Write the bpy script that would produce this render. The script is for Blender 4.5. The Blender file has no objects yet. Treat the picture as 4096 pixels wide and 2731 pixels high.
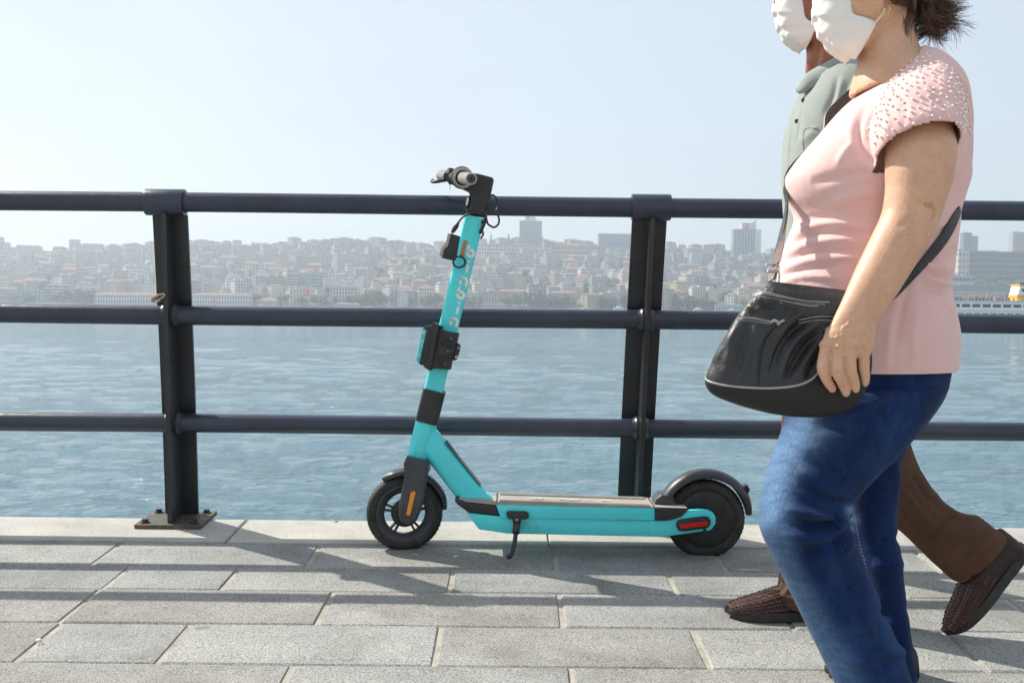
import bpy, bmesh, math, random
import numpy as np
from mathutils import Vector, Matrix
R = math.radians
scene = bpy.context.scene
col = scene.collection
random.seed(7)
rng = np.random.default_rng(7)

# ---------------------------------------------------------------- camera
FPX = 4300.0                 # focal length in photo pixels (photo 4096 x 2731)
CAMZ = 0.778
PITCH = math.atan(130.5 / FPX)
ROLL = 0.0105
fwd = Vector((0, math.cos(PITCH), -math.sin(PITCH)))
up0 = Vector((0, math.sin(PITCH), math.cos(PITCH)))
rt0 = Vector((1, 0, 0))
rt = rt0 * math.cos(ROLL) + up0 * math.sin(ROLL)
up = up0 * math.cos(ROLL) - rt0 * math.sin(ROLL)
cam_d = bpy.data.cameras.new('camera')
cam = bpy.data.objects.new('camera', cam_d)
col.objects.link(cam)
m = Matrix((rt, up, -fwd)).transposed().to_4x4()
m.translation = Vector((0, 0, CAMZ))
cam.matrix_world = m
cam_d.sensor_width = 36.0
cam_d.lens = 36.0 * FPX / 4096.0
cam_d.clip_start = 0.05
cam_d.clip_end = 20000
cam_d.dof.use_dof = True
cam_d.dof.focus_distance = 3.42
cam_d.dof.aperture_fstop = 13.0
scene.camera = cam

# ---------------------------------------------------------------- light
SUN_DIR = Vector((0.87, -0.55, -1.0)).normalized()      # the way the light travels
elev = math.asin(-SUN_DIR.z)
to_sun = -SUN_DIR
az = math.atan2(to_sun.x, to_sun.y)                      # from +Y towards +X
world = bpy.data.worlds.new("World")
scene.world = world
world.use_nodes = True
nt = world.node_tree
nt.nodes.clear()
wo = nt.nodes.new('ShaderNodeOutputWorld')
bg = nt.nodes.new('ShaderNodeBackground')
sky = nt.nodes.new('ShaderNodeTexSky')
sky.sky_type = 'NISHITA'
sky.sun_disc = False
sky.sun_elevation = elev
sky.sun_rotation = az
sky.altitude = 0
sky.air_density = 1.0
sky.dust_density = 1.8
sky.ozone_density = 2.0
bg.inputs['Strength'].default_value = 0.14
tc = nt.nodes.new('ShaderNodeTexCoord')
mp = nt.nodes.new('ShaderNodeMapping')
mp.inputs['Scale'].default_value = (1, 1, 2.4)
mp.inputs['Location'].default_value = (0.2, 0.35, 0.1)
nz = nt.nodes.new('ShaderNodeTexNoise')
nz.inputs['Scale'].default_value = 2.2
nz.inputs['Detail'].default_value = 6
nz.inputs['Roughness'].default_value = 0.55
cr = nt.nodes.new('ShaderNodeMapRange')
cr.inputs['From Min'].default_value = 0.5
cr.inputs['From Max'].default_value = 0.85
cr.inputs['To Min'].default_value = 0.78
cr.inputs['To Max'].default_value = 0.97
cmix = nt.nodes.new('ShaderNodeMixRGB')
cmix.inputs['Color2'].default_value = (2.72, 2.88, 3.10, 1)
nt.links.new(tc.outputs['Generated'], mp.inputs[0])
nt.links.new(mp.outputs[0], nz.inputs['Vector'])
nt.links.new(nz.outputs[0], cr.inputs['Value'])
nt.links.new(cr.outputs[0], cmix.inputs['Fac'])
nt.links.new(sky.outputs[0], cmix.inputs['Color1'])
nt.links.new(cmix.outputs[0], bg.inputs[0])
nt.links.new(bg.outputs[0], wo.inputs[0])

sd = bpy.data.lights.new('sun', 'SUN')
sd.energy = 3.7
sd.angle = R(0.6)
sd.color = (1.0, 0.94, 0.84)
sun = bpy.data.objects.new('sun', sd)
col.objects.link(sun)
sun.rotation_euler = SUN_DIR.to_track_quat('-Z', 'Y').to_euler()
sun.location = (-6, 6, 9)

scene.view_settings.view_transform = 'Standard'
scene.view_settings.look = 'None'
scene.view_settings.gamma = 1.0
scene.view_settings.use_curve_mapping = False
scene.view_settings.exposure = 0.90

# ---------------------------------------------------------------- helpers
C_ = Vector((0, 0, CAMZ))
def W(px, py, Y):
    """point at depth Y seen at photo pixel px, py"""
    d = fwd * FPX + rt * (px - 2048.0) - up * (py - 1365.5)
    return C_ + d * (Y / d.y)
K = 4096 / 2352.0
def V(x, y, Y):              # same, measured on the 2352-wide view of the photo
    return W(x * K, y * K, Y)
def proj(P):
    """Nx3 -> photo pixel coordinates on the 2352-wide view"""
    P = np.asarray(P, float) - np.array(C_)
    z = P @ np.array(fwd); x = P @ np.array(rt); y = P @ np.array(up)
    return np.stack([(2048 + FPX * x / z) / K, (1365.5 - FPX * y / z) / K], 1)
GK = 0.05
def gz(Y):                   # the promenade rises a little towards the water
    return GK * (Y - 3.41)
def G(px, py):
    d = fwd * FPX + rt * (px - 2048.0) - up * (py - 1365.5)
    t = (CAMZ - gz(0)) / (GK * d.y - d.z)
    return C_ + d * t

def tag(o, label=None, cat=None, group=None, kind=None):
    if label: o['label'] = label
    if cat: o['category'] = cat
    if group: o['group'] = group
    if kind: o['kind'] = kind
    return o
def empty(name, loc=(0, 0, 0), rot=(0, 0, 0)):
    o = bpy.data.objects.new(name, None)
    o.location = loc; o.rotation_euler = rot
    o.empty_display_size = 0.1
    col.objects.link(o)
    return o
def mk(name, verts, faces, mat=None, parent=None, smooth=False, world=True):
    me = bpy.data.meshes.new(name)
    me.from_pydata([tuple(v) for v in verts], [], faces)
    me.update()
    return mkm(name, me, mat, parent, smooth, world)
def mkm(name, me, mat=None, parent=None, smooth=False, world=True):
    o = bpy.data.objects.new(name, me)
    if mat is not None and len(me.materials) == 0: me.materials.append(mat)
    if smooth: me.polygons.foreach_set('use_smooth', [True] * len(me.polygons))
    col.objects.link(o)
    if parent is not None:
        o.parent = parent
        if world:                                   # verts were given in world space
            o.matrix_parent_inverse = wm(parent).inverted()
    return o
def wm(o):
    mb = o.matrix_basis.copy() if False else Matrix.LocRotScale(o.location, o.rotation_euler, o.scale)
    if o.parent: return wm(o.parent) @ o.matrix_parent_inverse @ mb
    return mb
def bmo(name, bm, mat=None, parent=None, smooth=False, world=True, bevel=0, seg=2):
    if bevel:
        bmesh.ops.bevel(bm, geom=bm.edges[:], offset=bevel, segments=seg, affect='EDGES', profile=0.5, clamp_overlap=True)
    bmesh.ops.recalc_face_normals(bm, faces=bm.faces[:])
    me = bpy.data.meshes.new(name)
    bm.to_mesh(me); bm.free()
    return mkm(name, me, mat, parent, smooth, world)
def auto_smooth(o, deg=35):
    me = o.data
    bm = bmesh.new(); bm.from_mesh(me)
    for e in bm.edges:
        if len(e.link_faces) == 2 and e.calc_face_angle(0) > R(deg): e.smooth = False
    for f in bm.faces: f.smooth = True
    bm.to_mesh(me); bm.free()
    return o
def b_box(bm, c, s, M=None):
    """box, centre c, full size s"""
    r = bmesh.ops.create_cube(bm, size=1.0)
    mm = Matrix.Translation(Vector(c)) @ Matrix.Diagonal((s[0], s[1], s[2], 1))
    if M is not None: mm = M @ mm
    bmesh.ops.transform(bm, matrix=mm, verts=r['verts'])
    return r['verts']
def b_cyl(bm, a, b, ra, rb=None, n=24, caps=True):
    a = Vector(a); b = Vector(b); rb = ra if rb is None else rb
    d = b - a
    r = bmesh.ops.create_cone(bm, cap_ends=caps, segments=n, radius1=ra, radius2=rb, depth=d.length)
    q = d.to_track_quat('Z', 'Y').to_matrix().to_4x4()
    bmesh.ops.transform(bm, matrix=Matrix.Translation((a + b) / 2) @ q, verts=r['verts'])
    return r['verts']
def b_sph(bm, c, r, sub=2, sc=(1, 1, 1)):
    q = bmesh.ops.create_icosphere(bm, subdivisions=sub, radius=r)
    bmesh.ops.transform(bm, matrix=Matrix.Translation(Vector(c)) @ Matrix.Diagonal((*sc, 1)), verts=q['verts'])
def b_lathe(bm, prof, M, n=48):
    """prof: list of (r, h) round local Z, closed by its ends"""
    rings = []
    for r, h in prof:
        if r < 1e-6: rings.append([bm.verts.new(M @ Vector((0, 0, h)))])
        else: rings.append([bm.verts.new(M @ Vector((r * math.cos(2 * math.pi * k / n), r * math.sin(2 * math.pi * k / n), h))) for k in range(n)])
    for a, b in zip(rings[:-1], rings[1:]):
        for k in range(n):
            k2 = (k + 1) % n
            if len(a) == 1 and len(b) == 1: continue
            if len(a) == 1: bm.faces.new((a[0], b[k2], b[k]))
            elif len(b) == 1: bm.faces.new((a[k], a[k2], b[0]))
            else: bm.faces.new((a[k], a[k2], b[k2], b[k]))
def b_prism(bm, pts, M, d0, d1, bevel=0):
    """polygon pts (x, z) extruded in local y from d0 to d1"""
    A = [bm.verts.new(M @ Vector((p[0], d0, p[1]))) for p in pts]
    B = [bm.verts.new(M @ Vector((p[0], d1, p[1]))) for p in pts]
    n = len(pts)
    f = [bm.faces.new(A), bm.faces.new(B[::-1])]
    for k in range(n): f.append(bm.faces.new((A[k], B[k], B[(k + 1) % n], A[(k + 1) % n])))
    return f
def catmull(P, n):
    P = np.asarray(P, float)
    Q = np.vstack([2 * P[0] - P[1], P, 2 * P[-1] - P[-2]])
    out = []
    for i in range(1, len(Q) - 2):
        for k in range(n):
            t = k / n
            out.append(0.5 * ((2 * Q[i]) + (-Q[i-1] + Q[i+1]) * t + (2*Q[i-1] - 5*Q[i] + 4*Q[i+1] - Q[i+2]) * t*t + (-Q[i-1] + 3*Q[i] - 3*Q[i+1] + Q[i+2]) * t**3))
    out.append(Q[-2])
    return np.array(out)
def tube(name, pts, r, mat, parent=None, n=8, sub=6, flat=1.0, world=True, radii=None):
    P = catmull([tuple(p) for p in pts], sub) if sub > 1 else np.array([tuple(p) for p in pts], float)
    rr = np.full(len(P), r) if radii is None else np.interp(np.linspace(0, 1, len(P)), np.linspace(0, 1, len(radii)), radii)
    vs, fs = tube_geo(P, rr, n, flat)
    return mk(name, vs, fs, mat, parent, True, world)
def tube_geo(P, rr, n=8, flat=1.0, base=0):
    P = np.asarray(P, float)
    T = np.gradient(P, axis=0)
    T /= np.linalg.norm(T, axis=1)[:, None] + 1e-12
    nrm = np.cross(T[0], [0, 0, 1.0])
    if np.linalg.norm(nrm) < 1e-3: nrm = np.cross(T[0], [0, 1.0, 0])
    nrm /= np.linalg.norm(nrm)
    vs = []; fs = []
    for i, p in enumerate(P):
        nrm = nrm - T[i] * np.dot(nrm, T[i]); nrm /= np.linalg.norm(nrm) + 1e-12
        bn = np.cross(T[i], nrm)
        for k in range(n):
            a = 2 * math.pi * k / n
            vs.append(p + nrm * math.cos(a) * rr[i] + bn * math.sin(a) * rr[i] * flat)
    L = len(P)
    for i in range(L - 1):
        for k in range(n):
            k2 = (k + 1) % n
            fs.append((base + i*n + k, base + i*n + k2, base + (i+1)*n + k2, base + (i+1)*n + k))
    fs.append(tuple(base + k for k in range(n))[::-1])
    fs.append(tuple(base + (L-1)*n + k for k in range(n)))
    return vs, fs
def ribs(rows, sub=4, n=40, p=2.2, fn=V):
    """rows: (xl, yl, xr, yr, Yc, half depth[, Y of left point offset]); sections drawn between two outline points"""
    A = []
    for r in rows:
        a = fn(r[0], r[1], r[4]); b = fn(r[2], r[3], r[4])
        A.append((*a, *b, r[5]))
    A = catmull(A, sub)
    vs = []; fs = []
    for q in A:
        a = q[:3]; b = q[3:6]; hd = q[6]
        c = (a + b) / 2; h = (b - a) / 2
        # keep the minor axis square to the major one
        yv = np.array([0, 1.0, 0])
        yv = yv - h * np.dot(yv, h) / (np.dot(h, h) + 1e-12); yv /= np.linalg.norm(yv)
        for k in range(n):
            t = 2 * math.pi * k / n
            ct, st = math.cos(t), math.sin(t)
            cx = math.copysign(abs(ct) ** (2 / p), ct); sy = math.copysign(abs(st) ** (2 / p), st)
            vs.append(c + h * cx + yv * hd * sy)
    L = len(A)
    for i in range(L - 1):
        for k in range(n):
            k2 = (k + 1) % n
            fs.append((i*n + k, i*n + k2, (i+1)*n + k2, (i+1)*n + k))
    fs.append(tuple(range(n))[::-1]); fs.append(tuple((L-1)*n + k for k in range(n)))
    return vs, fs
def limb(pts, n=24, sub=5):
    """pts: (x, y, Y, rx, ry) tube with elliptical sections given by radii in metres"""
    A = catmull([(*V(q[0], q[1], q[2]), q[3], q[4]) for q in pts], sub)
    P = A[:, :3]
    T = np.gradient(P, axis=0); T /= np.linalg.norm(T, axis=1)[:, None]
    vs = []; fs = []
    for i in range(len(P)):
        yv = np.array([0, 1.0, 0]); yv = yv - T[i] * np.dot(yv, T[i]); yv /= np.linalg.norm(yv) + 1e-9
        xv = np.cross(yv, T[i])
        for k in range(n):
            t = 2 * math.pi * k / n
            vs.append(P[i] + xv * A[i, 3] * math.cos(t) + yv * A[i, 4] * math.sin(t))
    L = len(P)
    for i in range(L - 1):
        for k in range(n):
            k2 = (k + 1) % n
            fs.append((i*n + k, i*n + k2, (i+1)*n + k2, (i+1)*n + k))
    fs.append(tuple(range(n))[::-1]); fs.append(tuple((L-1)*n + k for k in range(n)))
    return vs, fs
def fuse(name, parts, voxel, smooth_it=4, fac=0.5):
    """join closed pieces into one continuous skin"""
    vs = []; fs = []
    for a, b in parts:
        o = len(vs)
        vs += [tuple(v) for v in a]; fs += [tuple(i + o for i in f) for f in b]
    bm = bmesh.new()
    me = bpy.data.meshes.new('tmp'); me.from_pydata(vs, [], fs); bm.from_mesh(me)
    # every piece must face outwards
    bmesh.ops.recalc_face_normals(bm, faces=bm.faces[:])
    bm.to_mesh(me); bm.free()
    ob = bpy.data.objects.new('tmp', me); col.objects.link(ob)
    md = ob.modifiers.new('r', 'REMESH'); md.mode = 'VOXEL'; md.voxel_size = voxel; md.adaptivity = 0
    if smooth_it:
        sm = ob.modifiers.new('s', 'SMOOTH'); sm.iterations = smooth_it; sm.factor = fac
    bpy.context.view_layer.update()
    dg = bpy.context.evaluated_depsgraph_get()
    res = bpy.data.meshes.new_from_object(ob.evaluated_get(dg))
    bpy.data.objects.remove(ob); bpy.data.meshes.remove(me)
    res.name = name
    return res
def get_co(me):
    a = np.empty(len(me.vertices) * 3, np.float32); me.vertices.foreach_get('co', a)
    return a.reshape(-1, 3).astype(float)
def get_no(me):
    a = np.empty(len(me.vertices) * 3, np.float32); me.vertices.foreach_get('normal', a)
    return a.reshape(-1, 3).astype(float)
def set_co(me, a):
    me.vertices.foreach_set('co', a.astype(np.float32).ravel()); me.update()
def seg_dist(uv, poly):
    """distance of each uv point to a polyline, and position 0..1 along it"""
    poly = np.asarray(poly, float)
    best = np.full(len(uv), 1e9); tt = np.zeros(len(uv))
    n = len(poly) - 1
    for i in range(n):
        a, b = poly[i], poly[i+1]
        ab = b - a
        t = np.clip(((uv - a) @ ab) / (ab @ ab + 1e-9), 0, 1)
        d = np.linalg.norm(uv - (a + t[:, None] * ab), axis=1)
        m_ = d < best
        best[m_] = d[m_]; tt[m_] = (i + t[m_]) / n
    return best, tt
def folds(me, strokes, near=None, amp=1.0):
    """press ridges (+) and creases (-) into cloth along strokes drawn on the photo; (points, width, metres)"""
    co = get_co(me); no = get_no(me); uv = proj(co)
    d = np.zeros(len(co))
    for pts, w, a in strokes:
        ps = catmull(pts, 4) if len(pts) > 2 else np.array(pts, float)
        dist, t = seg_dist(uv, ps)
        taper = np.clip(np.minimum(t, 1 - t) * 4, 0, 1) ** 0.7
        d += a * np.exp(-(dist / w) ** 2) * (0.1 + 0.9 * taper)
    if near is not None: d *= np.clip((near - co[:, 1]) / 0.04 + 0.5, 0, 1)
    set_co(me, co + no * d[:, None] * amp)
def vnoise(P, scale, seed=0):
    """cheap smooth noise from sines, about -1..1"""
    r = np.random.default_rng(seed)
    out = np.zeros(len(P))
    for k in range(7):
        w = r.normal(size=3); w /= np.linalg.norm(w)
        out += np.sin(P @ w * scale * r.uniform(0.7, 1.6) + r.uniform(0, 6.28))
    return out / 3.5
# ---------------------------------------------------------------- materials
def new_mat(name):
    m = bpy.data.materials.new(name); m.use_nodes = True
    nt = m.node_tree
    b = nt.nodes['Principled BSDF']
    return m, nt, b
def N(nt, t, **kw):
    n = nt.nodes.new(t)
    for k, v in kw.items():
        if k in n.inputs: n.inputs[k].default_value = v
        else: setattr(n, k, v)
    return n
def L(nt, a, b): nt.links.new(a, b)
def ramp(nt, fac, stops):
    r = nt.nodes.new('ShaderNodeValToRGB')
    e = r.color_ramp.elements
    while len(e) < len(stops): e.new(0.5)
    for i, (p, c) in enumerate(stops):
        e[i].position = p; e[i].color = (*c, 1) if len(c) == 3 else c
    L(nt, fac, r.inputs[0])
    return r.outputs[0]
def coords(nt, scale=(1, 1, 1), kind='Object', rot=(0, 0, 0)):
    t = N(nt, 'ShaderNodeTexCoord'); mp = N(nt, 'ShaderNodeMapping')
    mp.inputs['Scale'].default_value = scale; mp.inputs['Rotation'].default_value = rot
    L(nt, t.outputs[kind], mp.inputs[0])
    return mp.outputs[0]
def noise(nt, vec, scale, detail=4, rough=0.5, dist=0):
    n = N(nt, 'ShaderNodeTexNoise'); n.inputs['Scale'].default_value = scale; n.inputs['Detail'].default_value = detail
    n.inputs['Roughness'].default_value = rough; n.inputs['Distortion'].default_value = dist
    L(nt, vec, n.inputs['Vector'])
    return n.outputs[0]
def bump(nt, b, h, strength=0.3, dist=0.01, prev=None):
    n = N(nt, 'ShaderNodeBump'); n.inputs['Strength'].default_value = strength; n.inputs['Distance'].default_value = dist
    L(nt, h, n.inputs['Height'])
    if prev is not None: L(nt, prev, n.inputs['Normal'])
    L(nt, n.outputs[0], b.inputs['Normal'])
    return n.outputs[0]
def mixc(nt, fac, a, b, mode='MIX'):
    m = N(nt, 'ShaderNodeMixRGB'); m.blend_type = mode
    for s, v in (('Fac', fac), ('Color1', a), ('Color2', b)):
        if isinstance(v, (int, float)): m.inputs[s].default_value = v
        elif isinstance(v, tuple): m.inputs[s].default_value = (*v, 1) if len(v) == 3 else v
        else: L(nt, v, m.inputs[s])
    return m.outputs[0]
def plain(name, c, rough=0.5, metal=0.0, var=0.12, scale=30, bmp=0.0, spec=0.5, bscale=None, sss=0, coat=0):
    m, nt, b = new_mat(name)
    v = coords(nt)
    n = noise(nt, v, scale, 5, 0.6)
    cc = ramp(nt, n, [(0.3, tuple(x * (1 - var) for x in c)), (0.7, tuple(min(1, x * (1 + var)) for x in c))])
    L(nt, cc, b.inputs['Base Color'])
    rr = N(nt, 'ShaderNodeMapRange'); rr.inputs['To Min'].default_value = max(0.02, rough - 0.08); rr.inputs['To Max'].default_value = min(1, rough + 0.1)
    L(nt, noise(nt, v, scale * 0.6, 3), rr.inputs['Value']); L(nt, rr.outputs[0], b.inputs['Roughness'])
    b.inputs['Metallic'].default_value = metal
    b.inputs['Specular IOR Level'].default_value = spec
    if coat: b.inputs['Coat Weight'].default_value = coat; b.inputs['Coat Roughness'].default_value = 0.15
    if sss:
        b.inputs['Subsurface Weight'].default_value = sss
        b.inputs['Subsurface Radius'].default_value = (0.012, 0.005, 0.003)
        b.inputs['Subsurface Scale'].default_value = 0.6
    if bmp: bump(nt, b, noise(nt, v, bscale or scale * 3, 4), bmp, 0.003)
    return m
M = {}
# granite
def granite(name, c1, c2, dark, size=260, spots=True):
    m, nt, b = new_mat(name)
    v = coords(nt)
    oi = N(nt, 'ShaderNodeObjectInfo')
    add = N(nt, 'ShaderNodeVectorMath'); add.operation = 'ADD'
    L(nt, v, add.inputs[0]); L(nt, oi.outputs['Random'], add.inputs[1]); v2 = add.outputs[0]
    fine = noise(nt, v2, size, 3, 0.7)
    base = ramp(nt, fine, [(0.38, dark), (0.46, c1), (0.62, c2)])
    big = noise(nt, v2, 5, 5, 0.6)
    base = mixc(nt, 0.65, base, ramp(nt, big, [(0.3, (0.62, 0.62, 0.62)), (0.7, (1.0, 1.0, 0.98))]), 'MULTIPLY')
    tone = ramp(nt, oi.outputs['Random'], [(0, (0.80, 0.81, 0.82)), (0.5, (1.02, 1.02, 1.0)), (1, (0.92, 0.90, 0.86))])
    base = mixc(nt, 1.0, base, tone, 'MULTIPLY')
    if spots:
        wp = noise(nt, v2, 2.2, 6, 0.7, 0.6)
        base = mixc(nt, 0.8, base, ramp(nt, wp, [(0.35, (0.74, 0.73, 0.70)), (0.5, (1, 1, 1)), (0.68, (1.1, 1.09, 1.06))]), 'MULTIPLY')
        gm = noise(nt, v2, 9, 2, 0.4)
        base = mixc(nt, ramp(nt, gm, [(0.77, (0, 0, 0)), (0.785, (0.5, 0.5, 0.5))]), base, (0.12, 0.12, 0.12))
        st = noise(nt, v2, 14, 6, 0.65, 0.5)
        base = mixc(nt, ramp(nt, st, [(0.62, (0, 0, 0)), (0.74, (0.35, 0.35, 0.35))]), base, (0.16, 0.14, 0.11))
    L(nt, base, b.inputs['Base Color'])
    b.inputs['Roughness'].default_value = 0.85
    b.inputs['Specular IOR Level'].default_value = 0.3
    p = bump(nt, b, fine, 0.55, 0.003)
    bump(nt, b, noise(nt, v2, 60, 3), 0.25, 0.004, p)
    return m
M['paver'] = granite('flamed_grey_granite', (0.30, 0.305, 0.30), (0.47, 0.47, 0.45), (0.13, 0.14, 0.15), 240)
M['kerb'] = granite('pale_granite', (0.47, 0.46, 0.43), (0.56, 0.55, 0.52), (0.35, 0.34, 0.31), 200, False)
M['mortar'] = plain('sand_mortar', (0.37, 0.345, 0.29), 0.95, var=0.25, scale=18, bmp=0.8, bscale=260, spec=0.1)
M['quay'] = plain('quay_concrete', (0.3, 0.3, 0.28), 0.9, var=0.2, scale=4, bmp=0.4)
# painted steel of the railing
def rail_paint(name, c, chips=True):
    m, nt, b = new_mat(name)
    v = coords(nt)
    n = noise(nt, v, 9, 5, 0.6)
    cc = ramp(nt, n, [(0.35, tuple(x * 0.82 for x in c)), (0.7, tuple(x * 1.2 for x in c))])
    if chips:
        sp = noise(nt, coords(nt, (0.6, 1, 1)), 38, 6, 0.7)
        cc = mixc(nt, ramp(nt, sp, [(0.72, (0, 0, 0)), (0.76, (0.8, 0.8, 0.8))]), cc, (0.20, 0.10, 0.05))
        wh = noise(nt, coords(nt, (1, 1.3, 1)), 75, 4, 0.7)
        cc = mixc(nt, ramp(nt, wh, [(0.76, (0, 0, 0)), (0.8, (0.7, 0.7, 0.7))]), cc, (0.35, 0.38, 0.42))
    L(nt, cc, b.inputs['Base Color'])
    b.inputs['Roughness'].default_value = 0.30
    p = bump(nt, b, noise(nt, v, 160, 4, 0.6), 0.22, 0.004)
    bump(nt, b, noise(nt, v, 24, 3), 0.18, 0.006, p)
    return m
M['rail'] = rail_paint('navy_railing_paint', (0.032, 0.041, 0.064))
M['post'] = rail_paint('charcoal_post_paint', (0.023, 0.026, 0.031))
m, nt, b = new_mat('rusty_base_plate'); v = coords(nt)
n1 = noise(nt, v, 22, 6, 0.7)
L(nt, ramp(nt, n1, [(0.42, (0.045, 0.055, 0.05)), (0.54, (0.07, 0.065, 0.045)), (0.64, (0.22, 0.10, 0.045))]), b.inputs['Base Color'])
b.inputs['Roughness'].default_value = 0.6; bump(nt, b, n1, 0.5, 0.006); M['plate'] = m
# scooter
def scooter_paint(name, c):
    m, nt, b = new_mat(name); v = coords(nt)
    n = noise(nt, v, 7, 5, 0.6)
    cc = ramp(nt, n, [(0.3, tuple(x * 0.93 for x in c)), (0.7, tuple(min(1, x * 1.05) for x in c))])
    d1 = noise(nt, coords(nt, (1, 1, 2.6)), 46, 6, 0.75, 1.0)
    cc = mixc(nt, ramp(nt, d1, [(0.635, (0, 0, 0)), (0.68, (0.75, 0.75, 0.75))]), cc, (0.10, 0.10, 0.085))
    g = N(nt, 'ShaderNodeNewGeometry'); sx = N(nt, 'ShaderNodeSeparateXYZ'); L(nt, g.outputs['Position'], sx.inputs[0])
    mr = N(nt, 'ShaderNodeMapRange'); mr.inputs['From Min'].default_value = 0.20; mr.inputs['From Max'].default_value = 0.09
    mr.inputs['To Max'].default_value = 1.0; L(nt, sx.outputs[2], mr.inputs['Value'])
    mud = noise(nt, coords(nt, (1, 1, 1.5)), 16, 6, 0.7)
    fac = N(nt, 'ShaderNodeMath'); fac.operation = 'MULTIPLY'
    L(nt, ramp(nt, mud, [(0.55, (0, 0, 0)), (0.75, (0.55, 0.55, 0.55))]), fac.inputs[0]); L(nt, mr.outputs[0], fac.inputs[1])
    cc = mixc(nt, fac.outputs[0], cc, (0.19, 0.15, 0.10))
    L(nt, cc, b.inputs['Base Color'])
    b.inputs['Roughness'].default_value = 0.34
    bump(nt, b, noise(nt, v, 220, 3), 0.06, 0.002)
    return m
M['teal'] = scooter_paint('turquoise_paint', (0.085, 0.74, 0.78))
M['blk'] = plain('black_plastic', (0.022, 0.023, 0.025), 0.5, var=0.25, scale=14, bmp=0.15, bscale=300)
M['blk_gloss'] = plain('black_gloss', (0.014, 0.014, 0.016), 0.25, var=0.2, scale=20)
M['fork'] = plain('dark_grey_fork_paint', (0.045, 0.048, 0.055), 0.42, var=0.3, scale=18, bmp=0.1, bscale=200)
m, nt, b = new_mat('dusty_black_rubber'); v = coords(nt)
n1 = noise(nt, v, 26, 6, 0.7)
L(nt, ramp(nt, n1, [(0.4, (0.016, 0.017, 0.015)), (0.7, (0.055, 0.053, 0.045))]), b.inputs['Base Color'])
b.inputs['Roughness'].default_value = 0.75; bump(nt, b, n1, 0.2, 0.003); M['rubber'] = m
M['hub'] = plain('dark_hub', (0.018, 0.019, 0.019), 0.6, var=0.5, scale=22, bmp=0.1)
M['steel'] = plain('brushed_steel', (0.55, 0.55, 0.53), 0.35, 1.0, 0.1, 60)
M['grip'] = plain('grey_rubber_grip', (0.42, 0.41, 0.39), 0.75, var=0.12, scale=60, bmp=0.5, bscale=500)
M['deck'] = plain('grey_deck_rubber', (0.34, 0.32, 0.28), 0.85, var=0.15, scale=12, bmp=0.2, bscale=300)
M['deck_print'] = plain('worn_white_print', (0.52, 0.51, 0.48), 0.7, var=0.1, scale=80)
M['white_print'] = plain('white_print', (0.78, 0.78, 0.74), 0.55, var=0.06, scale=80)
M['orange_reflector'] = plain('orange_reflector', (0.85, 0.28, 0.01), 0.3, var=0.1, scale=90, spec=0.6)
M['wood_orange'] = plain('amber_strip', (0.50, 0.16, 0.02), 0.35, var=0.2, scale=40)
M['red_reflector'] = plain('red_reflector', (0.62, 0.005, 0.005), 0.3, var=0.1, scale=90)
M['label_teal'] = plain('turquoise_label', (0.05, 0.52, 0.58), 0.3, var=0.05)
M['decal'] = plain('dark_decal', (0.03, 0.032, 0.045), 0.3, var=0.4, scale=25)
M['black_oxide'] = plain('screw_metal', (0.3, 0.3, 0.3), 0.3, 1.0, 0.1)
# people
def skin(name, c, c2):
    m, nt, b = new_mat(name); v = coords(nt)
    n1 = noise(nt, v, 14, 6, 0.65); n2 = noise(nt, v, 120, 4, 0.6)
    cc = ramp(nt, n1, [(0.3, c2), (0.68, c)])
    cc = mixc(nt, 0.35, cc, ramp(nt, n2, [(0.3, (0.78, 0.68, 0.64)), (0.7, (1.08, 1.05, 1.02))]), 'MULTIPLY')
    cc = mixc(nt, 0.22, cc, ramp(nt, noise(nt, v, 34, 5, 0.7), [(0.35, (0.86, 0.70, 0.66)), (0.65, (1.05, 1.04, 1.03))]), 'MULTIPLY')
    sp = noise(nt, v, 65, 5, 0.6)
    cc = mixc(nt, ramp(nt, sp, [(0.68, (0, 0, 0)), (0.74, (0.4, 0.4, 0.4))]), cc, tuple(x * 0.5 for x in c2))
    L(nt, cc, b.inputs['Base Color'])
    b.inputs['Roughness'].default_value = 0.5
    b.inputs['Subsurface Weight'].default_value = 0.25
    b.inputs['Subsurface Radius'].default_value = (0.012, 0.004, 0.002)
    b.inputs['Subsurface Scale'].default_value = 0.5
    p = bump(nt, b, noise(nt, v, 420, 4, 0.6), 0.25, 0.0015)
    bump(nt, b, noise(nt, v, 45, 4, 0.6), 0.2, 0.003, p)
    return m
M['skin_w'] = skin('warm_light_skin', (0.70, 0.45, 0.30), (0.60, 0.35, 0.22))
M['skin_m'] = skin('tanned_skin', (0.40, 0.17, 0.10), (0.29, 0.11, 0.065))
def cloth(name, c, weave=900, rough=0.9, var=0.08, sheen=0.3, bmp=0.15, mid=0.15):
    m, nt, b = new_mat(name); v = coords(nt)
    n = noise(nt, v, 8, 5, 0.6)
    cc = ramp(nt, n, [(0.3, tuple(x * (1 - var) for x in c)), (0.7, tuple(min(1, x * (1 + var)) for x in c))])
    L(nt, cc, b.inputs['Base Color'])
    b.inputs['Roughness'].default_value = rough
    b.inputs['Sheen Weight'].default_value = sheen
    b.inputs['Specular IOR Level'].default_value = 0.2
    p = bump(nt, b, noise(nt, v, weave, 2), bmp, 0.001)
    bump(nt, b, noise(nt, v, 30, 4, 0.55, 0.6), mid, 0.008, p)
    return m
M['pink'] = cloth('pale_pink_jersey', (0.76, 0.50, 0.475))
M['sage'] = cloth('sage_pique', (0.27, 0.31, 0.285), 700, bmp=0.3)
M['brown_trousers'] = cloth('brown_cotton', (0.10, 0.054, 0.034), 900, sheen=0.0, var=0.2, mid=0.5)
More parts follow.
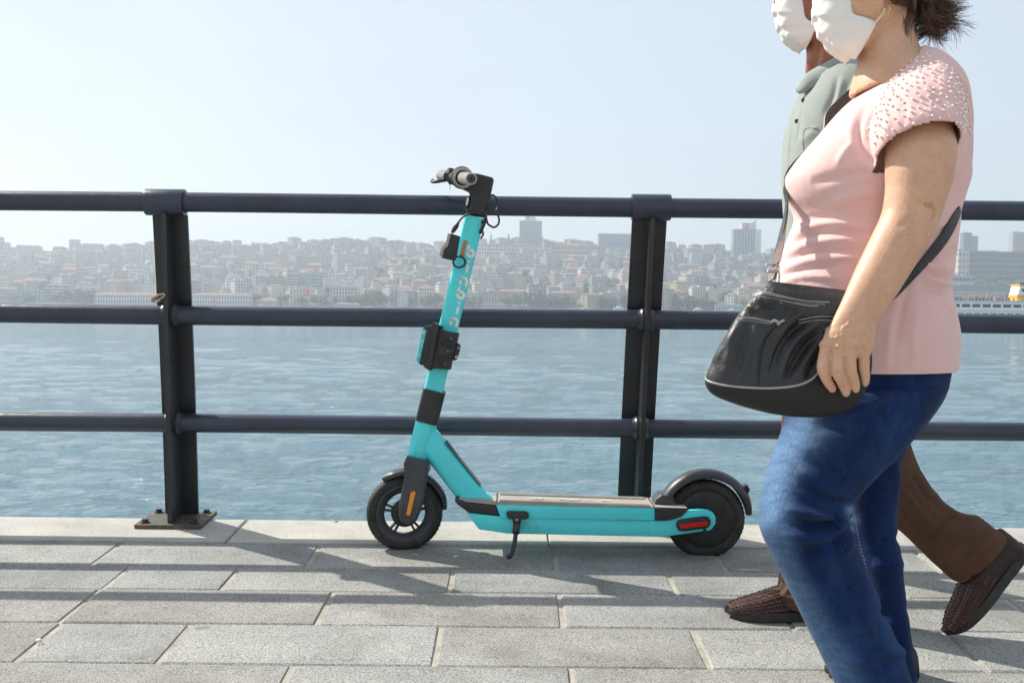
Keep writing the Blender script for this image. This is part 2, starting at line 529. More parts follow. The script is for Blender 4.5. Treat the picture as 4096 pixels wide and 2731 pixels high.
M['mask'] = cloth('white_mask_fabric', (0.82, 0.80, 0.76), 1200, 0.85, 0.02, 0.1, mid=0.35)
M['nail'] = plain('fingernail', (0.62, 0.36, 0.28), 0.3, var=0.03)
M['pearl'] = plain('pearl', (0.90, 0.84, 0.80), 0.3, var=0.02, spec=0.5)
m, nt, b = new_mat('blue_denim'); v = coords(nt)
big = noise(nt, coords(nt, (1, 1, 0.45)), 7, 6, 0.65, 0.4)
cc = ramp(nt, big, [(0.32, (0.004, 0.014, 0.058)), (0.5, (0.006, 0.024, 0.092)), (0.68, (0.014, 0.048, 0.145))])
# pale thigh and shin fronts: denim fade plus sunlight put into the colour
g = N(nt, 'ShaderNodeAttribute'); g.attribute_name = 'worn_sunlit'
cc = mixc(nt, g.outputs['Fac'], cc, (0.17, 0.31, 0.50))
cc = mixc(nt, 0.75, cc, ramp(nt, noise(nt, coords(nt, (1, 1, 0.14)), 330, 4, 0.75), [(0.3, (0.45, 0.48, 0.55)), (0.7, (1.45, 1.4, 1.35))]), 'MULTIPLY')
cc = mixc(nt, 0.25, cc, ramp(nt, noise(nt, coords(nt, (0.8, 1, 2.2)), 26, 6, 0.7, 0.8), [(0.35, (0.5, 0.52, 0.56)), (0.65, (1.3, 1.3, 1.3))]), 'MULTIPLY')
L(nt, cc, b.inputs['Base Color']); b.inputs['Roughness'].default_value = 0.85; b.inputs['Sheen Weight'].default_value = 0.04
b.inputs['Specular IOR Level'].default_value = 0.2
p = bump(nt, b, noise(nt, v, 700, 3), 0.35, 0.0012); bump(nt, b, noise(nt, coords(nt, (1, 1, 2.0)), 22, 4, 0.6, 0.5), 0.3, 0.009, p)
M['denim'] = m
M['stitch_dark'] = plain('dark_thread', (0.012, 0.022, 0.06), 0.8)
M['stitch'] = plain('denim_thread', (0.13, 0.19, 0.30), 0.8)
m, nt, b = new_mat('black_leather'); v = coords(nt)
L(nt, ramp(nt, noise(nt, v, 12, 5, 0.6), [(0.3, (0.012, 0.0125, 0.013)), (0.7, (0.034, 0.035, 0.036))]), b.inputs['Base Color'])
b.inputs['Roughness'].default_value = 0.46
p = bump(nt, b, noise(nt, v, 230, 4, 0.6), 0.25, 0.002); bump(nt, b, noise(nt, coords(nt, (1.0, 1, 0.6)), 20, 4, 0.6, 1.0), 0.5, 0.012, p)
M['leather'] = m
M['leather_base'] = plain('black_leather_base', (0.008, 0.008, 0.009), 0.6, var=0.3, scale=15, bmp=0.2, bscale=200)
M['piping'] = plain('silver_piping', (0.36, 0.355, 0.34), 0.35, var=0.08)
M['strap_in'] = plain('brown_strap_lining', (0.10, 0.045, 0.03), 0.6)
M['gold'] = plain('gold', (0.75, 0.52, 0.16), 0.25, 1.0, 0.05)
M['ring_metal'] = plain('rose_steel', (0.6, 0.5, 0.45), 0.3, 1.0, 0.05)
m, nt, b = new_mat('dark_brown_hair'); v = coords(nt)
L(nt, ramp(nt, noise(nt, v, 40, 4, 0.6), [(0.3, (0.035, 0.018, 0.011)), (0.7, (0.15, 0.08, 0.046))]), b.inputs['Base Color'])
b.inputs['Roughness'].default_value = 0.42; M['hair'] = m
M['hair_grey'] = plain('grey_hair', (0.30, 0.28, 0.26), 0.6, var=0.3, scale=60, bmp=0.8, bscale=200)
M['shoe'] = plain('woven_brown_leather', (0.085, 0.032, 0.020), 0.3, var=0.35, scale=40, bmp=0.2)
M['shoe_dark'] = plain('brown_leather_backing', (0.030, 0.012, 0.008), 0.6, var=0.3, scale=40)
M['sole'] = plain('dark_rubber_sole', (0.035, 0.032, 0.028), 0.7, var=0.3, scale=40, bmp=0.3, bscale=200)
M['eye_w'] = plain('eye_white', (0.75, 0.72, 0.68), 0.2, var=0.02)
M['eye_d'] = plain('iris', (0.03, 0.015, 0.01), 0.15, var=0.02)
M['lip'] = plain('lips', (0.38, 0.13, 0.11), 0.45, var=0.05)
M['paper'] = plain('crumpled_paper', (0.72, 0.66, 0.55), 0.8, var=0.1, scale=60, bmp=0.4)
M['tobacco'] = plain('brown_scraps', (0.30, 0.16, 0.08), 0.9, var=0.6, scale=120, bmp=1)
M['pebble'] = plain('white_pebble', (0.72, 0.68, 0.62), 0.6)
# town
def town_wall(name):
    m, nt, b = new_mat(name); v = coords(nt)
    oi = N(nt, 'ShaderNodeObjectInfo')
    n = noise(nt, v, 0.35, 4, 0.6)
    L(nt, mixc(nt, 0.5, oi.outputs['Color'], ramp(nt, n, [(0.3, (0.72, 0.72, 0.72)), (0.7, (1, 1, 1))]), 'MULTIPLY'), b.inputs['Base Color'])
    b.inputs['Roughness'].default_value = 0.9
    return m
M['town_wall'] = town_wall('town_plaster')
M['town_roof'] = plain('terracotta_tiles', (0.27, 0.14, 0.105), 0.9, var=0.3, scale=0.4)
M['town_flat'] = plain('flat_roofing', (0.25, 0.25, 0.25), 0.9, var=0.3, scale=0.3)
M['town_win'] = plain('far_window_glass', (0.03, 0.04, 0.055), 0.25, var=0.5, scale=0.2)
M['town_trim'] = plain('far_balcony_slabs', (0.55, 0.54, 0.52), 0.9, var=0.1, scale=0.4)
M['tower_glass'] = plain('blue_tower_glass', (0.13, 0.20, 0.28), 0.2, var=0.25, scale=0.1)
M['tower_white'] = plain('tower_concrete', (0.55, 0.56, 0.57), 0.8, var=0.08, scale=0.1)
M['tower_dark'] = plain('tower_dark_cladding', (0.16, 0.18, 0.20), 0.6, var=0.1, scale=0.1)
M['flag_red'] = plain('red_banner', (0.62, 0.02, 0.03), 0.7, var=0.05)
M['white'] = plain('white_paint', (0.90, 0.90, 0.89), 0.5, var=0.04, scale=1)
M['cream'] = plain('cream_paint', (0.72, 0.67, 0.52), 0.5, var=0.04, scale=1)
M['yellow'] = plain('yellow_paint', (0.75, 0.40, 0.01), 0.5, var=0.05, scale=1)
M['dark_glass'] = plain('ferry_window', (0.03, 0.045, 0.06), 0.15, var=0.2, scale=1)
M['ferry_orange'] = plain('orange_seats', (0.55, 0.10, 0.04), 0.7, var=0.3, scale=2)
m, nt, b = new_mat('hill_soil'); v = coords(nt)
L(nt, ramp(nt, noise(nt, v, 0.03, 5), [(0.35, (0.035, 0.05, 0.028)), (0.5, (0.06, 0.065, 0.045)), (0.65, (0.13, 0.125, 0.11))]), b.inputs['Base Color']); b.inputs['Roughness'].default_value = 0.95
M['hill'] = m
m, nt, b = new_mat('tree_leaves'); v = coords(nt)
oi = N(nt, 'ShaderNodeObjectInfo')
L(nt, mixc(nt, 1.0, ramp(nt, noise(nt, v, 0.5, 4), [(0.3, (0.030, 0.060, 0.022)), (0.7, (0.08, 0.14, 0.045))]), ramp(nt, oi.outputs['Random'], [(0, (0.7, 0.8, 0.8)), (1, (1.4, 1.25, 0.9))]), 'MULTIPLY'), b.inputs['Base Color'])
b.inputs['Roughness'].default_value = 0.8; M['leaf'] = m
M['bark'] = plain('bark', (0.09, 0.07, 0.05), 0.95, scale=1)
# water
m, nt, b = new_mat('sea_water')
b.inputs['Base Color'].default_value = (0.03, 0.105, 0.14, 1)
b.inputs['Roughness'].default_value = 0.045
b.inputs['IOR'].default_value = 1.333
g = N(nt, 'ShaderNodeNewGeometry')
mp = N(nt, 'ShaderNodeMapping'); mp.inputs['Scale'].default_value = (1.05, 1.6, 1); L(nt, g.outputs['Position'], mp.inputs[0])
n1 = noise(nt, mp.outputs[0], 4.2, 6, 0.66, 0.7)
n2 = noise(nt, mp.outputs[0], 1.1, 5, 0.6, 0.3)
n3 = noise(nt, mp.outputs[0], 0.25, 5, 0.65, 0.3)
p = bump(nt, b, n1, 1.0, 0.080); p = bump(nt, b, n2, 0.8, 0.12, p); bump(nt, b, n3, 0.6, 0.5, p)
pat = noise(nt, mp.outputs[0], 0.05, 3, 0.5)
L(nt, ramp(nt, pat, [(0.35, (0.078, 0.162, 0.205)), (0.65, (0.110, 0.205, 0.250))]), b.inputs['Base Color'])
M['water'] = m
m = bpy.data.materials.new('haze_air'); m.use_nodes = True; nt = m.node_tree; nt.nodes.clear()
o_ = nt.nodes.new('ShaderNodeOutputMaterial'); pv = nt.nodes.new('ShaderNodeVolumePrincipled')
pv.inputs['Color'].default_value = (0.78, 0.90, 1.0, 1)
pv.inputs['Density'].default_value = 0.00032
pv.inputs['Anisotropy'].default_value = 0.35
nt.links.new(pv.outputs[0], o_.inputs['Volume']); M['haze'] = m
# ---------------------------------------------------------------- promenade
ROWY = [G(1000, y).y for y in (2172, 2266, 2360, 2495, 2655)]
KERB0 = ROWY[0]; KERB1 = G(1400, 2087).y
step = 0.275
while ROWY[-1] > 1.55: ROWY.append(ROWY[-1] - step)
JX = [
    [(420, 2218), (1252, 2222), (2222, 2238), (2893, 2257), (3711, 2249)],
    [(463, 2313), (919, 2315), (1805, 2319), (2686, 2326), (3560, 2330)],
    [(311, 2428), (1300, 2431), (2244, 2435), (3120, 2440)],
    [(142, 2578), (694, 2575), (1750, 2575), (2799, 2585), (3868, 2609)],
    [(-100, 2690), (1150, 2700), (2288, 2697), (3390, 2710)],
]
pave = empty('pavement', (0, 0, 0)); tag(pave, kind='structure')
def paver(x0, x1, y0, y1, name='paver', mat='paver', parent=None, gap=0.006, top=0.0, th=0.035):
    """one stone with uneven edges, chamfered top; x0<x1, y0<y1"""
    r = random.Random(int(x0 * 1000) * 31 + int(y0 * 1000))
    g = gap
    n = 3
    ring = []
    cx, cy = (x0 + x1) / 2, (y0 + y1) / 2
    def j(): return r.uniform(-0.0016, 0.0016)
    gy = g * 0.5
    for k in range(n): ring.append((x0 + g + (x1 - x0 - 2*g) * k / n, y0 + gy + j()))
    for k in range(2): ring.append((x1 - g + j(), y0 + gy + (y1 - y0 - 2*gy) * k / 2))
    for k in range(n): ring.append((x1 - g - (x1 - x0 - 2*g) * k / n, y1 - gy + j()))
    for k in range(2): ring.append((x0 + g + j(), y1 - gy - (y1 - y0 - 2*gy) * k / 2))
    dz = r.uniform(-0.0012, 0.0015) + top
    tx, ty = r.uniform(-0.002, 0.002), r.uniform(-0.003, 0.003)
    def z(x, y): return gz(y) + dz + tx * (x - cx) + ty * (y - cy)
    m_ = len(ring)
    vs = [(x, y, z(x, y) - th) for x, y in ring]
    vs += [(x, y, z(x, y) - 0.0045) for x, y in ring]
    vs += [(cx + (x - cx) * (1 - 0.004 / max(0.01, abs(x - cx) + 0.01)) , cy + (y - cy) * (1 - 0.006 / max(0.02, abs(y - cy) + 0.01)), z(x, y)) for x, y in ring]
    fs = [(a + k, a + (k + 1) % m_, a + m_ + (k + 1) % m_, a + m_ + k) for a in (0, m_) for k in range(m_)]
    fs.append(tuple(range(2 * m_, 3 * m_)))
    # own mesh centred on the stone
    c0 = Vector((cx, cy, gz(cy)))
    o = mk(name, [Vector(v) - c0 for v in vs], fs, M[mat], parent, False, False)
    o.location = c0
    return o
for i in range(len(ROWY) - 1):
    y1, y0 = ROWY[i], ROWY[i + 1]
    if i < len(JX): xs = [G(*p).x for p in JX[i]]
    else: xs = [-0.9 + 0.2 * (i % 3)]
    while xs[0] > -2.6: xs.insert(0, xs[0] - random.choice([0.42, 0.66, 0.66]))
    while xs[-1] < 2.6: xs.append(xs[-1] + random.choice([0.45, 0.66, 0.66]))
    for a, b in zip(xs[:-1], xs[1:]):
        if b - a < 0.12: continue
        paver(a, b, y0, y1, parent=pave)
def slab(name, x0, x1, y0, y1, dz, th, mat, parent=None):
    vs = [(x, y, gz(y) + dz - t) for t in (0, th) for (x, y) in ((x0, y0), (x1, y0), (x1, y1), (x0, y1))]
    return mk(name, vs, [(0, 1, 2, 3), (7, 6, 5, 4), (0, 4, 5, 1), (1, 5, 6, 2), (2, 6, 7, 3), (3, 7, 4, 0)], mat, parent, False, True)
slab('unseen_bounce_paving', -70, 70, -38, -6.004, gz(-6) - gz(-22) - 0.03, 0.3, M['paver'], pave).rotation_euler = (0, 0, 0)  # unseen paving behind the camera, added to bounce light onto shaded faces
slab('mortar_bed', -14, 14, -6, KERB0 - 0.002, -0.0042, 0.3, M['mortar'], pave)
kerb = empty('kerb'); tag(kerb, kind='structure')
kx = [G(953, 2120).x, G(2190, 2140).x]
while kx[0] > -3.6: kx.insert(0, kx[0] - 1.07)
while kx[-1] < 3.4: kx.append(kx[-1] + 1.07)
for a, b in zip(kx[:-1], kx[1:]):
    paver(a, b, KERB0, KERB1, 'kerb_stone', 'kerb', kerb, 0.0025, 0.006, 0.18)
qw = slab('quay_wall', -14, 14, KERB0 + 0.002, KERB1 - 0.012, -0.02, 3.6, M['quay']); tag(qw, kind='structure')

# ---------------------------------------------------------------- railing
PX = [-1.165 - 1.6 * 2, -1.165 - 1.6, -1.165, 0.437, 2.037, 3.637]
rail = empty('railing', (PX[2], 3.72, gz(3.72)))
tag(rail, 'dark navy painted steel railing with three round bars and leaning posts along the quay edge', 'railing')
ZR = [(3.56, 1.117), (3.63, 0.745), (3.69, 0.373)]
def bar(Y, Z, r, nm):
    n = 28; vs = []; fs = []
    segs = 120
    rr = random.Random(int(Z * 100))
    for i in range(segs + 1):
        x = -4.6 + 8.5 * i / segs
        s = 0.0012 * math.sin(x * 2.3 + Z * 9)
        for k in range(n):
            a = 2 * math.pi * k / n
            vs.append((x, Y + r * math.cos(a), Z + r * math.sin(a) + s))
    for i in range(segs):
        for k in range(n):
            k2 = (k + 1) % n
            fs.append((i*n + k, i*n + k2, (i+1)*n + k2, (i+1)*n + k))
    fs.append(tuple(range(n))); fs.append(tuple(segs*n + k for k in range(n))[::-1])
    return mk(nm, vs, fs, M['rail'], rail, True)
for Y, Z in ZR: bar(Y, Z, 0.0325, 'rail_bar')
I4 = Matrix.Identity(4)
def web_y(z): return 3.655 + (3.53 - 3.655) * (z - 0.03) / 1.05
def lx(z): return -.001 + .0175 * z          # the posts lean slightly to the right
def fl_y(z):
    t = (z - 0.03) / 1.05
    return 3.795 + (3.60 - 3.795) * t + 0.012 * math.sin(math.pi * t)
for i, x in enumerate(PX):
    bm = bmesh.new()
    # web plate, front edge and rear edge curve with height
    zs = [0.03 + 1.05 * k / 14 for k in range(15)]
    wx = x + 0.002
    t = 0.0075
    pts = [(web_y(z), z) for z in zs] + [(fl_y(z), z) for z in zs[::-1]]
    A = [bm.verts.new((wx - t + lx(p[1]), p[0], p[1])) for p in pts]; B = [bm.verts.new((wx + t + lx(p[1]), p[0], p[1])) for p in pts]
    n = len(pts)
    for k in range(14):
        a, b_, c, d = k, k + 1, n - 2 - k, n - 1 - k
        bm.faces.new((A[a], A[b_], A[c], A[d])); bm.faces.new((B[d], B[c], B[b_], B[a]))
    for k in range(n): bm.faces.new((A[k], B[k], B[(k + 1) % n], A[(k + 1) % n]))
    # flange
    hw = 0.058
    F = []
    for z in zs:
        y = fl_y(z)
        F.append([bm.verts.new((x + lx(z) + sx * hw, y + dy, z)) for sx, dy in ((-1, 0), (1, 0), (1, 0.012), (-1, 0.012))])
    for a, b_ in zip(F[:-1], F[1:]):
        for k in range(4): bm.faces.new((a[k], a[(k+1) % 4], b_[(k+1) % 4], b_[k]))
    bm.faces.new(F[0]); bm.faces.new(F[-1][::-1])
    po = bmo('post', bm, M['post'], rail)
    bm = bmesh.new()
    b_lathe(bm, [(0.0335, -0.064), (0.0425, -0.064), (0.0435, -0.061), (0.0435, 0.061), (0.0425, 0.064), (0.0335, 0.064)],
            Matrix.Translation((x + 0.017, 3.56, 1.117)) @ Matrix.Rotation(R(90), 4, 'Y'), 40)
    auto_smooth(bmo('collar', bm, M['rail'], po))
    for Y, Z in ZR[1:]:
        for s in (-1, 1):
            bm = bmesh.new()
            b_lathe(bm, [(0.0328, 0), (0.041, 0.0), (0.041, 0.008), (0.037, 0.012), (0.0345, 0.02), (0.0328, 0.021)],
                    Matrix.Translation((wx + lx(Z) + s * t, Y, Z)) @ Matrix.Rotation(R(90 * s), 4, 'Y'), 36)
            auto_smooth(bmo('weld_ring', bm, M['post'], po))
    # base plate and bolts
    z0 = gz(3.73) + 0.006
    tilt = Matrix.Translation((x, 3.735, z0 + 0.008)) @ Matrix.Rotation(math.atan(GK), 4, 'X')
    bm = bmesh.new(); b_box(bm, (0, 0, 0), (0.226, 0.205, 0.015), tilt)
    bmo('base_plate', bm, M['plate'], po, bevel=0.0015, seg=1)
    for sx in (-1, 1):
        for sy in (-1, 1):
            bm = bmesh.new()
            b_cyl(bm, tilt @ Vector((sx*0.085, sy*0.072, 0.0075)), tilt @ Vector((sx*0.085, sy*0.072, 0.0105)), 0.0165, n=20)
            b_cyl(bm, tilt @ Vector((sx*0.085, sy*0.072, 0.0105)), tilt @ Vector((sx*0.085, sy*0.072, 0.021)), 0.0115, 0.0105, n=6)
            bmo('bolt', bm, M['post'], po)

# ---------------------------------------------------------------- sea
WZ = -2.0
def sea():
    NX, NY = 420, 520
    near, far = 4.2, 1420.0
    ys = near * (far / near) ** (np.linspace(0, 1, NY) ** 0.9)
    u = np.linspace(-0.62, 0.62, NX)
    Xg = (u[None, :] * ys[:, None]); Yg = np.repeat(ys[:, None], NX, 1)
    H = np.zeros_like(Xg)
    r = np.random.default_rng(3)
    cell = np.maximum(ys / NX * 1.24, np.gradient(ys))[:, None]
    for k in range(90):
        lam = 10 ** r.uniform(-0.75, 0.55)
        th = r.normal(R(80), 0.6)
        kx_, ky_ = math.cos(th) * 2 * math.pi / lam, math.sin(th) * 2 * math.pi / lam
        amp = 0.0052 * lam ** 0.95 * (1.0 if lam < 0.7 else 0.5)
        fade = np.clip((lam / (cell * 2.5)) - 0.8, 0, 1)
        ph = r.uniform(0, 6.28)
        warp = 0.6 * np.sin(Xg * 0.35 / lam ** 0.5 + ph) + 0.5 * np.sin(Yg * 0.22 + ph * 2)
        s = np.sin(kx_ * Xg + ky_ * Yg + ph + warp)
        H += amp * (s + 0.25 * np.cos(2 * (kx_ * Xg + ky_ * Yg + ph + warp))) * fade
    vs = np.stack([Xg.ravel(), Yg.ravel(), (WZ + H).ravel()], 1)
    idx = np.arange(NX * NY).reshape(NY, NX)
    fs = np.stack([idx[:-1, :-1].ravel(), idx[:-1, 1:].ravel(), idx[1:, 1:].ravel(), idx[1:, :-1].ravel()], 1)
    me = bpy.data.meshes.new('sea'); me.from_pydata(vs.tolist(), [], fs.tolist()); me.update()
    return mkm('sea', me, M['water'], None, True)
w = sea(); tag(w, kind='structure')
w2 = mk('water', [(-1500, -40, WZ - 0.35), (1500, -40, WZ - 0.35), (1500, 1440, WZ - 0.35), (-1500, 1440, WZ - 0.35)], [(0, 1, 2, 3)], M['water']); tag(w2, kind='structure')
# ---------------------------------------------------------------- the far shore
HY0 = 1400.0
def skyline(px):
    """photo y of the terrain crest (a little under the roofs)"""
    xs = [-1500, 0, 200, 400, 650, 860, 1090, 1400, 1760, 1900, 2160, 2400, 2660, 2830, 2900, 3050, 3300, 3600, 3800, 3900, 4096, 5600]
    ys = [1060, 1040, 1040, 1022, 1006, 1003, 1010, 1002, 1012, 1000, 996, 998, 1014, 1028, 1048, 1052, 1045, 1045, 1050, 1060, 1066, 1080]
    return np.interp(px, xs, ys)
YR = 2050.0
def px_of(x, Y): return 2048 + FPX * x / Y
def terr(x, Y):
    """ground height on the far hill"""
    ph = px_of(x, YR)
    t = min(max((Y - HY0) / (YR - HY0), 0), 1.25)
    hr = CAMZ + (1235 + ROLL * (ph - 2048) - skyline(ph)) * YR / FPX
    base = WZ + 2.2
    s = t if t < 1 else 1 - (t - 1) * 0.5
    s = s ** 1.12 if t < 1 else s
    return base + (hr - base) * s + 1.5 * math.sin(x * 0.02 + Y * 0.013) * min(1, t * 3)
vs = []; fs = []
GX, GY = 120, 40
for j in range(GY + 1):
    Y = 1400 + (2420 - 1400) * j / GY
    for i in range(GX + 1):
        x = -1480 + 2960 * i / GX
        vs.append((x, Y, terr(x, Y)))
for j in range(GY):
    for i in range(GX):
        a = j * (GX + 1) + i
        fs.append((a, a + 1, a + GX + 2, a + GX + 1))
b0 = len(vs)
for i in range(GX + 1): vs.append((-1480 + 2960 * i / GX, 1399.5, WZ - 1))
for i in range(GX): fs.append((b0 + i, b0 + i + 1, i + 1, i))
hill = mk('hillside_terrain', vs, fs, M['hill']); tag(hill, kind='structure')

FONT = {}
def bldg_mesh(w, d, h, storeys, bays, win=(0.5, 0.55), roof='flat', balcony=False, rnd=None):
    """unit meshes: walls, windows (stand 8 cm proud, all round), roof"""
    bw = bmesh.new(); b_box(bw, (0, 0, h / 2 - 3), (w, d, h + 6))
    if roof == 'flat':
        b_box(bw, (w * 0.2, d * 0.1, h + 1.1), (w * 0.22, d * 0.3, 2.2)); b_box(bw, (-w * 0.25, -d * 0.1, h + 0.9), (w * 0.34, d * 0.5, 1.8))
    me_w = bpy.data.meshes.new('walls'); bw.to_mesh(me_w); bw.free()
    vs = []; fs = []
    def q(c, ax, ww, hh, nrm):
        o = len(vs)
        c = Vector(c) + nrm * 0.08
        for s, t in ((-1, -1), (1, -1), (1, 1), (-1, 1)):
            vs.append(c + ax * (s * ww / 2) + Vector((0, 0, t * hh / 2)))
        fs.append((o, o + 1, o + 2, o + 3))
    sh = h / storeys
    for s in range(storeys):
        z = (s + 0.52) * sh
        for k in range(bays):
            x = -w / 2 + w * (k + 0.5) / bays
            ww = w / bays * win[0] * (1.5 if (k % 3 == 1 and balcony) else 1)
            q((x, -d / 2, z), Vector((1, 0, 0)), ww, sh * win[1], Vector((0, -1, 0)))
        nb = max(2, int(bays * d / w))
        for k in range(nb):
            y = -d / 2 + d * (k + 0.5) / nb
            q((-w / 2, y, z), Vector((0, -1, 0)), d / nb * win[0], sh * win[1], Vector((-1, 0, 0)))
            q((w / 2, y, z), Vector((0, 1, 0)), d / nb * win[0], sh * win[1], Vector((1, 0, 0)))
    me_n = bpy.data.meshes.new('windows'); me_n.from_pydata([tuple(v) for v in vs], [], fs)
    br = bmesh.new()
    if roof == 'hip':
        e = 0.7; hh = min(w, d) * 0.22
        p = [br.verts.new(v) for v in ((-w/2-e, -d/2-e, h), (w/2+e, -d/2-e, h), (w/2+e, d/2+e, h), (-w/2-e, d/2+e, h),
             (-w/2 + d/2*0.8 if w > d else -0.3, 0, h + hh), (w/2 - d/2*0.8 if w > d else 0.3, 0, h + hh))]
        for f in ((0, 1, 5, 4), (1, 2, 5), (2, 3, 4, 5), (3, 0, 4), (3, 2, 1, 0)): br.faces.new([p[i] for i in f])
    else:
        b_box(br, (0, 0, h + 0.25), (w + 0.5, d + 0.5, 0.7))
    me_r = bpy.data.meshes.new('roof'); br.to_mesh(me_r); br.free()
    me_b = None
    if balcony:
        bb = bmesh.new()
        for s in range(1, storeys):
            b_box(bb, (0, -d / 2 - 0.5, s * sh + 0.2), (w * 0.72, 1.0, 0.9))
        me_b = bpy.data.meshes.new('balconies'); bb.to_mesh(me_b); bb.free()
        me_b.materials.append(M['town_trim'])
    me_w.materials.append(M['town_wall']); me_n.materials.append(M['town_win'])
    me_r.materials.append(M['town_roof'] if roof == 'hip' else M['town_flat'])
    return me_w, me_n, me_r, me_b
def mobj(name, me, parent=None, label=None):
    o = bpy.data.objects.new(name, me); col.objects.link(o)
    if parent: o.parent = parent
    return o
KINDS = []
for (w_, d_, st, ro, ba, bays) in ((17, 14, 5, 'hip', False, 6), (15, 14, 6, 'flat', True, 4), (13, 12, 4, 'flat', False, 4), (22, 14, 6, 'flat', False, 8),
                              (16, 15, 7, 'flat', True, 5), (12, 11, 5, 'flat', True, 4), (24, 14, 4, 'hip', False, 10), (14, 13, 5, 'flat', False, 4), (12, 12, 6, 'flat', False, 4)):
    KINDS.append((w_, d_, st * 3.1, st, ro, bldg_mesh(w_, d_, st * 3.1, st, bays, (0.5, 0.5), ro, ba)))
WALLC = [('white', (0.74, 0.74, 0.72)), ('cream', (0.70, 0.65, 0.54)), ('pale pink', (0.60, 0.47, 0.43)), ('light grey', (0.42, 0.43, 0.44)),
         ('beige', (0.46, 0.38, 0.28)), ('brick pink', (0.42, 0.22, 0.18)), ('pale yellow', (0.60, 0.50, 0.28)), ('blue grey', (0.30, 0.35, 0.40))]
WT = [34, 20, 7, 18, 7, 4, 4, 8]
NUMS = {4: 'four', 5: 'five', 6: 'six', 7: 'seven'}
def where(px):
    marks = [(-400, 'beyond the left edge'), (0, 'by the left edge'), (150, 'between the left edge and the small grey tower'), (300, 'below the small grey tower on the left'),
             (430, 'right of the small grey tower'), (580, 'near the mosque dome left of the left post'), (700, 'behind the left post'),
             (860, 'just right of the left post'), (1010, 'midway from left post to scooter'), (1180, 'above the building with the red banner'), (1350, 'above the red roofed hall left of the scooter'),
             (1520, 'a little left of the scooter lamp'), (1660, 'just left of the scooter stem'), (1800, 'behind the scooter stem'), (1930, 'just right of the scooter stem, under the minarets'),
             (2060, 'under the left part of the tall hotel tower'), (2180, 'right of the tall hotel tower'), (2320, 'midway from hotel tower to right post'), (2450, 'under the dark box shaped hall'),
             (2570, 'behind the right post'), (2680, 'just right of the right post'), (2790, 'near the round white tower'), (2900, 'left of the glass tower with the flag'),
             (3000, 'under the glass tower with the flag'), (3100, 'by the front of the black bag'), (3300, 'behind the walking woman'), (3820, 'just right of the walking woman'), (3960, 'above the ferry deck'), (4096, 'by the right edge')]
    return min(marks, key=lambda m_: abs(m_[0] - px))[1]
LAND = []            # reserved rectangles in photo px: x0, x1, ybottom, depth
def blocked(px, Y, w_):
    for a, b, y0, y1 in LAND:
        if y0 <= Y <= y1 and a - w_ < px < b + w_: return True
    return False
def on_ground(px, Y):
    x = (px - 2048) * Y / FPX
    return x, terr(x, Y)
def sizepx(n, Y): return n * Y / FPX
# ---- landmarks ----
def landmark(px0, px1, py_top, Y, name, label, cat, wallc, storeys, bays, win=(0.55, 0.6), roof='flat', depth=16, rot=0, ybase=None, group=None):
    pc = (px0 + px1) / 2
    x, z = on_ground(pc, Y)
    w_ = sizepx(px1 - px0, Y)
    ztop = CAMZ + (1235 + ROLL * (pc - 2048) - py_top) * Y / FPX
    h = ztop - z
    if roof == 'hip': h -= min(w_, depth) * 0.22
    mw, mn, mr, mb = bldg_mesh(w_, depth, h, storeys, bays, win, roof)
    o = mobj(name, mw); o.location = (x, Y, z); o.rotation_euler.z = R(rot); o.color = (*wallc, 1)
    tag(o, label, cat, group)
    ww = mobj('windows', mn, o); ww['kind'] = 'stuff'
    mobj('roof', mr, o)
    LAND.append((px0, px1, Y - 40, Y + 35))
    return o, x, z, w_, h
grey = (0.42, 0.45, 0.48)
# hotel tower, right of the stem
o, x, z, w_, h = landmark(2073, 2162, 888, 2000, 'hotel_tower', 'tall grey slab tower with vertical window stripes standing right of the scooter stem', 'tower', (0.45, 0.46, 0.46), 22, 12, (0.62, 0.8), depth=22)
bm = bmesh.new(); b_box(bm, (-w_*0.02, 0, h + 4.5), (w_ * 0.46, 16, 9)); cr_ = bmo('crown', bm, M['tower_white'], o, world=False)
bm = bmesh.new(); b_box(bm, (-w_*0.14, -8.1, h + 7), (8, 0.2, 4)); bmo('red_sign', bm, M['flag_red'], cr_, world=False)
# glass tower with flag
o, x, z, w_, h = landmark(2923, 3032, 922, 2000, 'glass_tower', 'tall blue glass tower with red flag sign on its slanted crown left of the man', 'tower', (0.50, 0.54, 0.60), 20, 10, (0.8, 0.75), depth=22)
bm = bmesh.new(); b_prism(bm, [(-w_*0.2, h), (w_*0.33, h), (w_*0.33, h + 19), (w_*0.12, h + 13), (-w_*0.2, h + 13)], I4, -7, 7); cr_ = bmo('crown', bm, M['tower_white'], o, world=False)
bm = bmesh.new(); b_box(bm, (-w_*0.03, -7.2, h + 7), (9, 0.3, 11)); bmo('flag_sign', bm, M['flag_red'], cr_, world=False)
bm = bmesh.new(); b_cyl(bm, (-w_*0.03 - 0.5, -7.38, h + 8), (-w_*0.03 - 0.5, -7.5, h + 8), 2.2, n=20); cs = bmo('crescent', bm, M['white'], cr_, world=False)
bm = bmesh.new(); b_cyl(bm, (-w_*0.03 + 0.3, -7.52, h + 8), (-w_*0.03 + 0.3, -7.6, h + 8), 1.7, n=20); bmo('crescent_gap', bm, M['flag_red'], cr_, world=False)
bm = bmesh.new(); b_box(bm, (w_ * 0.38, -1, h * 0.5), (w_ * 0.22, 22.3, h)); bmo('concrete_fin', bm, M['tower_white'], o, world=False)
landmark(1880, 2160, 980, 1930, 'palace_block', 'long white palace like block under the two minarets, right of the scooter stem', 'building', (0.60, 0.60, 0.56), 4, 26, (0.5, 0.6), depth=24)
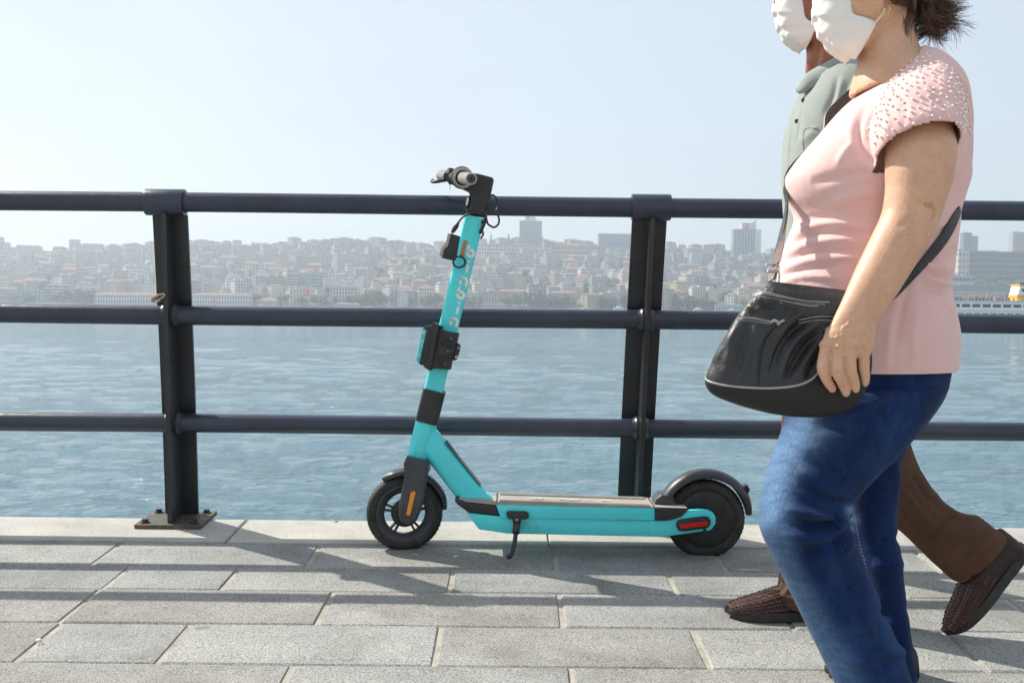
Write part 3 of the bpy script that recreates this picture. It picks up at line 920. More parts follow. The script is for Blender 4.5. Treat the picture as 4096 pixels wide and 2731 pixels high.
landmark(2200, 2395, 985, 1900, 'long_building', 'long cream building with rows of brick red windows left of the right post', 'building', (0.58, 0.50, 0.40), 3, 22, (0.5, 0.7), depth=22)
o, x, z, w_, h = landmark(2387, 2535, 942, 1985, 'concert_hall', 'dark box shaped hall with wide glazed front on the ridge beside the right post', 'building', (0.26, 0.29, 0.32), 2, 3, (0.1, 0.1), depth=30)
bm = bmesh.new(); b_box(bm, (w_ * 0.12, -15.6, h * 0.42), (w_ * 0.72, 1.0, h * 0.5)); bmo('glazed_front', bm, M['tower_glass'], o, world=False)
bm = bmesh.new(); b_box(bm, (0, 0, h + 1.3), (w_ + 2, 32, 1.4)); bmo('roof_edge', bm, M['tower_white'], o, world=False)
landmark(282, 316, 962, 2090, 'apartment_tower', 'small grey tower with a darker top standing on the ridge left of the left post', 'tower', (0.42, 0.46, 0.48), 14, 5, depth=14)
landmark(-20, 12, 952, 2100, 'apartment_tower', 'tallest of the stepped towers at the left edge', 'tower', (0.45, 0.48, 0.52), 18, 4, depth=14)
landmark(18, 38, 974, 2100, 'apartment_tower', 'middle stepped tower beside the left edge', 'tower', (0.43, 0.46, 0.5), 15, 4, depth=12)
landmark(37, 62, 992, 2105, 'apartment_tower', 'lowest right hand one of the stepped towers at the left edge', 'tower', (0.44, 0.47, 0.5), 12, 4, depth=12)
# round tower
x, z = on_ground(2778, 1850); ht = CAMZ + (1243 - 1012) * 1850 / FPX - z; rw = sizepx(26, 1850)
bm = bmesh.new(); b_cyl(bm, (0, 0, -4), (0, 0, ht), rw, n=28); o = bmo('round_tower', bm, M['tower_white'], None); o.location = (x, 1850, z)
tag(o, 'round white tower block with ribbon windows right of the right post', 'tower')
bm = bmesh.new()
for k in range(9): b_cyl(bm, (0, 0, ht * (k + 0.45) / 9), (0, 0, ht * (k + 0.8) / 9), rw + 0.12, n=28)
bmo('ribbon_windows', bm, M['tower_glass'], o, world=False); LAND.append((2752, 2804, 1815, 1880))
# minarets
for k, (px, lab) in enumerate(((1960, 'slim minaret nearest the scooter stem, above the long white block'), (2030, 'slim minaret beside the hotel tower, above the long white block'))):
    Y = 1990; x, z = on_ground(px, Y); zt = CAMZ + (1235 - 932) * Y / FPX
    bm = bmesh.new(); b_cyl(bm, (0, 0, 0), (0, 0, zt - z - 9), 2.3, 1.9, n=10); o = bmo('minaret', bm, M['tower_dark'], None); o.location = (x, Y, z)
    bm = bmesh.new(); b_cyl(bm, (0, 0, zt - z - 9), (0, 0, zt - z), 2.0, 0.1, n=10); bmo('spire', bm, M['tower_dark'], o, world=False)
    bm = bmesh.new(); b_cyl(bm, (0, 0, zt - z - 12), (0, 0, zt - z - 10.8), 2.1, n=12); bmo('gallery', bm, M['tower_white'], o, world=False)
    tag(o, lab, 'minaret')
# domed mosque
Y = 1760; x, z = on_ground(598, Y); w_ = sizepx(62, Y); zt = CAMZ + (1220 - 1060) * Y / FPX - z
bm = bmesh.new(); b_box(bm, (0, 0, zt / 2), (w_, w_, zt)); o = bmo('mosque', bm, M['tower_white'], None); o.location = (x, Y, z)
tag(o, 'pale grey domed mosque with twin minarets just left of the left post', 'mosque')
bm = bmesh.new(); b_sph(bm, (0, 0, zt), w_ * 0.36, 3, (1, 1, 0.85)); bmo('dome', bm, M['tower_dark'], o, True, world=False)
for s in (-1, 1):
    bm = bmesh.new(); b_cyl(bm, (s * w_ * 0.55, 0, 0), (s * w_ * 0.55, 0, zt * 1.9), 1.2, 0.6, n=8); bmo('minaret', bm, M['tower_white'], o, world=False)
for s in (-2, -1, 0, 1, 2):
    bm = bmesh.new(); b_box(bm, (s * w_ * 0.17, -w_ / 2 - 0.1, zt * 0.45), (w_ * 0.08, 0.3, zt * 0.5)); bmo('window', bm, M['town_win'], o, world=False)
LAND.append((560, 636, 1700, 1800))
# waterfront
def banner(o, w_, h, dep, x, z, s):
    bm = bmesh.new(); b_box(bm, (x, -dep / 2 - 0.25, z), (s * 0.75, 0.2, s)); f = bmo('red_banner', bm, M['flag_red'], o, world=False)
    bm = bmesh.new(); b_cyl(bm, (x, -dep / 2 - 0.37, z + s * 0.12), (x, -dep / 2 - 0.42, z + s * 0.12), s * 0.2, n=16); bmo('crescent', bm, M['white'], f, world=False)
    bm = bmesh.new(); b_cyl(bm, (x + s * 0.07, -dep / 2 - 0.43, z + s * 0.12), (x + s * 0.07, -dep / 2 - 0.48, z + s * 0.12), s * 0.16, n=16); bmo('crescent_gap', bm, M['flag_red'], f, world=False)
o, x, z, w_, h = landmark(385, 640, 1170, 1420, 'waterfront_hall', 'long white hall with a red roof on the shore left of the left post', 'building', (0.58, 0.58, 0.60), 2, 24, (0.45, 0.55), 'hip', 14)
o, x, z, w_, h = landmark(770, 1008, 1172, 1420, 'waterfront_hall', 'long white hall with red roof and banner on the shore right of the left post', 'building', (0.60, 0.60, 0.60), 2, 22, (0.45, 0.55), 'hip', 14)
banner(o, w_, h, 14, -w_ * 0.12, 4.5, 5)
landmark(-60, 95, 1172, 1425, 'waterfront_shed', 'long low grey blue shed on the shore at the left edge', 'building', (0.26, 0.31, 0.36), 1, 12, (0.2, 0.2), depth=14)
landmark(96, 190, 1165, 1440, 'waterfront_block', 'grey glazed block on the shore beside the long low shed', 'building', (0.36, 0.40, 0.45), 3, 6, (0.6, 0.6), depth=14)
landmark(190, 290, 1142, 1450, 'waterfront_block', 'white office block with ribbon windows behind the shoreline trees on the left', 'building', (0.56, 0.58, 0.60), 5, 3, (0.92, 0.45), depth=16)
landmark(1040, 1118, 1190, 1425, 'waterfront_pavilion', 'square white pavilion with a red pyramid roof on the shore left of the scooter', 'building', (0.55, 0.55, 0.55), 2, 7, roof='hip', depth=20)
landmark(1135, 1200, 1152, 1470, 'waterfront_block', 'white block with small square windows left of the red banner building', 'building', (0.60, 0.60, 0.60), 4, 7, depth=14)
o, x, z, w_, h = landmark(1200, 1256, 1148, 1465, 'banner_building', 'white building carrying a tall red banner on the shore left of the scooter', 'building', (0.56, 0.57, 0.60), 4, 2, (0.1, 0.1), depth=14)
banner(o, w_, h, 14, 0, h * 0.6, 10)
landmark(1322, 1428, 1150, 1455, 'arcaded_building', 'white building with a grid of deep windows and red roof edge near the scooter lamp', 'building', (0.62, 0.60, 0.56), 4, 9, (0.5, 0.66), depth=16)
landmark(1345, 1438, 1212, 1412, 'boathouse', 'low white boathouse with red roof at the water line left of the scooter stem', 'building', (0.62, 0.58, 0.55), 1, 8, roof='hip', depth=8)
landmark(1930, 2010, 1170, 1440, 'waterfront_block', 'pink and white six storey block on the shore right of the scooter stem', 'building', (0.50, 0.38, 0.36), 6, 7, depth=14)
landmark(1990, 2140, 1158, 1500, 'waterfront_block', 'long building with orange red roof above the shoreline trees under the hotel tower', 'building', (0.48, 0.42, 0.34), 4, 14, roof='hip', depth=14)
landmark(2195, 2305, 1164, 1450, 'waterfront_block', 'wide beige block with red roof on the shore left of the right post', 'building', (0.52, 0.46, 0.40), 4, 12, roof='hip', depth=14)
landmark(1925, 2030, 1218, 1408, 'quay_shed', 'low white quay shed at the water line right of the scooter stem', 'building', (0.60, 0.60, 0.60), 1, 12, depth=6)
landmark(2050, 2075, 1222, 1407, 'quay_shed', 'small white quay kiosk at the water line under the hotel tower', 'building', (0.60, 0.60, 0.60), 1, 3, depth=5)
landmark(2860, 2990, 1222, 1407, 'quay_shed', 'long white quay building at the water line left of the black bag', 'building', (0.56, 0.58, 0.60), 1, 14, depth=6)
# right of the woman
landmark(3835, 4180, 1010, 1700, 'slab_hotel', 'long dark slab building with a fine window grid on the wooded hill above the ferry', 'building', (0.22, 0.24, 0.27), 6, 44, (0.6, 0.72), depth=20)
landmark(3818, 3862, 1008, 1695, 'stair_block', 'cream end block joined to the long dark slab above the ferry', 'building', (0.60, 0.56, 0.46), 6, 3, (0.4, 0.4), depth=16)
o, *_ = landmark(4034, 4080, 932, 2050, 'apartment_tower', 'slim pale tower rising behind the long dark slab near the right edge', 'tower', (0.52, 0.52, 0.52), 22, 5, depth=18)
landmark(3838, 3872, 934, 2050, 'office_tower', 'blue glass tower with rounded top right behind the walking woman', 'tower', (0.30, 0.38, 0.46), 20, 6, (0.85, 0.7), depth=16)
landmark(3868, 3896, 948, 2045, 'office_tower', 'shorter flat topped glass tower next to the rounded one right of the woman', 'tower', (0.34, 0.42, 0.50), 18, 5, (0.85, 0.7), depth=16)
landmark(3700, 3835, 1000, 1900, 'office_tower', 'pale glass block half hidden behind the walking woman', 'tower', (0.40, 0.46, 0.52), 14, 12, (0.85, 0.6), depth=16)
landmark(3790, 3882, 1105, 1500, 'terraced_block', 'low terraced white block at the foot of the wooded hill beside the woman', 'building', (0.50, 0.52, 0.54), 4, 6, (0.85, 0.45), depth=16)
landmark(3790, 4250, 1146, 1440, 'terminal_roof', 'long low terminal with a pale roof behind the ferry', 'building', (0.20, 0.23, 0.26), 1, 20, (0.4, 0.3), depth=20)

# ---- ordinary houses: rows stepping up the hill ----
cands = []
r = random.Random(11)
for row in range(15):
    t = (row + 0.3) / 14.5
    Y = 1424 + (2065 - 1424) * t
    px = -60 + r.uniform(0, 40)
    while px < 4160:
        k = r.randrange(len(KINDS)); kd = KINDS[k]
        sc = r.uniform(0.85, 1.3)
        wpx = kd[0] * sc * FPX / Y
        pc = px + wpx / 2; yy = Y + r.uniform(-16, 16)
        gap = r.uniform(-6, 10) if r.random() < 0.8 else r.uniform(8, 34)
        ok = not blocked(pc, yy, wpx * 0.35)
        if 3835 < pc and yy < 1900: ok = False         # the wooded hill
        if ok: cands.append((pc, yy, k, sc, row))
        px += wpx + gap
def vis(c):
    pc = c[0]
    hid = (3120 < pc < 3800)                              # mostly behind the two people
    return (1 if hid else 0, c[1])
cands.sort(key=vis)
main = cands[:292]; rest = cands[292:]
used = {}
SLOPE = ['on the lowest row of the hillside', 'on the lower slope', 'half way up the hillside', 'on the upper slope', 'along the ridge']
houses = []
for pc, Y, k, sc, row in main:
    kd = KINDS[k]
    x, z = on_ground(pc, Y)
    ci = r.choices(range(len(WALLC)), WT)[0]
    cn, cc = WALLC[ci]
    mw, mn, mr, mb = kd[5]
    o = mobj('apartment_house', mw)
    v = r.uniform(0.88, 1.08)
    o.location = (x, Y, z); o.rotation_euler.z = R(r.gauss(27, 17)); o.scale = (sc, sc, sc * r.uniform(0.85, 1.15)); o.color = tuple(c * v for c in cc) + (1,)
    mobj('windows', mn, o)['kind'] = 'stuff'; mobj('roof', mr, o)
    if mb: mobj('balconies', mb, o)['kind'] = 'stuff'
    roofn = 'red hipped roof' if kd[4] == 'hip' else 'flat grey roof'
    extra = ' and front balconies' if mb else ''
    lab = f'{cn} {NUMS[kd[3]]} storey house with {roofn}{extra} {SLOPE[min(4, row // 3)]}, {where(pc)}'
    houses.append((o, lab, pc))
from collections import defaultdict
bylab = defaultdict(list)
for o, lab, pc in houses: bylab[lab].append((pc, o))
ORD = {0: 'leftmost', 1: 'second', 2: 'third', 3: 'fourth', 4: 'fifth'}
for lab, lst in bylab.items():
    lst.sort(key=lambda a: a[0])
    for i, (pc, o) in enumerate(lst):
        l2 = lab if len(lst) == 1 else ('leftmost ' if i == 0 else 'rightmost ' if i == len(lst) - 1 else 'middle ' if len(lst) == 3 else ['', 'second', 'third', 'fourth', 'fifth', 'sixth'][min(i, 5)] + ' ') + lab
        w_ = l2.split()
        tag(o, ' '.join(w_), 'house', 'apartment houses on the far hillside')
# shorten labels to at most 16 words
SHORT = [(' with ', ', '), (' storey house', ' storey house'), ('the tall ', 'the '), ('of the hillside', ''), (' hipped', ''), (' grey roof', ' roof'), (' and front balconies', ', balconies'),
         ('midway from ', 'between '), (' to ', ' and '), (' standing', ''), ('just ', ''), ('a little ', ''), ('mostly ', '')]
seen = {}
for o, lab, pc in houses:
    l2 = o['label']
    for a, b_ in SHORT:
        if len(l2.split()) <= 16: break
        l2 = l2.replace(a, b_)
    l2 = ' '.join(l2.split()[:16]) if len(l2.split()) > 16 else l2
    if l2 in seen: l2 = l2.replace('house', 'house set further right', 1) if seen[l2][0] < pc else l2.replace('house', 'house set further left', 1); l2 = ' '.join(l2.replace(' and ', ' ').replace('the ', '').split()[:16])
    seen[l2] = (pc,)
    o['label'] = l2
# everything beyond 300 of a kind, as one mass
vs = []; fs = []; cols = []
bm = bmesh.new()
for pc, Y, k, sc, row in rest:
    kd = KINDS[k]; x, z = on_ground(pc, Y)
    mm = Matrix.Translation((x, Y, z)) @ Matrix.Rotation(R(r.gauss(27, 17)), 4, 'Z') @ Matrix.Scale(sc, 4)
    for j, me in enumerate(kd[5][:3]):
        n0 = len(bm.faces); v0 = len(bm.verts)
        bm.from_mesh(me)
        bm.verts.ensure_lookup_table(); bm.faces.ensure_lookup_table()
        for vtx in bm.verts[v0:]: vtx.co = mm @ vtx.co
        mi = {0: 0, 1: 1, 2: 2 if kd[4] == 'hip' else 3}[j]
        for f in bm.faces[n0:]: f.material_index = mi
me = bpy.data.meshes.new('distant_houses')
for k_ in ('town_wall', 'town_win', 'town_roof', 'town_flat'): me.materials.append(M[k_])
bm.to_mesh(me); bm.free()
o = mobj('distant_houses', me); o.color = (0.5, 0.49, 0.46, 1)
tag(o, 'mass of further pale apartment houses packed along the top of the far hillside', 'houses', kind='stuff')

# ---- trees ----
def crown_mesh(seed, n=260):
    rr = np.random.default_rng(seed)
    cl = rr.normal(size=(9, 3)); cl /= np.linalg.norm(cl, axis=1)[:, None]; cl *= rr.uniform(0.3, 0.75, (9, 1)); cl[:, 2] = np.abs(cl[:, 2]) * 0.8
    vs = []; fs = []
    for i in range(n):
        c = cl[rr.integers(9)]
        d = rr.normal(size=3); d /= np.linalg.norm(d)
        p = c + d * rr.uniform(0.25, 0.42) + np.array([0, 0, 0.55])
        a = rr.normal(size=3); a /= np.linalg.norm(a); b_ = np.cross(a, d); b_ /= np.linalg.norm(b_) + 1e-9
        s = rr.uniform(0.07, 0.15); o = len(vs)
        for q in (a * s, b_ * s, -a * s, -b_ * s): vs.append(tuple(p + q))
        fs.append((o, o + 1, o + 2, o + 3))
    me = bpy.data.meshes.new('crown'); me.from_pydata(vs, [], fs); me.materials.append(M['leaf'])
    return me
CROWNS = [crown_mesh(s, 300) for s in range(6)]
bm = bmesh.new(); b_cyl(bm, (0, 0, -0.4), (0, 0, 0.7), 0.06, 0.04, 6); TR = bpy.data.meshes.new('trunk'); bm.to_mesh(TR); bm.free(); TR.materials.append(M['bark'])
def tree(px, Y, s, lab, group, z=None):
    x, zz = on_ground(px, Y)
    if z is not None: zz = z
    o = mobj('tree', CROWNS[r.randrange(6)]); o.name = 'broadleaf_tree'
    e = o
    o.location = (x, Y, zz); o.scale = (s * r.uniform(0.9, 1.2), s, s * r.uniform(0.8, 1.1)); o.rotation_euler.z = r.uniform(0, 6.28)
    t = mobj('trunk', TR, o)
    tag(o, lab, 'tree', group)
    return o
tl = []
spots = [(2560 - 0, 1425), ]
shore = [(20, 9), (60, 10), (120, 8), (232, 11), (255, 12), (410, 9), (1022, 10), (1265, 12), (1290, 13), (1440, 12), (1590, 12), (1625, 10), (1835, 11), (1865, 12), (1890, 10), (2240, 10), (2265, 12), (2440, 11), (2620, 14), (2800, 13), (2825, 12), (2850, 11), (285, 13), (320, 15), (350, 16), (372, 15), (455, 10), (655, 11), (1125, 12), (1160, 13), (1185, 12), (1210, 11), (1340, 9), (1395, 9), (1465, 13), (1492, 15), (1520, 13), (1555, 14), (1700, 12), (1745, 13),
         (2035, 11), (2062, 13), (2095, 15), (2120, 16), (2150, 15), (2180, 13), (2215, 11), (2385, 12), (2410, 13), (2480, 14), (2505, 12), (2655, 14), (2685, 17), (2715, 18), (2745, 17), (2770, 15), (2975, 10), (3050, 12), (3090, 12)]
SH = ['tall', 'rounded', 'spreading', 'low']
cnt = defaultdict(int)
def tlabel(px, s, place):
    kind = 'big' if s > 14 else 'medium' if s > 11 else 'small'
    l = f'{kind} hazy green tree {place}, {where(px)}'
    cnt[l] += 1
    return l
for px, s in shore: tl.append((px, 1428 + r.uniform(-5, 5), s * 0.95, 'on the shore'))
for i in range(170):
    px = r.uniform(0, 3120) if i < 158 else r.uniform(3800, 4096)
    Y = r.uniform(1480, 1950)
    if blocked(px, Y, 10) or (px > 3800 and Y < 1900): continue
    pl = ['low on the hillside', 'mid hillside', 'high on the hillside'][int((Y - 1480) / 157)]
    tl.append((px, Y - 8, r.uniform(8, 15), pl))
tobs = []
for px, Y, s, pl in tl:
    kind = 'big' if s > 14 else 'medium' if s > 11 else 'small'
    tobs.append((px, tree(px, Y, s, None, 'trees on the far shore'), f'{kind} hazy green tree {pl}, {where(px)}'))
by = defaultdict(list)
for px, o, l in tobs: by[l].append((px, o))
ORDW = ['left hand', 'second', 'third', 'fourth', 'fifth', 'sixth', 'seventh', 'eighth']
for l, lst in by.items():
    lst.sort(key=lambda a: a[0])
    for i, (px, o) in enumerate(lst):
        o['label'] = l if len(lst) == 1 else ('left hand ' if i == 0 else 'right hand ' if i == len(lst) - 1 else 'middle ' if len(lst) == 3 else ORDW[min(i, 7)] + ' from left ') + l
        o['category'] = 'tree'
        if len(o['label'].split()) > 16: o['label'] = ' '.join(o['label'].replace('just ', '').replace('a little ', '').split()[:16])
# wood on the hill at right: one mass
vs = []; fs = []
for i in range(420):
    px = r.uniform(3800, 4200); Y = r.uniform(1500, 1690)
    x, z = on_ground(px, Y); s = r.uniform(9, 16)
    me = CROWNS[i % 6]; o = len(vs)
    for v_ in me.vertices: vs.append((x + v_.co.x * s, Y + v_.co.y * s, z + v_.co.z * s))
    for p_ in me.polygons: fs.append(tuple(q + o for q in p_.vertices))
o = mk('hillside_wood', vs, fs, M['leaf']); tag(o, 'dark wooded slope of close trees below the long slab building above the ferry', 'wood', kind='stuff')

# ---- small boats at the far shore ----
def boat(px, lab, s=1.0):
    Y = 1330; x = (px - 2048) * Y / FPX
    bm = bmesh.new()
    P = [(-11, 0), (9, 0), (13, 3.4), (-11.5, 2.6)]
    b_prism(bm, P, I4, -2.6, 2.6); o = bmo('motor_yacht', bm, M['white']); o.location = (x, Y, WZ - 0.4); o.scale = (s, s, s)
    tag(o, lab, 'boat', 'white boats moored along the far shore')
    bm = bmesh.new(); b_prism(bm, [(-7, 2.6), (5, 2.6), (3, 5.2), (-6, 5.2)], I4, -2, 2); c = bmo('cabin', bm, M['white'], o, world=False)
    bm = bmesh.new(); b_box(bm, (-1.3, 0, 4.1), (9.2, 4.1, 0.9)); bmo('cabin_window', bm, M['dark_glass'], c, world=False)
    bm = bmesh.new(); b_prism(bm, [(-4, 5.2), (1.5, 5.2), (0.5, 7), (-3.5, 7)], I4, -1.5, 1.5); bmo('flybridge', bm, M['white'], o, world=False)
    bm = bmesh.new(); b_cyl(bm, (-1, 0, 7), (-1, 0, 11), 0.12, n=6); bmo('mast', bm, M['white'], o, world=False)
boat(2478, 'white motor yacht moored on the far shore just left of the right post', 1.15)
boat(2795, 'white boat moored on the far shore between the right post and the bag')
boat(2930, 'white boat moored on the far shore nearest the bag', 0.9)
boat(2330, 'smallest white boat on the far shore left of the yacht', 0.7)

# ---- ferry ----
FY = 420.0
fx = lambda px: (px - 2048) * FY / FPX
fz = lambda py, px=3950: CAMZ + (1235 + ROLL * (px - 2048) - py) * FY / FPX
fe = empty('passenger_ferry', (fx(4300), FY, WZ)); tag(fe, 'white passenger ferry with a yellow and white wheelhouse, passing right of the walking woman', 'ferry')
x0, x1 = fx(3690), fx(4720)
bm = bmesh.new(); b_prism(bm, [(x0 + 4, WZ - 0.5), (x1 - 3, WZ - 0.5), (x1 + 3, fz(1230)), (x0, fz(1230))], I4, FY - 5, FY + 5)
hull = bmo('hull', bm, M['white'], fe)
bm = bmesh.new(); b_box(bm, ((x0 + x1) / 2, FY, (fz(1230) + fz(1205)) / 2), (x1 - x0 - 3, 9, fz(1205) - fz(1230))); sup = bmo('main_cabin', bm, M['white'], fe)
bm = bmesh.new(); b_box(bm, ((x0 + x1) / 2, FY, fz(1243)), (x1 - x0 - 1, 10.2, 0.35)); bmo('rubbing_strake', bm, M['cream'], fe)
bm = bmesh.new(); b_box(bm, ((x0 + x1) / 2, FY, fz(1204)), (x1 - x0 - 2, 10, 0.25)); bmo('upper_deck', bm, M['cream'], fe)
for k in range(24):
    xc = fx(3842 + 40.5 * (k - 3))
    if not (x0 + 3 < xc < x1 - 3): continue
    bm = bmesh.new(); b_box(bm, (xc, FY - 4.55, fz(1223.5)), (sizepx(32, FY), 0.12, sizepx(12, FY))); bmo('cabin_window', bm, M['dark_glass'], sup)
for k in range(30):
    xc = fx(3852 + 40.5 * (k - 3) * 0.8)
    if not (x0 + 3 < xc < x1 - 3) or 18 < k % 7 * 5 < 20: continue
    bm = bmesh.new(); b_box(bm, (xc, FY - 5.05, fz(1257)), (sizepx(24, FY), 0.12, sizepx(8, FY))); bmo('hull_window', bm, M['dark_glass'], hull)
xa, xb = fx(3700), fx(4003)
bm = bmesh.new(); b_box(bm, ((xa + xb) / 2, FY, fz(1172)), (xb - xa, 9, 0.5)); ca = bmo('deck_canopy', bm, M['cream'], fe)
for k in range(20):
    xx = xa + (xb - xa) * (k + 0.5) / 20
    for yy in (-4.3, 4.3):
        bm = bmesh.new(); b_box(bm, (xx, FY + yy, (fz(1204) + fz(1172)) / 2), (0.14, 0.14, fz(1172) - fz(1204))); bmo('canopy_post', bm, M['white'], ca)
bm = bmesh.new()
for k in range(40): b_box(bm, (xa + (fx(4060) - xa) * k / 39, FY - 4.9, fz(1199)), (0.07, 0.07, 1.1))
b_box(bm, ((xa + fx(4060)) / 2, FY - 4.9, fz(1194)), (fx(4060) - xa, 0.08, 0.08))
o = bmo('deck_railing', bm, M['white'], fe); o['kind'] = 'stuff'
# wheelhouse and funnel block
bm = bmesh.new(); b_prism(bm, [(fx(4048), fz(1204)), (fx(4210), fz(1204)), (fx(4205), fz(1142)), (fx(4058), fz(1142)), (fx(4050), fz(1178))], I4, FY - 3.6, FY + 3.6)
wh = bmo('wheelhouse', bm, M['white'], fe)
bm = bmesh.new(); b_box(bm, (fx(4130), FY, fz(1190)), (fx(4212) - fx(4046), 7.5, fz(1178) - fz(1202))); bmo('yellow_band', bm, M['yellow'], wh)
bm = bmesh.new(); b_box(bm, (fx(4132), FY, fz(1140)), (fx(4212) - fx(4056), 7.6, 0.6)); bmo('yellow_roof', bm, M['yellow'], wh)
bm = bmesh.new(); b_box(bm, (fx(4070), FY - 3.68, fz(1160)), (sizepx(10, FY), 0.1, sizepx(13, FY))); bmo('wheelhouse_window', bm, M['dark_glass'], wh)
bm = bmesh.new(); b_cyl(bm, (fx(4084), FY, fz(1140)), (fx(4084), FY, fz(1128)), 0.7, n=12); bmo('exhaust_stack', bm, M['blk'], wh)
# passengers: too small and many to tell apart
bm = bmesh.new()
r2 = random.Random(5)
for k in range(80):
    xx = r2.uniform(xa, fx(4100)); yy = FY + r2.uniform(-4.2, 3)
    b_box(bm, (xx, yy, fz(1204) + 0.65), (0.45, 0.35, 1.0)); b_sph(bm, (xx, yy, fz(1204) + 1.35), 0.17, 1)
o = bmo('seated_passengers', bm, M['ferry_orange']); tag(o, 'rows of tiny passengers in orange red on the open upper deck of the ferry', 'passengers', kind='stuff')

# ---- haze ----
bm = bmesh.new(); b_box(bm, (0, 1190, 100), (3100, 2560, 210)); o = bmo('haze', bm, M['haze']); tag(o, kind='stuff')
# ---------------------------------------------------------------- electric scooter
sc_root = empty('electric_scooter', (0.3, 3.42, 0)); tag(sc_root, 'turquoise and black electric kick scooter leaning on its kickstand in front of the railing', 'scooter')
def z2(x, y): return (1400 + x * 0.7018, 1200 + y * 0.7018)
def z3(x, y): return (1750 + x * 0.574, 1750 + y * 0.574)
def zA(x, y): return (1650 + x * 0.306, 620 + y * 0.306)
def zB(x, y): return (1650 + x * 0.2041, 1240 + y * 0.2041)
def pprism(name, pts, Yn, depth, mat, parent=sc_root, bevel=0.003, seg=2, T=None, smooth=40):
    A = [W(p[0], p[1], Yn) for p in pts]
    bm = bmesh.new()
    a = [bm.verts.new(v) for v in A]; b_ = [bm.verts.new(v + Vector((0, depth, 0))) for v in A]
    n = len(pts)
    f0 = bm.faces.new(a); f1 = bm.faces.new(b_[::-1])
    for k in range(n): bm.faces.new((a[k], b_[k], b_[(k + 1) % n], a[(k + 1) % n]))
    if T is not None: bmesh.ops.transform(bm, matrix=T, verts=bm.verts)
    bmesh.ops.recalc_face_normals(bm, faces=bm.faces[:])
    if bevel:
        ed = [e for e in bm.edges if (e.verts[0].co - e.verts[1].co).length > 0 and (e in f0.edges or e in f1.edges)] if f0.is_valid else bm.edges[:]
        bmesh.ops.bevel(bm, geom=ed, offset=bevel, segments=seg, affect='EDGES', profile=0.5, clamp_overlap=True)
    o = bmo(name, bm, mat, parent)
    return auto_smooth(o, smooth)
def beam(name, p0, p1, sec, mat, parent=sc_root, sc1=1.0, bevel=0):
    """section (list of local (a, b)) swept from p0 to p1; a lies in the picture plane, b along depth"""
    p0, p1 = Vector(p0), Vector(p1); t = (p1 - p0).normalized()
    bdir = Vector((0, 1, 0)); bdir = (bdir - t * t.dot(bdir)).normalized(); adir = bdir.cross(t).normalized()
    bm = bmesh.new()
    A = [bm.verts.new(p0 + adir * a + bdir * b_) for a, b_ in sec]
    B = [bm.verts.new(p1 + adir * a * sc1 + bdir * b_ * sc1) for a, b_ in sec]
    n = len(sec)
    bm.faces.new(A); bm.faces.new(B[::-1])
    for k in range(n): bm.faces.new((A[k], B[k], B[(k + 1) % n], A[(k + 1) % n]))
    return auto_smooth(bmo(name, bm, mat, parent, bevel=bevel, seg=1), 32), adir, bdir, t
def rrect(w_, h_, c, n=3):
    pts = []
    for cx, cy, a0 in ((w_/2 - c, h_/2 - c, 0), (-w_/2 + c, h_/2 - c, 90), (-w_/2 + c, -h_/2 + c, 180), (w_/2 - c, -h_/2 + c, 270)):
        for k in range(n + 1):
            a = R(a0 + 90 * k / n); pts.append((cx + c * math.cos(a), cy + c * math.sin(a)))
    return pts
octs = []
for cx, cy, a0, c in ((1, 1, 0, .012), (-1, 1, 90, .016), (-1, -1, 180, .015), (1, -1, 270, .004)):
    for k in range(4):
        a = R(a0 + 30 * k); octs.append((cx * (.0305 - c) + c * math.cos(a), cy * (.026 - c) + c * math.sin(a)))
YT, YB = 3.385, 3.432
# stem
st0 = W(*((1658 + 1747) / 2, 1695), 3.432); st1 = W(1899, 866, YT)
sm_a = W((1700 + 1777) / 2, 1559, 3.425)
stem, adir, bdir, tdir = beam('stem_tube', st0, st1, octs, M['teal'])
beam('stem_sleeve', W(1706.5, 1686, 3.432), W(1739, 1558, 3.425), [(a * 1.13, b_ * 1.13) for a, b_ in rrect(0.063, 0.058, 0.012, 5)], M['blk'], bevel=0.001)
# head tube
head, *_ = beam('head_tube', W(1670, 1838, 3.438), W(1706.5, 1686, 3.432), rrect(0.070, 0.062, 0.028, 6), M['teal'], bevel=0.0015)
# letters
def glyph(ch):
    polys = []
    def ring(cx, cy, ro, ri, a0, a1, n=22):
        for k in range(n):
            t0 = R(a0 + (a1 - a0) * k / n); t1 = R(a0 + (a1 - a0) * (k + 1) / n)
            polys.append([(cx + ri*math.cos(t0), cy + ri*math.sin(t0)), (cx + ro*math.cos(t0), cy + ro*math.sin(t0)), (cx + ro*math.cos(t1), cy + ro*math.sin(t1)), (cx + ri*math.cos(t1), cy + ri*math.sin(t1))])
    if ch == 'b':
        ring(0, 0.5, 0.52, 0.2, 0, 360, 32); polys.append([(-0.52, 0.5), (-0.2, 0.62), (-0.2, 1.42), (-0.52, 1.22)])
    elif ch == 'i':
        polys.append([(-0.14, 0), (0.14, 0.08), (0.14, 1.0), (-0.14, 0.94)]); ring(0, 1.30, 0.16, 0.0, 0, 360, 16)
    else:
        ring(0, 0.52, 0.48, 0.2, 0, 180, 18)
        polys.append([(-0.48, 0.08), (-0.2, 0.0), (-0.2, 0.52), (-0.48, 0.52)]); polys.append([(-0.48, 0.52), (-0.2, 0.52), (-0.2, 0.94), (-0.48, 1.02)])
        polys.append([(0.2, 0.0), (0.48, -0.08), (0.48, 0.52), (0.2, 0.52)])
    return polys
def write(name, items, origin_fn, right, upv, nrm, size, mat, parent):
    vs = []; fs = []
    for ch, org, s in items:
        for poly in glyph(ch):
            o = len(vs)
            for x, y in poly: vs.append(org + right * (x * s * size) + upv * (y * s * size) + nrm)
            fs.append(tuple(range(o, o + len(poly))))
    return mk(name, vs, fs, mat, parent)
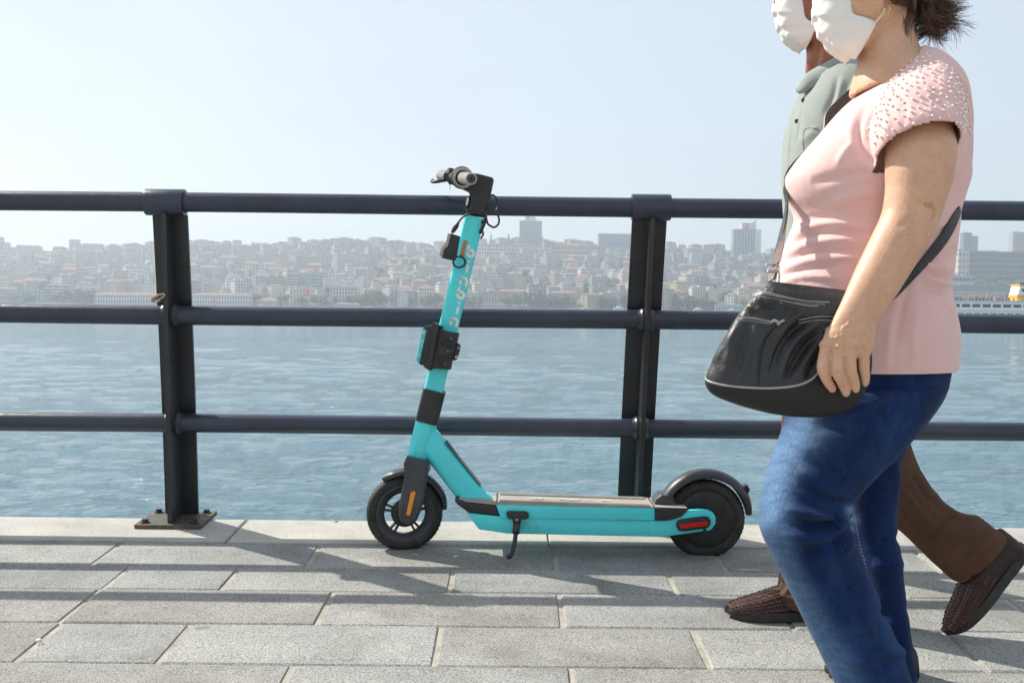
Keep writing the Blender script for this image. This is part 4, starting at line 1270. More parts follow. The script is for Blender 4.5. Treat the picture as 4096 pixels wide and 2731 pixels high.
# brand word runs down the near face of the stem
cs = [('b', 1881, 1033), ('i', 1868, 1094), ('n', 1855, 1144), ('b', 1842, 1199), ('i', 1829, 1260), ('n', 1816, 1306)]
front_off = -bdir * 0.0265
its = []
for ch, px, py in cs:
    Yc = YT + (3.432 - YT) * (py - 866) / (1695 - 866)
    base = W(px - 3, py - 2, Yc - 0.0265)
    its.append((ch, base, 1.0))
lr = -adir if adir.x < 0 else adir
up_s = tdir
word = write('lettering', its, None, lr, up_s, -bdir * 0.0012, 0.0278, M['white_print'], sc_root)
# down tube
dt0 = W(1700, 1740, 3.438); dt1 = W(1902, 1998, 3.432)
beam('down_tube', dt0 , dt1, rrect(0.083, 0.060, 0.024, 5), M['teal'], sc1=1.06)
pprism('tube_foot', [(1832, 1990), (1862, 1978), (1950, 1982), (1972, 1996), (1972, 2006), (1834, 2003)], 3.395, 0.075, M['teal'], bevel=0.006)
d_ = (dt1 - dt0).normalized(); nrm_ = Vector((-d_.z, 0, d_.x)); nrm_ = nrm_ if nrm_.z > 0 else -nrm_
bm = bmesh.new()
qa = dt0 + d_ * 0.055 + nrm_ * 0.0425; qb = dt0 + d_ * 0.235 + nrm_ * 0.0435
mid = (qa + qb) / 2; ang = math.atan2(-(qb - qa).z, (qb - qa).x)
b_box(bm, (0, 0, 0), ((qb - qa).length, 0.052, 0.0018), Matrix.Translation(mid + Vector((0, -0.001, 0))) @ Matrix.Rotation(ang, 4, 'Y'))
bmo('warning_decal', bm, M['decal'], sc_root, bevel=0.0004, seg=1)
# front assembly, steered a little towards the camera
FWC = W(1619, 2049, 3.452)
steer = Matrix.Translation(FWC) @ Matrix.Rotation(R(11), 4, 'Z') @ Matrix.Translation(-FWC)
def wheel(C, r, T, front):
    MM = T @ Matrix.Translation(C) @ Matrix.Rotation(R(90), 4, 'X')
    wo_ = None
    bm = bmesh.new()
    prof = []
    rb = r - 0.029
    for k in range(17):
        a = R(-115 + 230 * k / 16)
        prof.append((rb + 0.006 + 0.023 * math.cos(a), 0.0245 * math.sin(a)))
    prof.append(prof[0])
    b_lathe(bm, prof, MM, 96)
    ty = bmo('tyre', bm, M['rubber'], None, True)
    # tread: shallow slanted blocks
    bm = bmesh.new()
    nb = 48
    for k in range(nb):
        a = 2 * math.pi * k / nb
        for s in (-1, 1):
            RM = MM @ Matrix.Rotation(a + s * 0.02, 4, 'Z') @ Matrix.Translation((r - 0.0042, 0, s * 0.0115)) @ Matrix.Rotation(R(-s * 26), 4, 'Y') @ Matrix.Rotation(R(s * 30), 4, 'X')
            b_box(bm, (0, 0, 0), (0.0035, 0.0085, 0.015), RM)
    rt_ = ty; ty.parent = sc_root; ty.matrix_parent_inverse = wm(sc_root).inverted()
    tr = bmo('tread', bm, M['rubber'], ty); tr['kind'] = 'stuff'
    if front:
        bm = bmesh.new()
        b_lathe(bm, [(0.0915, 0.019), (0.094, 0.023), (0.089, 0.024), (0.070, 0.016), (0.0665, 0.012), (0.0665, -0.012), (0.070, -0.016), (0.089, -0.024), (0.094, -0.023), (0.0915, -0.019), (0.0915, 0.019)], MM, 72)
        rim = auto_smooth(bmo('rim', bm, M['fork'], ty), 30)
        for k in range(5):
            for s in (-1, 1):
                bm = bmesh.new()
                a = 2 * math.pi * k / 5 + 0.32 + s * 0.13
                b_box(bm, (0.054, 0, 0), (0.032, 0.0075, 0.018), MM @ Matrix.Rotation(a, 4, 'Z'))
                bmo('spoke', bm, M['fork'], rim, bevel=0.001, seg=1)
        bm = bmesh.new()
        b_lathe(bm, [(0, 0.030), (0.030, 0.030), (0.040, 0.024), (0.0445, 0.012), (0.0445, -0.012), (0.040, -0.024), (0.030, -0.03), (0, -0.03)], MM, 48)
        auto_smooth(bmo('drum_hub', bm, M['hub'], rim), 30)
    else:
        bm = bmesh.new()
        b_lathe(bm, [(0, 0.030), (0.070, 0.028), (0.086, 0.024), (0.0905, 0.021), (0.094, 0.023), (0.097, 0.018), (0.097, -0.018), (0.094, -0.023), (0.0905, -0.021), (0.086, -0.024), (0.070, -0.028), (0, -0.030)], MM, 72)
        hb = auto_smooth(bmo('motor_hub', bm, M['hub'], ty), 25)
        for k in range(6):
            a = 2 * math.pi * k / 6 + 0.5
            bm = bmesh.new(); p = MM @ Vector((0.062 * math.cos(a), 0.062 * math.sin(a), 0.0285)); b_cyl(bm, p, p + Vector((0, -0.0025, 0)), 0.004, n=10)
            bmo('hub_screw', bm, M['blk'], hb)
    return ty
wheel(FWC, 0.1225, steer, True)
RWC = W(2820, 2072, 3.425)
wheel(RWC, 0.1262, Matrix.Identity(4), False)
def arcfender(name, C, T, a0, a1, r0, hw, hh, mat, taper0=0.4, taper1=0.25, n=40, thick=0.0035, wfun=None):
    bm = bmesh.new(); rows = []
    m_ = 14
    for i in range(n + 1):
        t = i / n; a = R(a0 + (a1 - a0) * t)
        k = min(1, taper0 + t * 6) * min(1, taper1 + (1 - t) * 5)
        row = []
        for lay in (0, 1):
            for j in range(m_ + 1):
                q = R(180 * j / m_)
                y = hw * k * math.cos(q); rr = r0 + (hh * (0.55 + 0.45 * k)) * math.sin(q) ** 0.6
                if lay: y *= (1 - thick / hw); rr -= thick
                row.append(bm.verts.new(T @ (Vector(C) + Vector((rr * math.cos(a), y, rr * math.sin(a))))))
        outer, inner = row[:m_ + 1], row[m_ + 1:]
        rows.append(outer + inner[::-1])
    L_ = len(rows[0])
    for A, B in zip(rows[:-1], rows[1:]):
        for j in range(L_): bm.faces.new((A[j], A[(j + 1) % L_], B[(j + 1) % L_], B[j]))
    bm.faces.new(rows[0]); bm.faces.new(rows[-1][::-1])
    return auto_smooth(bmo(name, bm, mat, sc_root), 50)
arcfender('front_fender', FWC, steer, 124, 3, 0.1265, 0.034, 0.017, M['fork'], 0.25, 0.2)
rf = arcfender('rear_fender', RWC, Matrix.Identity(4), 172, 5, 0.1355, 0.037, 0.024, M['fork'], 1.0, 0.2)
pprism('fender_root', [z3(1512, 462), z3(1522, 430), z3(1560, 400), z3(1650, 410), z3(1655, 450), z3(1690, 475), z3(1742, 492), z3(1700, 496)], 3.385, 0.08, M['fork'], bevel=0.006)
pprism('tail_light', [z3(2130, 345), z3(2165, 332), z3(2180, 362), z3(2172, 388), z3(2150, 380)], 3.40, 0.05, M['blk_gloss'], rf, bevel=0.004)
# fork
for Yn, dd in ((3.372, 0.026), (3.505, 0.026)):
    f_ = pprism('fork_blade', [z2(322, 892), z2(444, 918), z2(441, 1000), z2(434, 1060), z2(420, 1130), z2(400, 1212), z2(378, 1258), z2(345, 1280), z2(315, 1282), z2(287, 1262), z2(273, 1228), z2(279, 1160), z2(293, 1090), z2(308, 1000), z2(303, 935)], Yn, dd, M['fork'], bevel=0.009, seg=3)
    if Yn < 3.4:
        pprism('orange_reflector', [z2(354, 1092), z2(366, 1088), z2(374, 1096), z2(344, 1218), z2(340, 1226), z2(322, 1224), z2(321, 1216), z2(346, 1098)], Yn - 0.0015, 0.003, M['orange_reflector'], f_, bevel=0.0006, seg=1)
pprism('fork_crown', [z2(322, 892), z2(444, 918), z2(441, 1000), z2(400, 1012), z2(330, 1000), z2(306, 960), z2(303, 935)], 3.378, 0.148, M['fork'], bevel=0.008, seg=3)
# deck
YN, DW = 3.342, 0.172
body = pprism('deck_body', [z3(205, 522), z3(440, 548), z3(1515, 578), z3(1615, 580), z3(1600, 688), z3(1570, 692), z3(1100, 682), z3(480, 668), z3(380, 652), z3(290, 640), z3(260, 602)], YN + 0.006, DW - 0.012, M['teal'], bevel=0.004)
pprism('side_panel', [z3(408, 468), z3(1515, 492), z3(1515, 578), z3(440, 562)], YN, DW, M['teal'], body, bevel=0.0035)
for yy, dd in ((YN + 0.004, 0.020), (YN + DW - 0.03, 0.020)):
    arm = pprism('wheel_arm', [z3(1480, 577), z3(1600, 577), z3(1700, 547), z3(1745, 505), z3(1830, 500), z3(1884, 504), z3(1920, 522), z3(1940, 556), z3(1938, 598), z3(1915, 634), z3(1888, 650), z3(1876, 650), z3(1874, 634), z3(1854, 634), z3(1850, 652), z3(1700, 673), z3(1575, 690), z3(1480, 690)], yy, dd, M['teal'], bevel=0.003)
    if dd and yy < 3.4:
        pad = pprism('reflector_housing', [z3(1664, 598), z3(1680, 575), z3(1720, 566), z3(1860, 548), z3(1890, 553), z3(1905, 578), z3(1903, 606), z3(1885, 628), z3(1850, 636), z3(1720, 654), z3(1685, 650), z3(1668, 628)], yy - 0.010, 0.011, M['blk'], arm, bevel=0.003)
        pprism('red_reflector', [z3(1690, 606), z3(1880, 583), z3(1884, 588), z3(1884, 606), z3(1878, 613), z3(1700, 634), z3(1690, 630)], yy - 0.0125, 0.004, M['red_reflector'], pad, bevel=0.0008, seg=1)
pprism('front_bumper', [z3(120, 432), z3(150, 430), z3(200, 446), z3(410, 466), z3(440, 546), z3(330, 536), z3(212, 520), z3(140, 468), z3(124, 450)], YN + 0.004, DW - 0.008, M['blk'], bevel=0.006, seg=3)
pprism('rear_corner', [z3(1515, 491), z3(1740, 493), z3(1742, 500), z3(1700, 547), z3(1655, 566), z3(1600, 576), z3(1515, 578)], YN - 0.003, DW + 0.006, M['blk'], bevel=0.003)
pprism('deck_plate', [z3(150, 428), z3(205, 441), z3(1740, 489), z3(1740, 493), z3(408, 468), z3(200, 447)], YN + 0.003, DW - 0.006, M['deck'], bevel=0.001, seg=1)
# studs of the deck mat
bm = bmesh.new()
def dz(px): return W(px, 2001 + (px - 1868) * 0.0315 + 1.5, YN).z
pa, pb = z3(440, 0)[0], z3(1490, 0)[0]
for lane, (ya, nr) in enumerate(((YN + 0.010, 3), (YN + DW - 0.040, 3))):
    for rr_ in range(nr):
        yy = ya + 0.0115 * rr_
        for k in range(66):
            px = pa + (pb - pa) * (k + 0.5 * (rr_ % 2)) / 66
            P = W(px, 2005, YN); zt = dz(px)
            b_box(bm, (P.x, yy, zt + 0.0012), (0.0056, 0.0062, 0.0036))
    for k in range(14):
        px = z3(235, 0)[0] + (z3(400, 0)[0] - z3(235, 0)[0]) * k / 13
        b_box(bm, (W(px, 2005, YN).x, ya + 0.008, dz(px) - 0.0006), (0.0045, 0.02, 0.0026))
st_ = bmo('mat_studs', bm, M['deck'], sc_root); st_['kind'] = 'stuff'
its = []
xs_ = [z3(735, 0)[0], z3(812, 0)[0], z3(905, 0)[0], z3(985, 0)[0], z3(1075, 0)[0], z3(1205, 0)[0]]
for ch, px in zip('binbin', xs_):
    its.append((ch, Vector((W(px, 2000, YN + 0.08).x, YN + 0.078, dz(px) + 0.0012)), 1.0))
write('deck_lettering', its, None, Vector((0, 1, 0)), Vector((-1, 0, 0.028)), Vector((0, 0, 0.0006)), 0.029, M['deck_print'], sc_root)
# seams across the deck
for a in (412, 1512):
    px = z3(a, 0)[0]; bm = bmesh.new(); b_box(bm, (W(px, 2005, YN).x, YN + DW / 2, dz(px) + 0.0002), (0.003, DW - 0.008, 0.002)); bmo('deck_seam', bm, M['blk'], sc_root)
# kickstand
kst = pprism('kickstand_mount', [z3(480, 520), z3(500, 512), z3(615, 515), z3(636, 530), z3(636, 556), z3(618, 570), z3(584, 570), z3(578, 605), z3(528, 603), z3(520, 568), z3(498, 566), z3(480, 548)], YN - 0.014, 0.014, M['blk'], bevel=0.003)
bm = bmesh.new(); p = W(*z3(553, 570), YN - 0.015); b_cyl(bm, p, p + Vector((0, -0.004, 0)), 0.0045, n=14); bmo('pivot_bolt', bm, M['black_oxide'], kst)
leg_top = W(*z3(552, 600), YN - 0.010)
foot = G(*z3(520, 826)); foot.z += 0.006
mid_ = W(*z3(546, 665), YN - 0.028)
kl = tube('kickstand_leg', [leg_top, mid_], 0.0115, M['blk'], kst, 12, 3)
tube('kickstand_rod', [mid_, W(*z3(535, 740), YN - 0.045), W(*z3(519, 800), YN - 0.062), W(*z3(505, 826), YN - 0.066), W(*z3(482, 830), YN - 0.067)], 0.0072, M['blk'], kst, 12, 5)
# handlebar stem head
hd = pprism('handlebar_stem', [zA(800, 235), zA(850, 238), zA(1040, 288), zA(1060, 315), zA(1012, 545), zA(972, 700), zA(944, 808), zA(800, 785), zA(704, 760), zA(700, 715), zA(738, 600), zA(745, 500), zA(722, 468), zA(650, 432), zA(575, 398), zA(560, 330), zA(610, 250)], 3.352, 0.062, M['blk'], bevel=0.010, seg=4)
g0 = W(*zA(768, 312), 3.165); g1 = W(*zA(372, 268), 3.625); gd = (g1 - g0).normalized(); GL = (g1 - g0).length
bm = bmesh.new(); b_cyl(bm, g0 + gd * 0.02, g1 - gd * 0.02, 0.0125, n=28); hb = auto_smooth(bmo('handlebar', bm, M['blk'], sc_root), 30)
for a, b_ in ((0.0, 0.115), (GL - 0.125, GL)):
    bm = bmesh.new()
    b_cyl(bm, g0 + gd * a, g0 + gd * b_, 0.0178, 0.0178, n=36)
    g_ = bmo('hand_grip', bm, M['grip'], hb, bevel=0.0015, seg=2); auto_smooth(g_, 40)
    for k in range(14):
        bm = bmesh.new() if k == 0 else bm
        c = g0 + gd * (a + 0.012 + k * (b_ - a - 0.02) / 14)
        b_cyl(bm, c, c + gd * 0.003, 0.0183, n=36)
    auto_smooth(bmo('grip_ribs', bm, M['grip'], g_), 40)
bm = bmesh.new(); b_cyl(bm, g0 - gd * 0.001, g0 + gd * 0.004, 0.0135, n=30); bmo('grip_cap', bm, M['fork'], hb)
bm = bmesh.new(); b_cyl(bm, g0 - gd * 0.0022, g0 + gd * 0.001, 0.0048, n=20); bmo('cap_screw', bm, M['blk_gloss'], hb)
# throttle ring with its knurls
tc_ = g0 + gd * 0.128
bm = bmesh.new()
q_ = gd.to_track_quat('Z', 'Y').to_matrix().to_4x4(); TM = Matrix.Translation(tc_) @ q_
b_lathe(bm, [(0.013, -0.006), (0.022, -0.008), (0.030, -0.002), (0.0345, 0.004), (0.0345, 0.010), (0.030, 0.012), (0.013, 0.012), (0.013, -0.006)], TM, 48)
th_ = auto_smooth(bmo('bell_ring', bm, M['blk'], hb), 30)
bm = bmesh.new()
for k in range(30):
    a = 2 * math.pi * k / 30
    b_box(bm, (0.0268, 0, -0.0048), (0.010, 0.0032, 0.004), TM @ Matrix.Rotation(a, 4, 'Z'))
kn = bmo('ring_knurls', bm, M['steel'], th_); kn['kind'] = 'stuff'
# brake clamp, lever and display box on the far half
c = g0 + gd * (GL - 0.15)
bm = bmesh.new(); b_cyl(bm, c, c + gd * 0.02, 0.019, n=24); cl_ = auto_smooth(bmo('brake_clamp', bm, M['blk'], hb), 30)
tube('brake_lever', [c + Vector((-0.012, 0, -0.012)), c + Vector((-0.045, 0.0, -0.018)), c + Vector((-0.060, 0.04, -0.012)), c + Vector((-0.062, 0.11, 0.0))], 0.0055, M['blk'], cl_, 10, 5)
pprism('display_box', [zA(455, 172), zA(490, 166), zA(580, 186), zA(570, 262), zA(530, 290), zA(540, 372), zA(470, 366), zA(440, 320), zA(436, 240)], 3.44, 0.05, M['blk'], hb, bevel=0.003)
pprism('display_face', [zA(452, 176), zA(484, 170), zA(476, 240), zA(444, 238)], 3.437, 0.045, M['grip'], hb, bevel=0.002)
tube('loose_wire', [W(*zA(490, 366), 3.44), W(*zA(488, 410), 3.44), W(*zA(494, 458), 3.44)], 0.0009, M['blk'], hb, 6, 4)
# white oval badge on the stem head
pprism('round_badge', [zA(722, 535), zA(736, 530), zA(744, 560), zA(742, 610), zA(728, 660), zA(706, 692), zA(692, 688), zA(690, 650), zA(700, 590)], 3.350, 0.03, M['blk_gloss'], hd, bevel=0.002)
pprism('badge_face', [zA(722, 548), zA(732, 546), zA(734, 590), zA(722, 640), zA(704, 672), zA(700, 640), zA(708, 590)], 3.3475, 0.01, M['white_print'], hd, bevel=0.001)
# cables
cab = tube('control_cable', [W(*zA(800, 758), 3.350), W(*zA(740, 770), 3.348), W(*zA(650, 820), 3.348), W(*zA(600, 885), 3.35)], 0.0032, M['blk'], sc_root, 10, 6)
tube('cable_plug', [W(*zA(600, 885), 3.35), W(*zA(560, 950), 3.352), W(*zA(515, 1020), 3.355)], 0.007, M['blk'], cab, 12, 5, radii=[0.004, 0.008, 0.0075, 0.004])
tube('brake_cable', [W(*zA(960, 700), 3.36), W(*zA(1010, 696), 3.35), W(*zA(1080, 735), 3.35), W(*zA(1130, 830), 3.352), W(*zA(1118, 910), 3.355), W(*zA(1060, 945), 3.36), W(*zA(990, 905), 3.36), W(*zA(970, 850), 3.358), W(*zA(960, 790), 3.356)], 0.0032, M['blk'], sc_root, 10, 8)
tube('brake_cable', [W(*zA(1010, 545), 3.40), W(*zA(1055, 525), 3.41), W(*zA(1105, 590), 3.42), W(*zA(1115, 680), 3.42), W(*zA(1080, 740), 3.41), W(*zA(1000, 770), 3.40)], 0.0030, M['blk'], sc_root, 10, 8)
tube('cable_bundle', [W(*zA(955, 780), 3.352), W(*zA(950, 860), 3.350), W(*zA(915, 950), 3.350), W(*zA(888, 1010), 3.352)], 0.0055, M['blk'], sc_root, 10, 6)
tube('brake_cable', [W(*zA(910, 985), 3.356), W(*zA(925, 1030), 3.36), W(*zA(895, 1090), 3.38)], 0.003, M['blk'], sc_root, 8, 6)
for q in ((918, 880), (890, 1010)):
    bm = bmesh.new(); p = W(*zA(*q), 3.360); b_cyl(bm, p, p + Vector((0, -0.003, 0)), 0.0055, n=16); bmo('cable_grommet', bm, M['blk'], sc_root)
# lamp box, amber strip and coiled ring
lb = pprism('lamp_box', [zA(465, 1025), zA(515, 1030), zA(660, 1075), zA(650, 1160), zA(600, 1310), zA(560, 1378), zA(390, 1345), zA(350, 1310), zA(372, 1215), zA(430, 1150)], 3.372, 0.055, M['blk'], bevel=0.002)
pprism('lamp_lens', [zA(462, 1026), zA(500, 1030), zA(462, 1190), zA(410, 1235), zA(388, 1340), zA(350, 1312), zA(372, 1213), zA(430, 1150)], 3.3705, 0.053, M['grip'], lb, bevel=0.001)
pprism('amber_strip', [zA(668, 1110), zA(710, 1118), zA(655, 1330), zA(618, 1318)], 3.358, 0.02, M['wood_orange'], sc_root, bevel=0.002)
ring_pts = [W(zA(610, 1390)[0] + 24 * math.cos(a), zA(610, 1398)[1] + 22 * math.sin(a), 3.352) for a in np.linspace(-1.7, 4.5, 16)]
tube('cable_ring', ring_pts, 0.0034, M['blk'], sc_root, 10, 4)
# battery or rental lock box
lk = pprism('bracket', [zB(585, 395), zB(742, 430), zB(902, 460), zB(862, 640), zB(775, 980), zB(735, 1172), zB(560, 1160), zB(400, 1140), zB(360, 1190), zB(310, 1165), zB(400, 820), zB(500, 420), zB(515, 320), zB(582, 338)], 3.352, 0.082, M['blk'], bevel=0.002)
pprism('lock_plate', [zB(385, 270), zB(410, 248), zB(580, 325), zB(520, 330), zB(355, 1185), zB(305, 1172), zB(215, 1110), zB(330, 900)], 3.338, 0.11, M['blk'], lk, bevel=0.003)
bx = pprism('tracker_box', [zB(222, 335), zB(260, 312), zB(380, 305), zB(490, 345), zB(500, 385), zB(335, 1120), zB(140, 1070), zB(70, 990), zB(75, 960), zB(205, 350)], 3.345, 0.095, M['blk_gloss'], lk, bevel=0.006, seg=3)
pprism('turquoise_label', [zB(212, 352), zB(288, 388), zB(140, 1055), zB(64, 985)], 3.3445, 0.0905, M['label_teal'], bx, bevel=0.003)
for a, b_, c, d in ((222, 440, 36, 34), (205, 610, 20, 50), (180, 690, 14, 40), (130, 880, 20, 60)):
    pprism('label_print', [zB(a - c/2, b_ - d/2), zB(a + c/2, b_ - d/2 + 5), zB(a + c/2 - d*0.22, b_ + d/2 + 5), zB(a - c/2 - d*0.22, b_ + d/2)], 3.3442, 0.002, M['white_print'], bx, bevel=0)
tab = pprism('lock_tab', [zB(862, 640), zB(915, 655), zB(945, 700), zB(935, 760), zB(880, 960), zB(840, 990), zB(775, 980)], 3.365, 0.012, M['blk'], lk, bevel=0.002)
for q, r_, mt in (((862, 920), 0.0044, 'white_print'), ((905, 740), 0.0035, 'black_oxide'), ((760, 555), 0.0022, 'black_oxide'), ((695, 805), 0.0022, 'black_oxide'), ((634, 1055), 0.0022, 'black_oxide'), ((630, 555), 0.002, 'black_oxide')):
    bm = bmesh.new(); p = W(*zB(*q), 3.3635 if r_ > 0.003 else 3.350); b_cyl(bm, p, p + Vector((0, -0.003, 0)), r_, n=16); bmo('screw', bm, M[mt], lk)
bm = bmesh.new(); p = W(*zB(862, 920), 3.3602); b_cyl(bm, p, p + Vector((0, -0.0015, 0)), 0.0018, n=12); bmo('keyhole', bm, M['blk'], tab)
for (p0, p1) in (((560, 640), (830, 700)), ((500, 930), (790, 905)), ((620, 545), (770, 600)), ((540, 1040), (640, 1080))):
    A = W(*zB(*p0), 3.350); B = W(*zB(*p1), 3.350); tube('bracket_rib', [A, (A + B) / 2 + Vector((0, -0.001, 0)), B], 0.004, M['blk'], lk, 8, 3)

# ---------------------------------------------------------------- small litter
rp = empty('crushed_paper_cup', W(645, 1195, 3.60)); tag(rp, 'small crushed paper roll with brown scraps wedged on the middle rail at the left post', 'litter')
PP = W(0, 0, 1) ; base = W(640, 1212, 3.615)
vs = []; fs = []
for j, yy in enumerate((-0.02, 0.0, 0.02)):
    for k, (a, b_) in enumerate([(617, 1206), (618, 1198), (628, 1189), (645, 1181), (664, 1178), (668, 1186), (660, 1193), (650, 1198), (640, 1208), (628, 1212), (617, 1206)]):
        p = W(640 + (a - 640) * 1.15 - 6, 1212 + (b_ - 1212) * 1.15, 3.575); vs.append((p.x, p.y + yy + 0.003 * math.sin(k * 2.1 + j), p.z))
n = 11
for j in range(2):
    for k in range(n - 1): fs.append((j*n + k, j*n + k + 1, (j+1)*n + k + 1, (j+1)*n + k))
o = mk('paper_wall', vs, fs, M['paper'], rp, True); s = o.modifiers.new('s', 'SOLIDIFY'); s.thickness = 0.0018
bm = bmesh.new()
for k in range(14): b_sph(bm, W(random.uniform(620, 648), random.uniform(1188, 1204), 3.568), random.uniform(0.002, 0.004), 1, (1, 1.5, 0.7))
bmo('brown_scraps', bm, M['tobacco'], rp)
g_ = G(156, 2569)
bm = bmesh.new(); b_sph(bm, (g_.x, g_.y, gz(g_.y) + 0.005), 0.008, 2, (1, 0.8, 0.7)); tag(bmo('white_pebble', bm, M['pebble'], None, True), 'tiny white pebble lying in the diagonal paving joint at lower left', 'pebble')
for (a, b_, c) in ((1345, 2094, 0.006), ):
    g_ = G(a, b_); bm = bmesh.new(); b_sph(bm, (g_.x, g_.y, gz(g_.y) + 0.008), c, 1, (1.4, 0.6, 0.4)); tag(bmo('dark_crumb', bm, M['tobacco'], None, True), 'tiny dark crumb on the pale kerb left of the front wheel', 'crumb')
from mathutils.bvhtree import BVHTree
# ---------------------------------------------------------------- people
def T_(rows, sub=4, n=44, p=2.15):
    """like ribs, rows may carry a 7th value: how far (m) the near side of the section is raised"""
    A = []
    for r_ in rows:
        a = V(r_[0], r_[1], r_[4]); b = V(r_[2], r_[3], r_[4])
        ha = max(.02, (b - a).length / 2)          # the outline of a deep section bulges past its mid plane
        b.x -= (b.x * r_[5] / r_[4]) ** 2 / (2 * ha); a.x += (a.x * r_[5] / r_[4]) ** 2 / (2 * ha)
        A.append((*a, *b, r_[5], r_[6] if len(r_) > 6 else 0.0))
    A = catmull(A, sub); vs = []; fs = []
    for q in A:
        a = q[:3]; b = q[3:6]; c = (a + b) / 2; h = (b - a) / 2
        yv = np.array([0, 1.0, 0]); yv = yv - h * np.dot(yv, h) / (np.dot(h, h) + 1e-12); yv /= np.linalg.norm(yv)
        mv = yv * q[6] + np.array([0, 0, -q[7]])
        for k in range(n):
            t = 2 * math.pi * k / n; ct, st = math.cos(t), math.sin(t)
            vs.append(c + h * math.copysign(abs(ct) ** (2 / p), ct) + mv * math.copysign(abs(st) ** (2 / p), st))
    L_ = len(A)
    for i in range(L_ - 1):
        for k in range(n):
            k2 = (k + 1) % n; fs.append((i*n + k, i*n + k2, (i+1)*n + k2, (i+1)*n + k))
    fs.append(tuple(range(n))[::-1]); fs.append(tuple((L_-1)*n + k for k in range(n)))
    return vs, fs
def ball(x, y, Y, r, sc=(1, 1, 1)):
    bm = bmesh.new(); b_sph(bm, V(x, y, Y), r, 2, sc)
    vs = [v.co.copy() for v in bm.verts]; fs = [tuple(v.index for v in f.verts) for f in bm.faces]; bm.free(); return vs, fs
def inpoly(uv, poly):
    x, y = uv[:, 0], uv[:, 1]; ins = np.zeros(len(uv), bool); n = len(poly)
    for i in range(n):
        x1, y1 = poly[i]; x2, y2 = poly[(i + 1) % n]
        c = ((y1 > y) != (y2 > y)) & (x < (x2 - x1) * (y - y1) / (y2 - y1 + 1e-12) + x1)
        ins ^= c
    return ins
def drop(me, test):
    """delete faces for which test(centre Nx3, normal Nx3, uv Nx2) is true"""
    n = len(me.polygons)
    c = np.empty(n * 3, np.float32); me.polygons.foreach_get('center', c); c = c.reshape(-1, 3).astype(float)
    no = np.empty(n * 3, np.float32); me.polygons.foreach_get('normal', no); no = no.reshape(-1, 3).astype(float)
    kill = test(c, no, proj(c))
    bm = bmesh.new(); bm.from_mesh(me); bm.faces.ensure_lookup_table()
    bmesh.ops.delete(bm, geom=[bm.faces[i] for i in np.nonzero(kill)[0]], context='FACES')
    bm.to_mesh(me); bm.free()
def put(name, me, mat, parent, thick=0):
    o = mkm(name, me, mat, parent, True)
    if thick:
        s = o.modifiers.new('s', 'SOLIDIFY'); s.thickness = thick; s.offset = -1
    return o
def join(name, mes):
    bm = bmesh.new()
    for me in mes: bm.from_mesh(me)
    out = bpy.data.meshes.new(name); bm.to_mesh(out); bm.free(); return out
def ribbon(name, pts, w, mat, parent, centre=None, thick=0.0025, sub=8, wid=None):
    """flat strap: pts are world points; it lies against a body whose axis passes through centre (x, y)"""
    P = catmull([tuple(p) for p in pts], sub); T = np.gradient(P, axis=0); T /= np.linalg.norm(T, axis=1)[:, None]
    bm = bmesh.new(); rows = []
    for i, p in enumerate(P):
        if centre is None: o_ = np.array([0, -1.0, 0])
        else:
            o_ = np.array([p[0] - centre[0], p[1] - centre[1], 0.0]); o_ /= np.linalg.norm(o_) + 1e-9
        s = np.cross(T[i], o_); s /= np.linalg.norm(s) + 1e-9; nn = np.cross(s, T[i])
        ww = w / 2
        rows.append([bm.verts.new(p + s * a * ww + nn * b_ * thick / 2) for a, b_ in ((-1, -1), (1, -1), (1, 1), (-1, 1))])
    for A, B in zip(rows[:-1], rows[1:]):
        for k in range(4): bm.faces.new((A[k], A[(k+1) % 4], B[(k+1) % 4], B[k]))
    bm.faces.new(rows[0]); bm.faces.new(rows[-1][::-1])
    return auto_smooth(bmo(name, bm, mat, parent), 40)

# =============================== the woman ===============================
WY = 2.30
woman = empty('person', (V(2050, 1500, 2.3).x, WY, gz(WY)))
tag(woman, 'woman in pale pink pearl trimmed T-shirt and blue jeans walking left, nearest the camera', 'person')
torso = [(2072, 140, 2118, 112, WY, .060), (2030, 172, 2165, 138, WY, .115), (1975, 210, 2212, 188, WY, .150), (1925, 252, 2228, 247, WY, .165),
         (1876, 312, 2232, 305, WY, .168), (1828, 370, 2230, 375, WY, .165), (1802, 413, 2220, 430, WY, .160), (1805, 455, 2207, 475, WY, .152),
         (1824, 498, 2203, 515, WY, .146), (1810, 545, 2197, 560, WY, .148), (1795, 597, 2192, 615, WY, .154), (1785, 650, 2185, 665, WY, .162)]
hips = [(1785, 700, 2194, 715, WY, .170), (1795, 760, 2204, 770, WY, .175), (1805, 815, 2203, 820, WY, .176), (1815, 862, 2190, 866, WY, .174)]
head = [(1985, -112, 2035, -112, WY, .030), (1935, -95, 2072, -98, WY, .056), (1905, -60, 2096, -66, WY, .071), (1893, -28, 2100, -35, WY, .0745),
        (1892, 5, 2098, 0, WY, .073), (1893, 38, 2085, 28, WY, .067), (1900, 68, 2062, 55, WY, .060), (1912, 95, 2035, 82, WY, .050), (1934, 116, 2005, 108, WY, .036)]
neck = [(1975, 20, 2085, -10, WY, .052), (1972, 75, 2098, 40, WY, .054), (1970, 115, 2104, 80, WY, .056), (1968, 150, 2112, 112, WY, .062), (1955, 190, 2130, 140, WY, .085), (1950, 220, 2150, 170, WY, .10)]
jaw = [(1960, 60, 2020, 20, WY - .02, .045), (1950, 95, 2005, 60, WY - .01, .045), (1950, 122, 1985, 95, WY, .036)]
chest = [(a + (5 if i < 4 else 20), b + 6, c - (5 if i < 2 else 22), d + 6, e, f - (.006 if i < 3 else .022)) for i, (a, b, c, d, e, f) in enumerate(torso)]
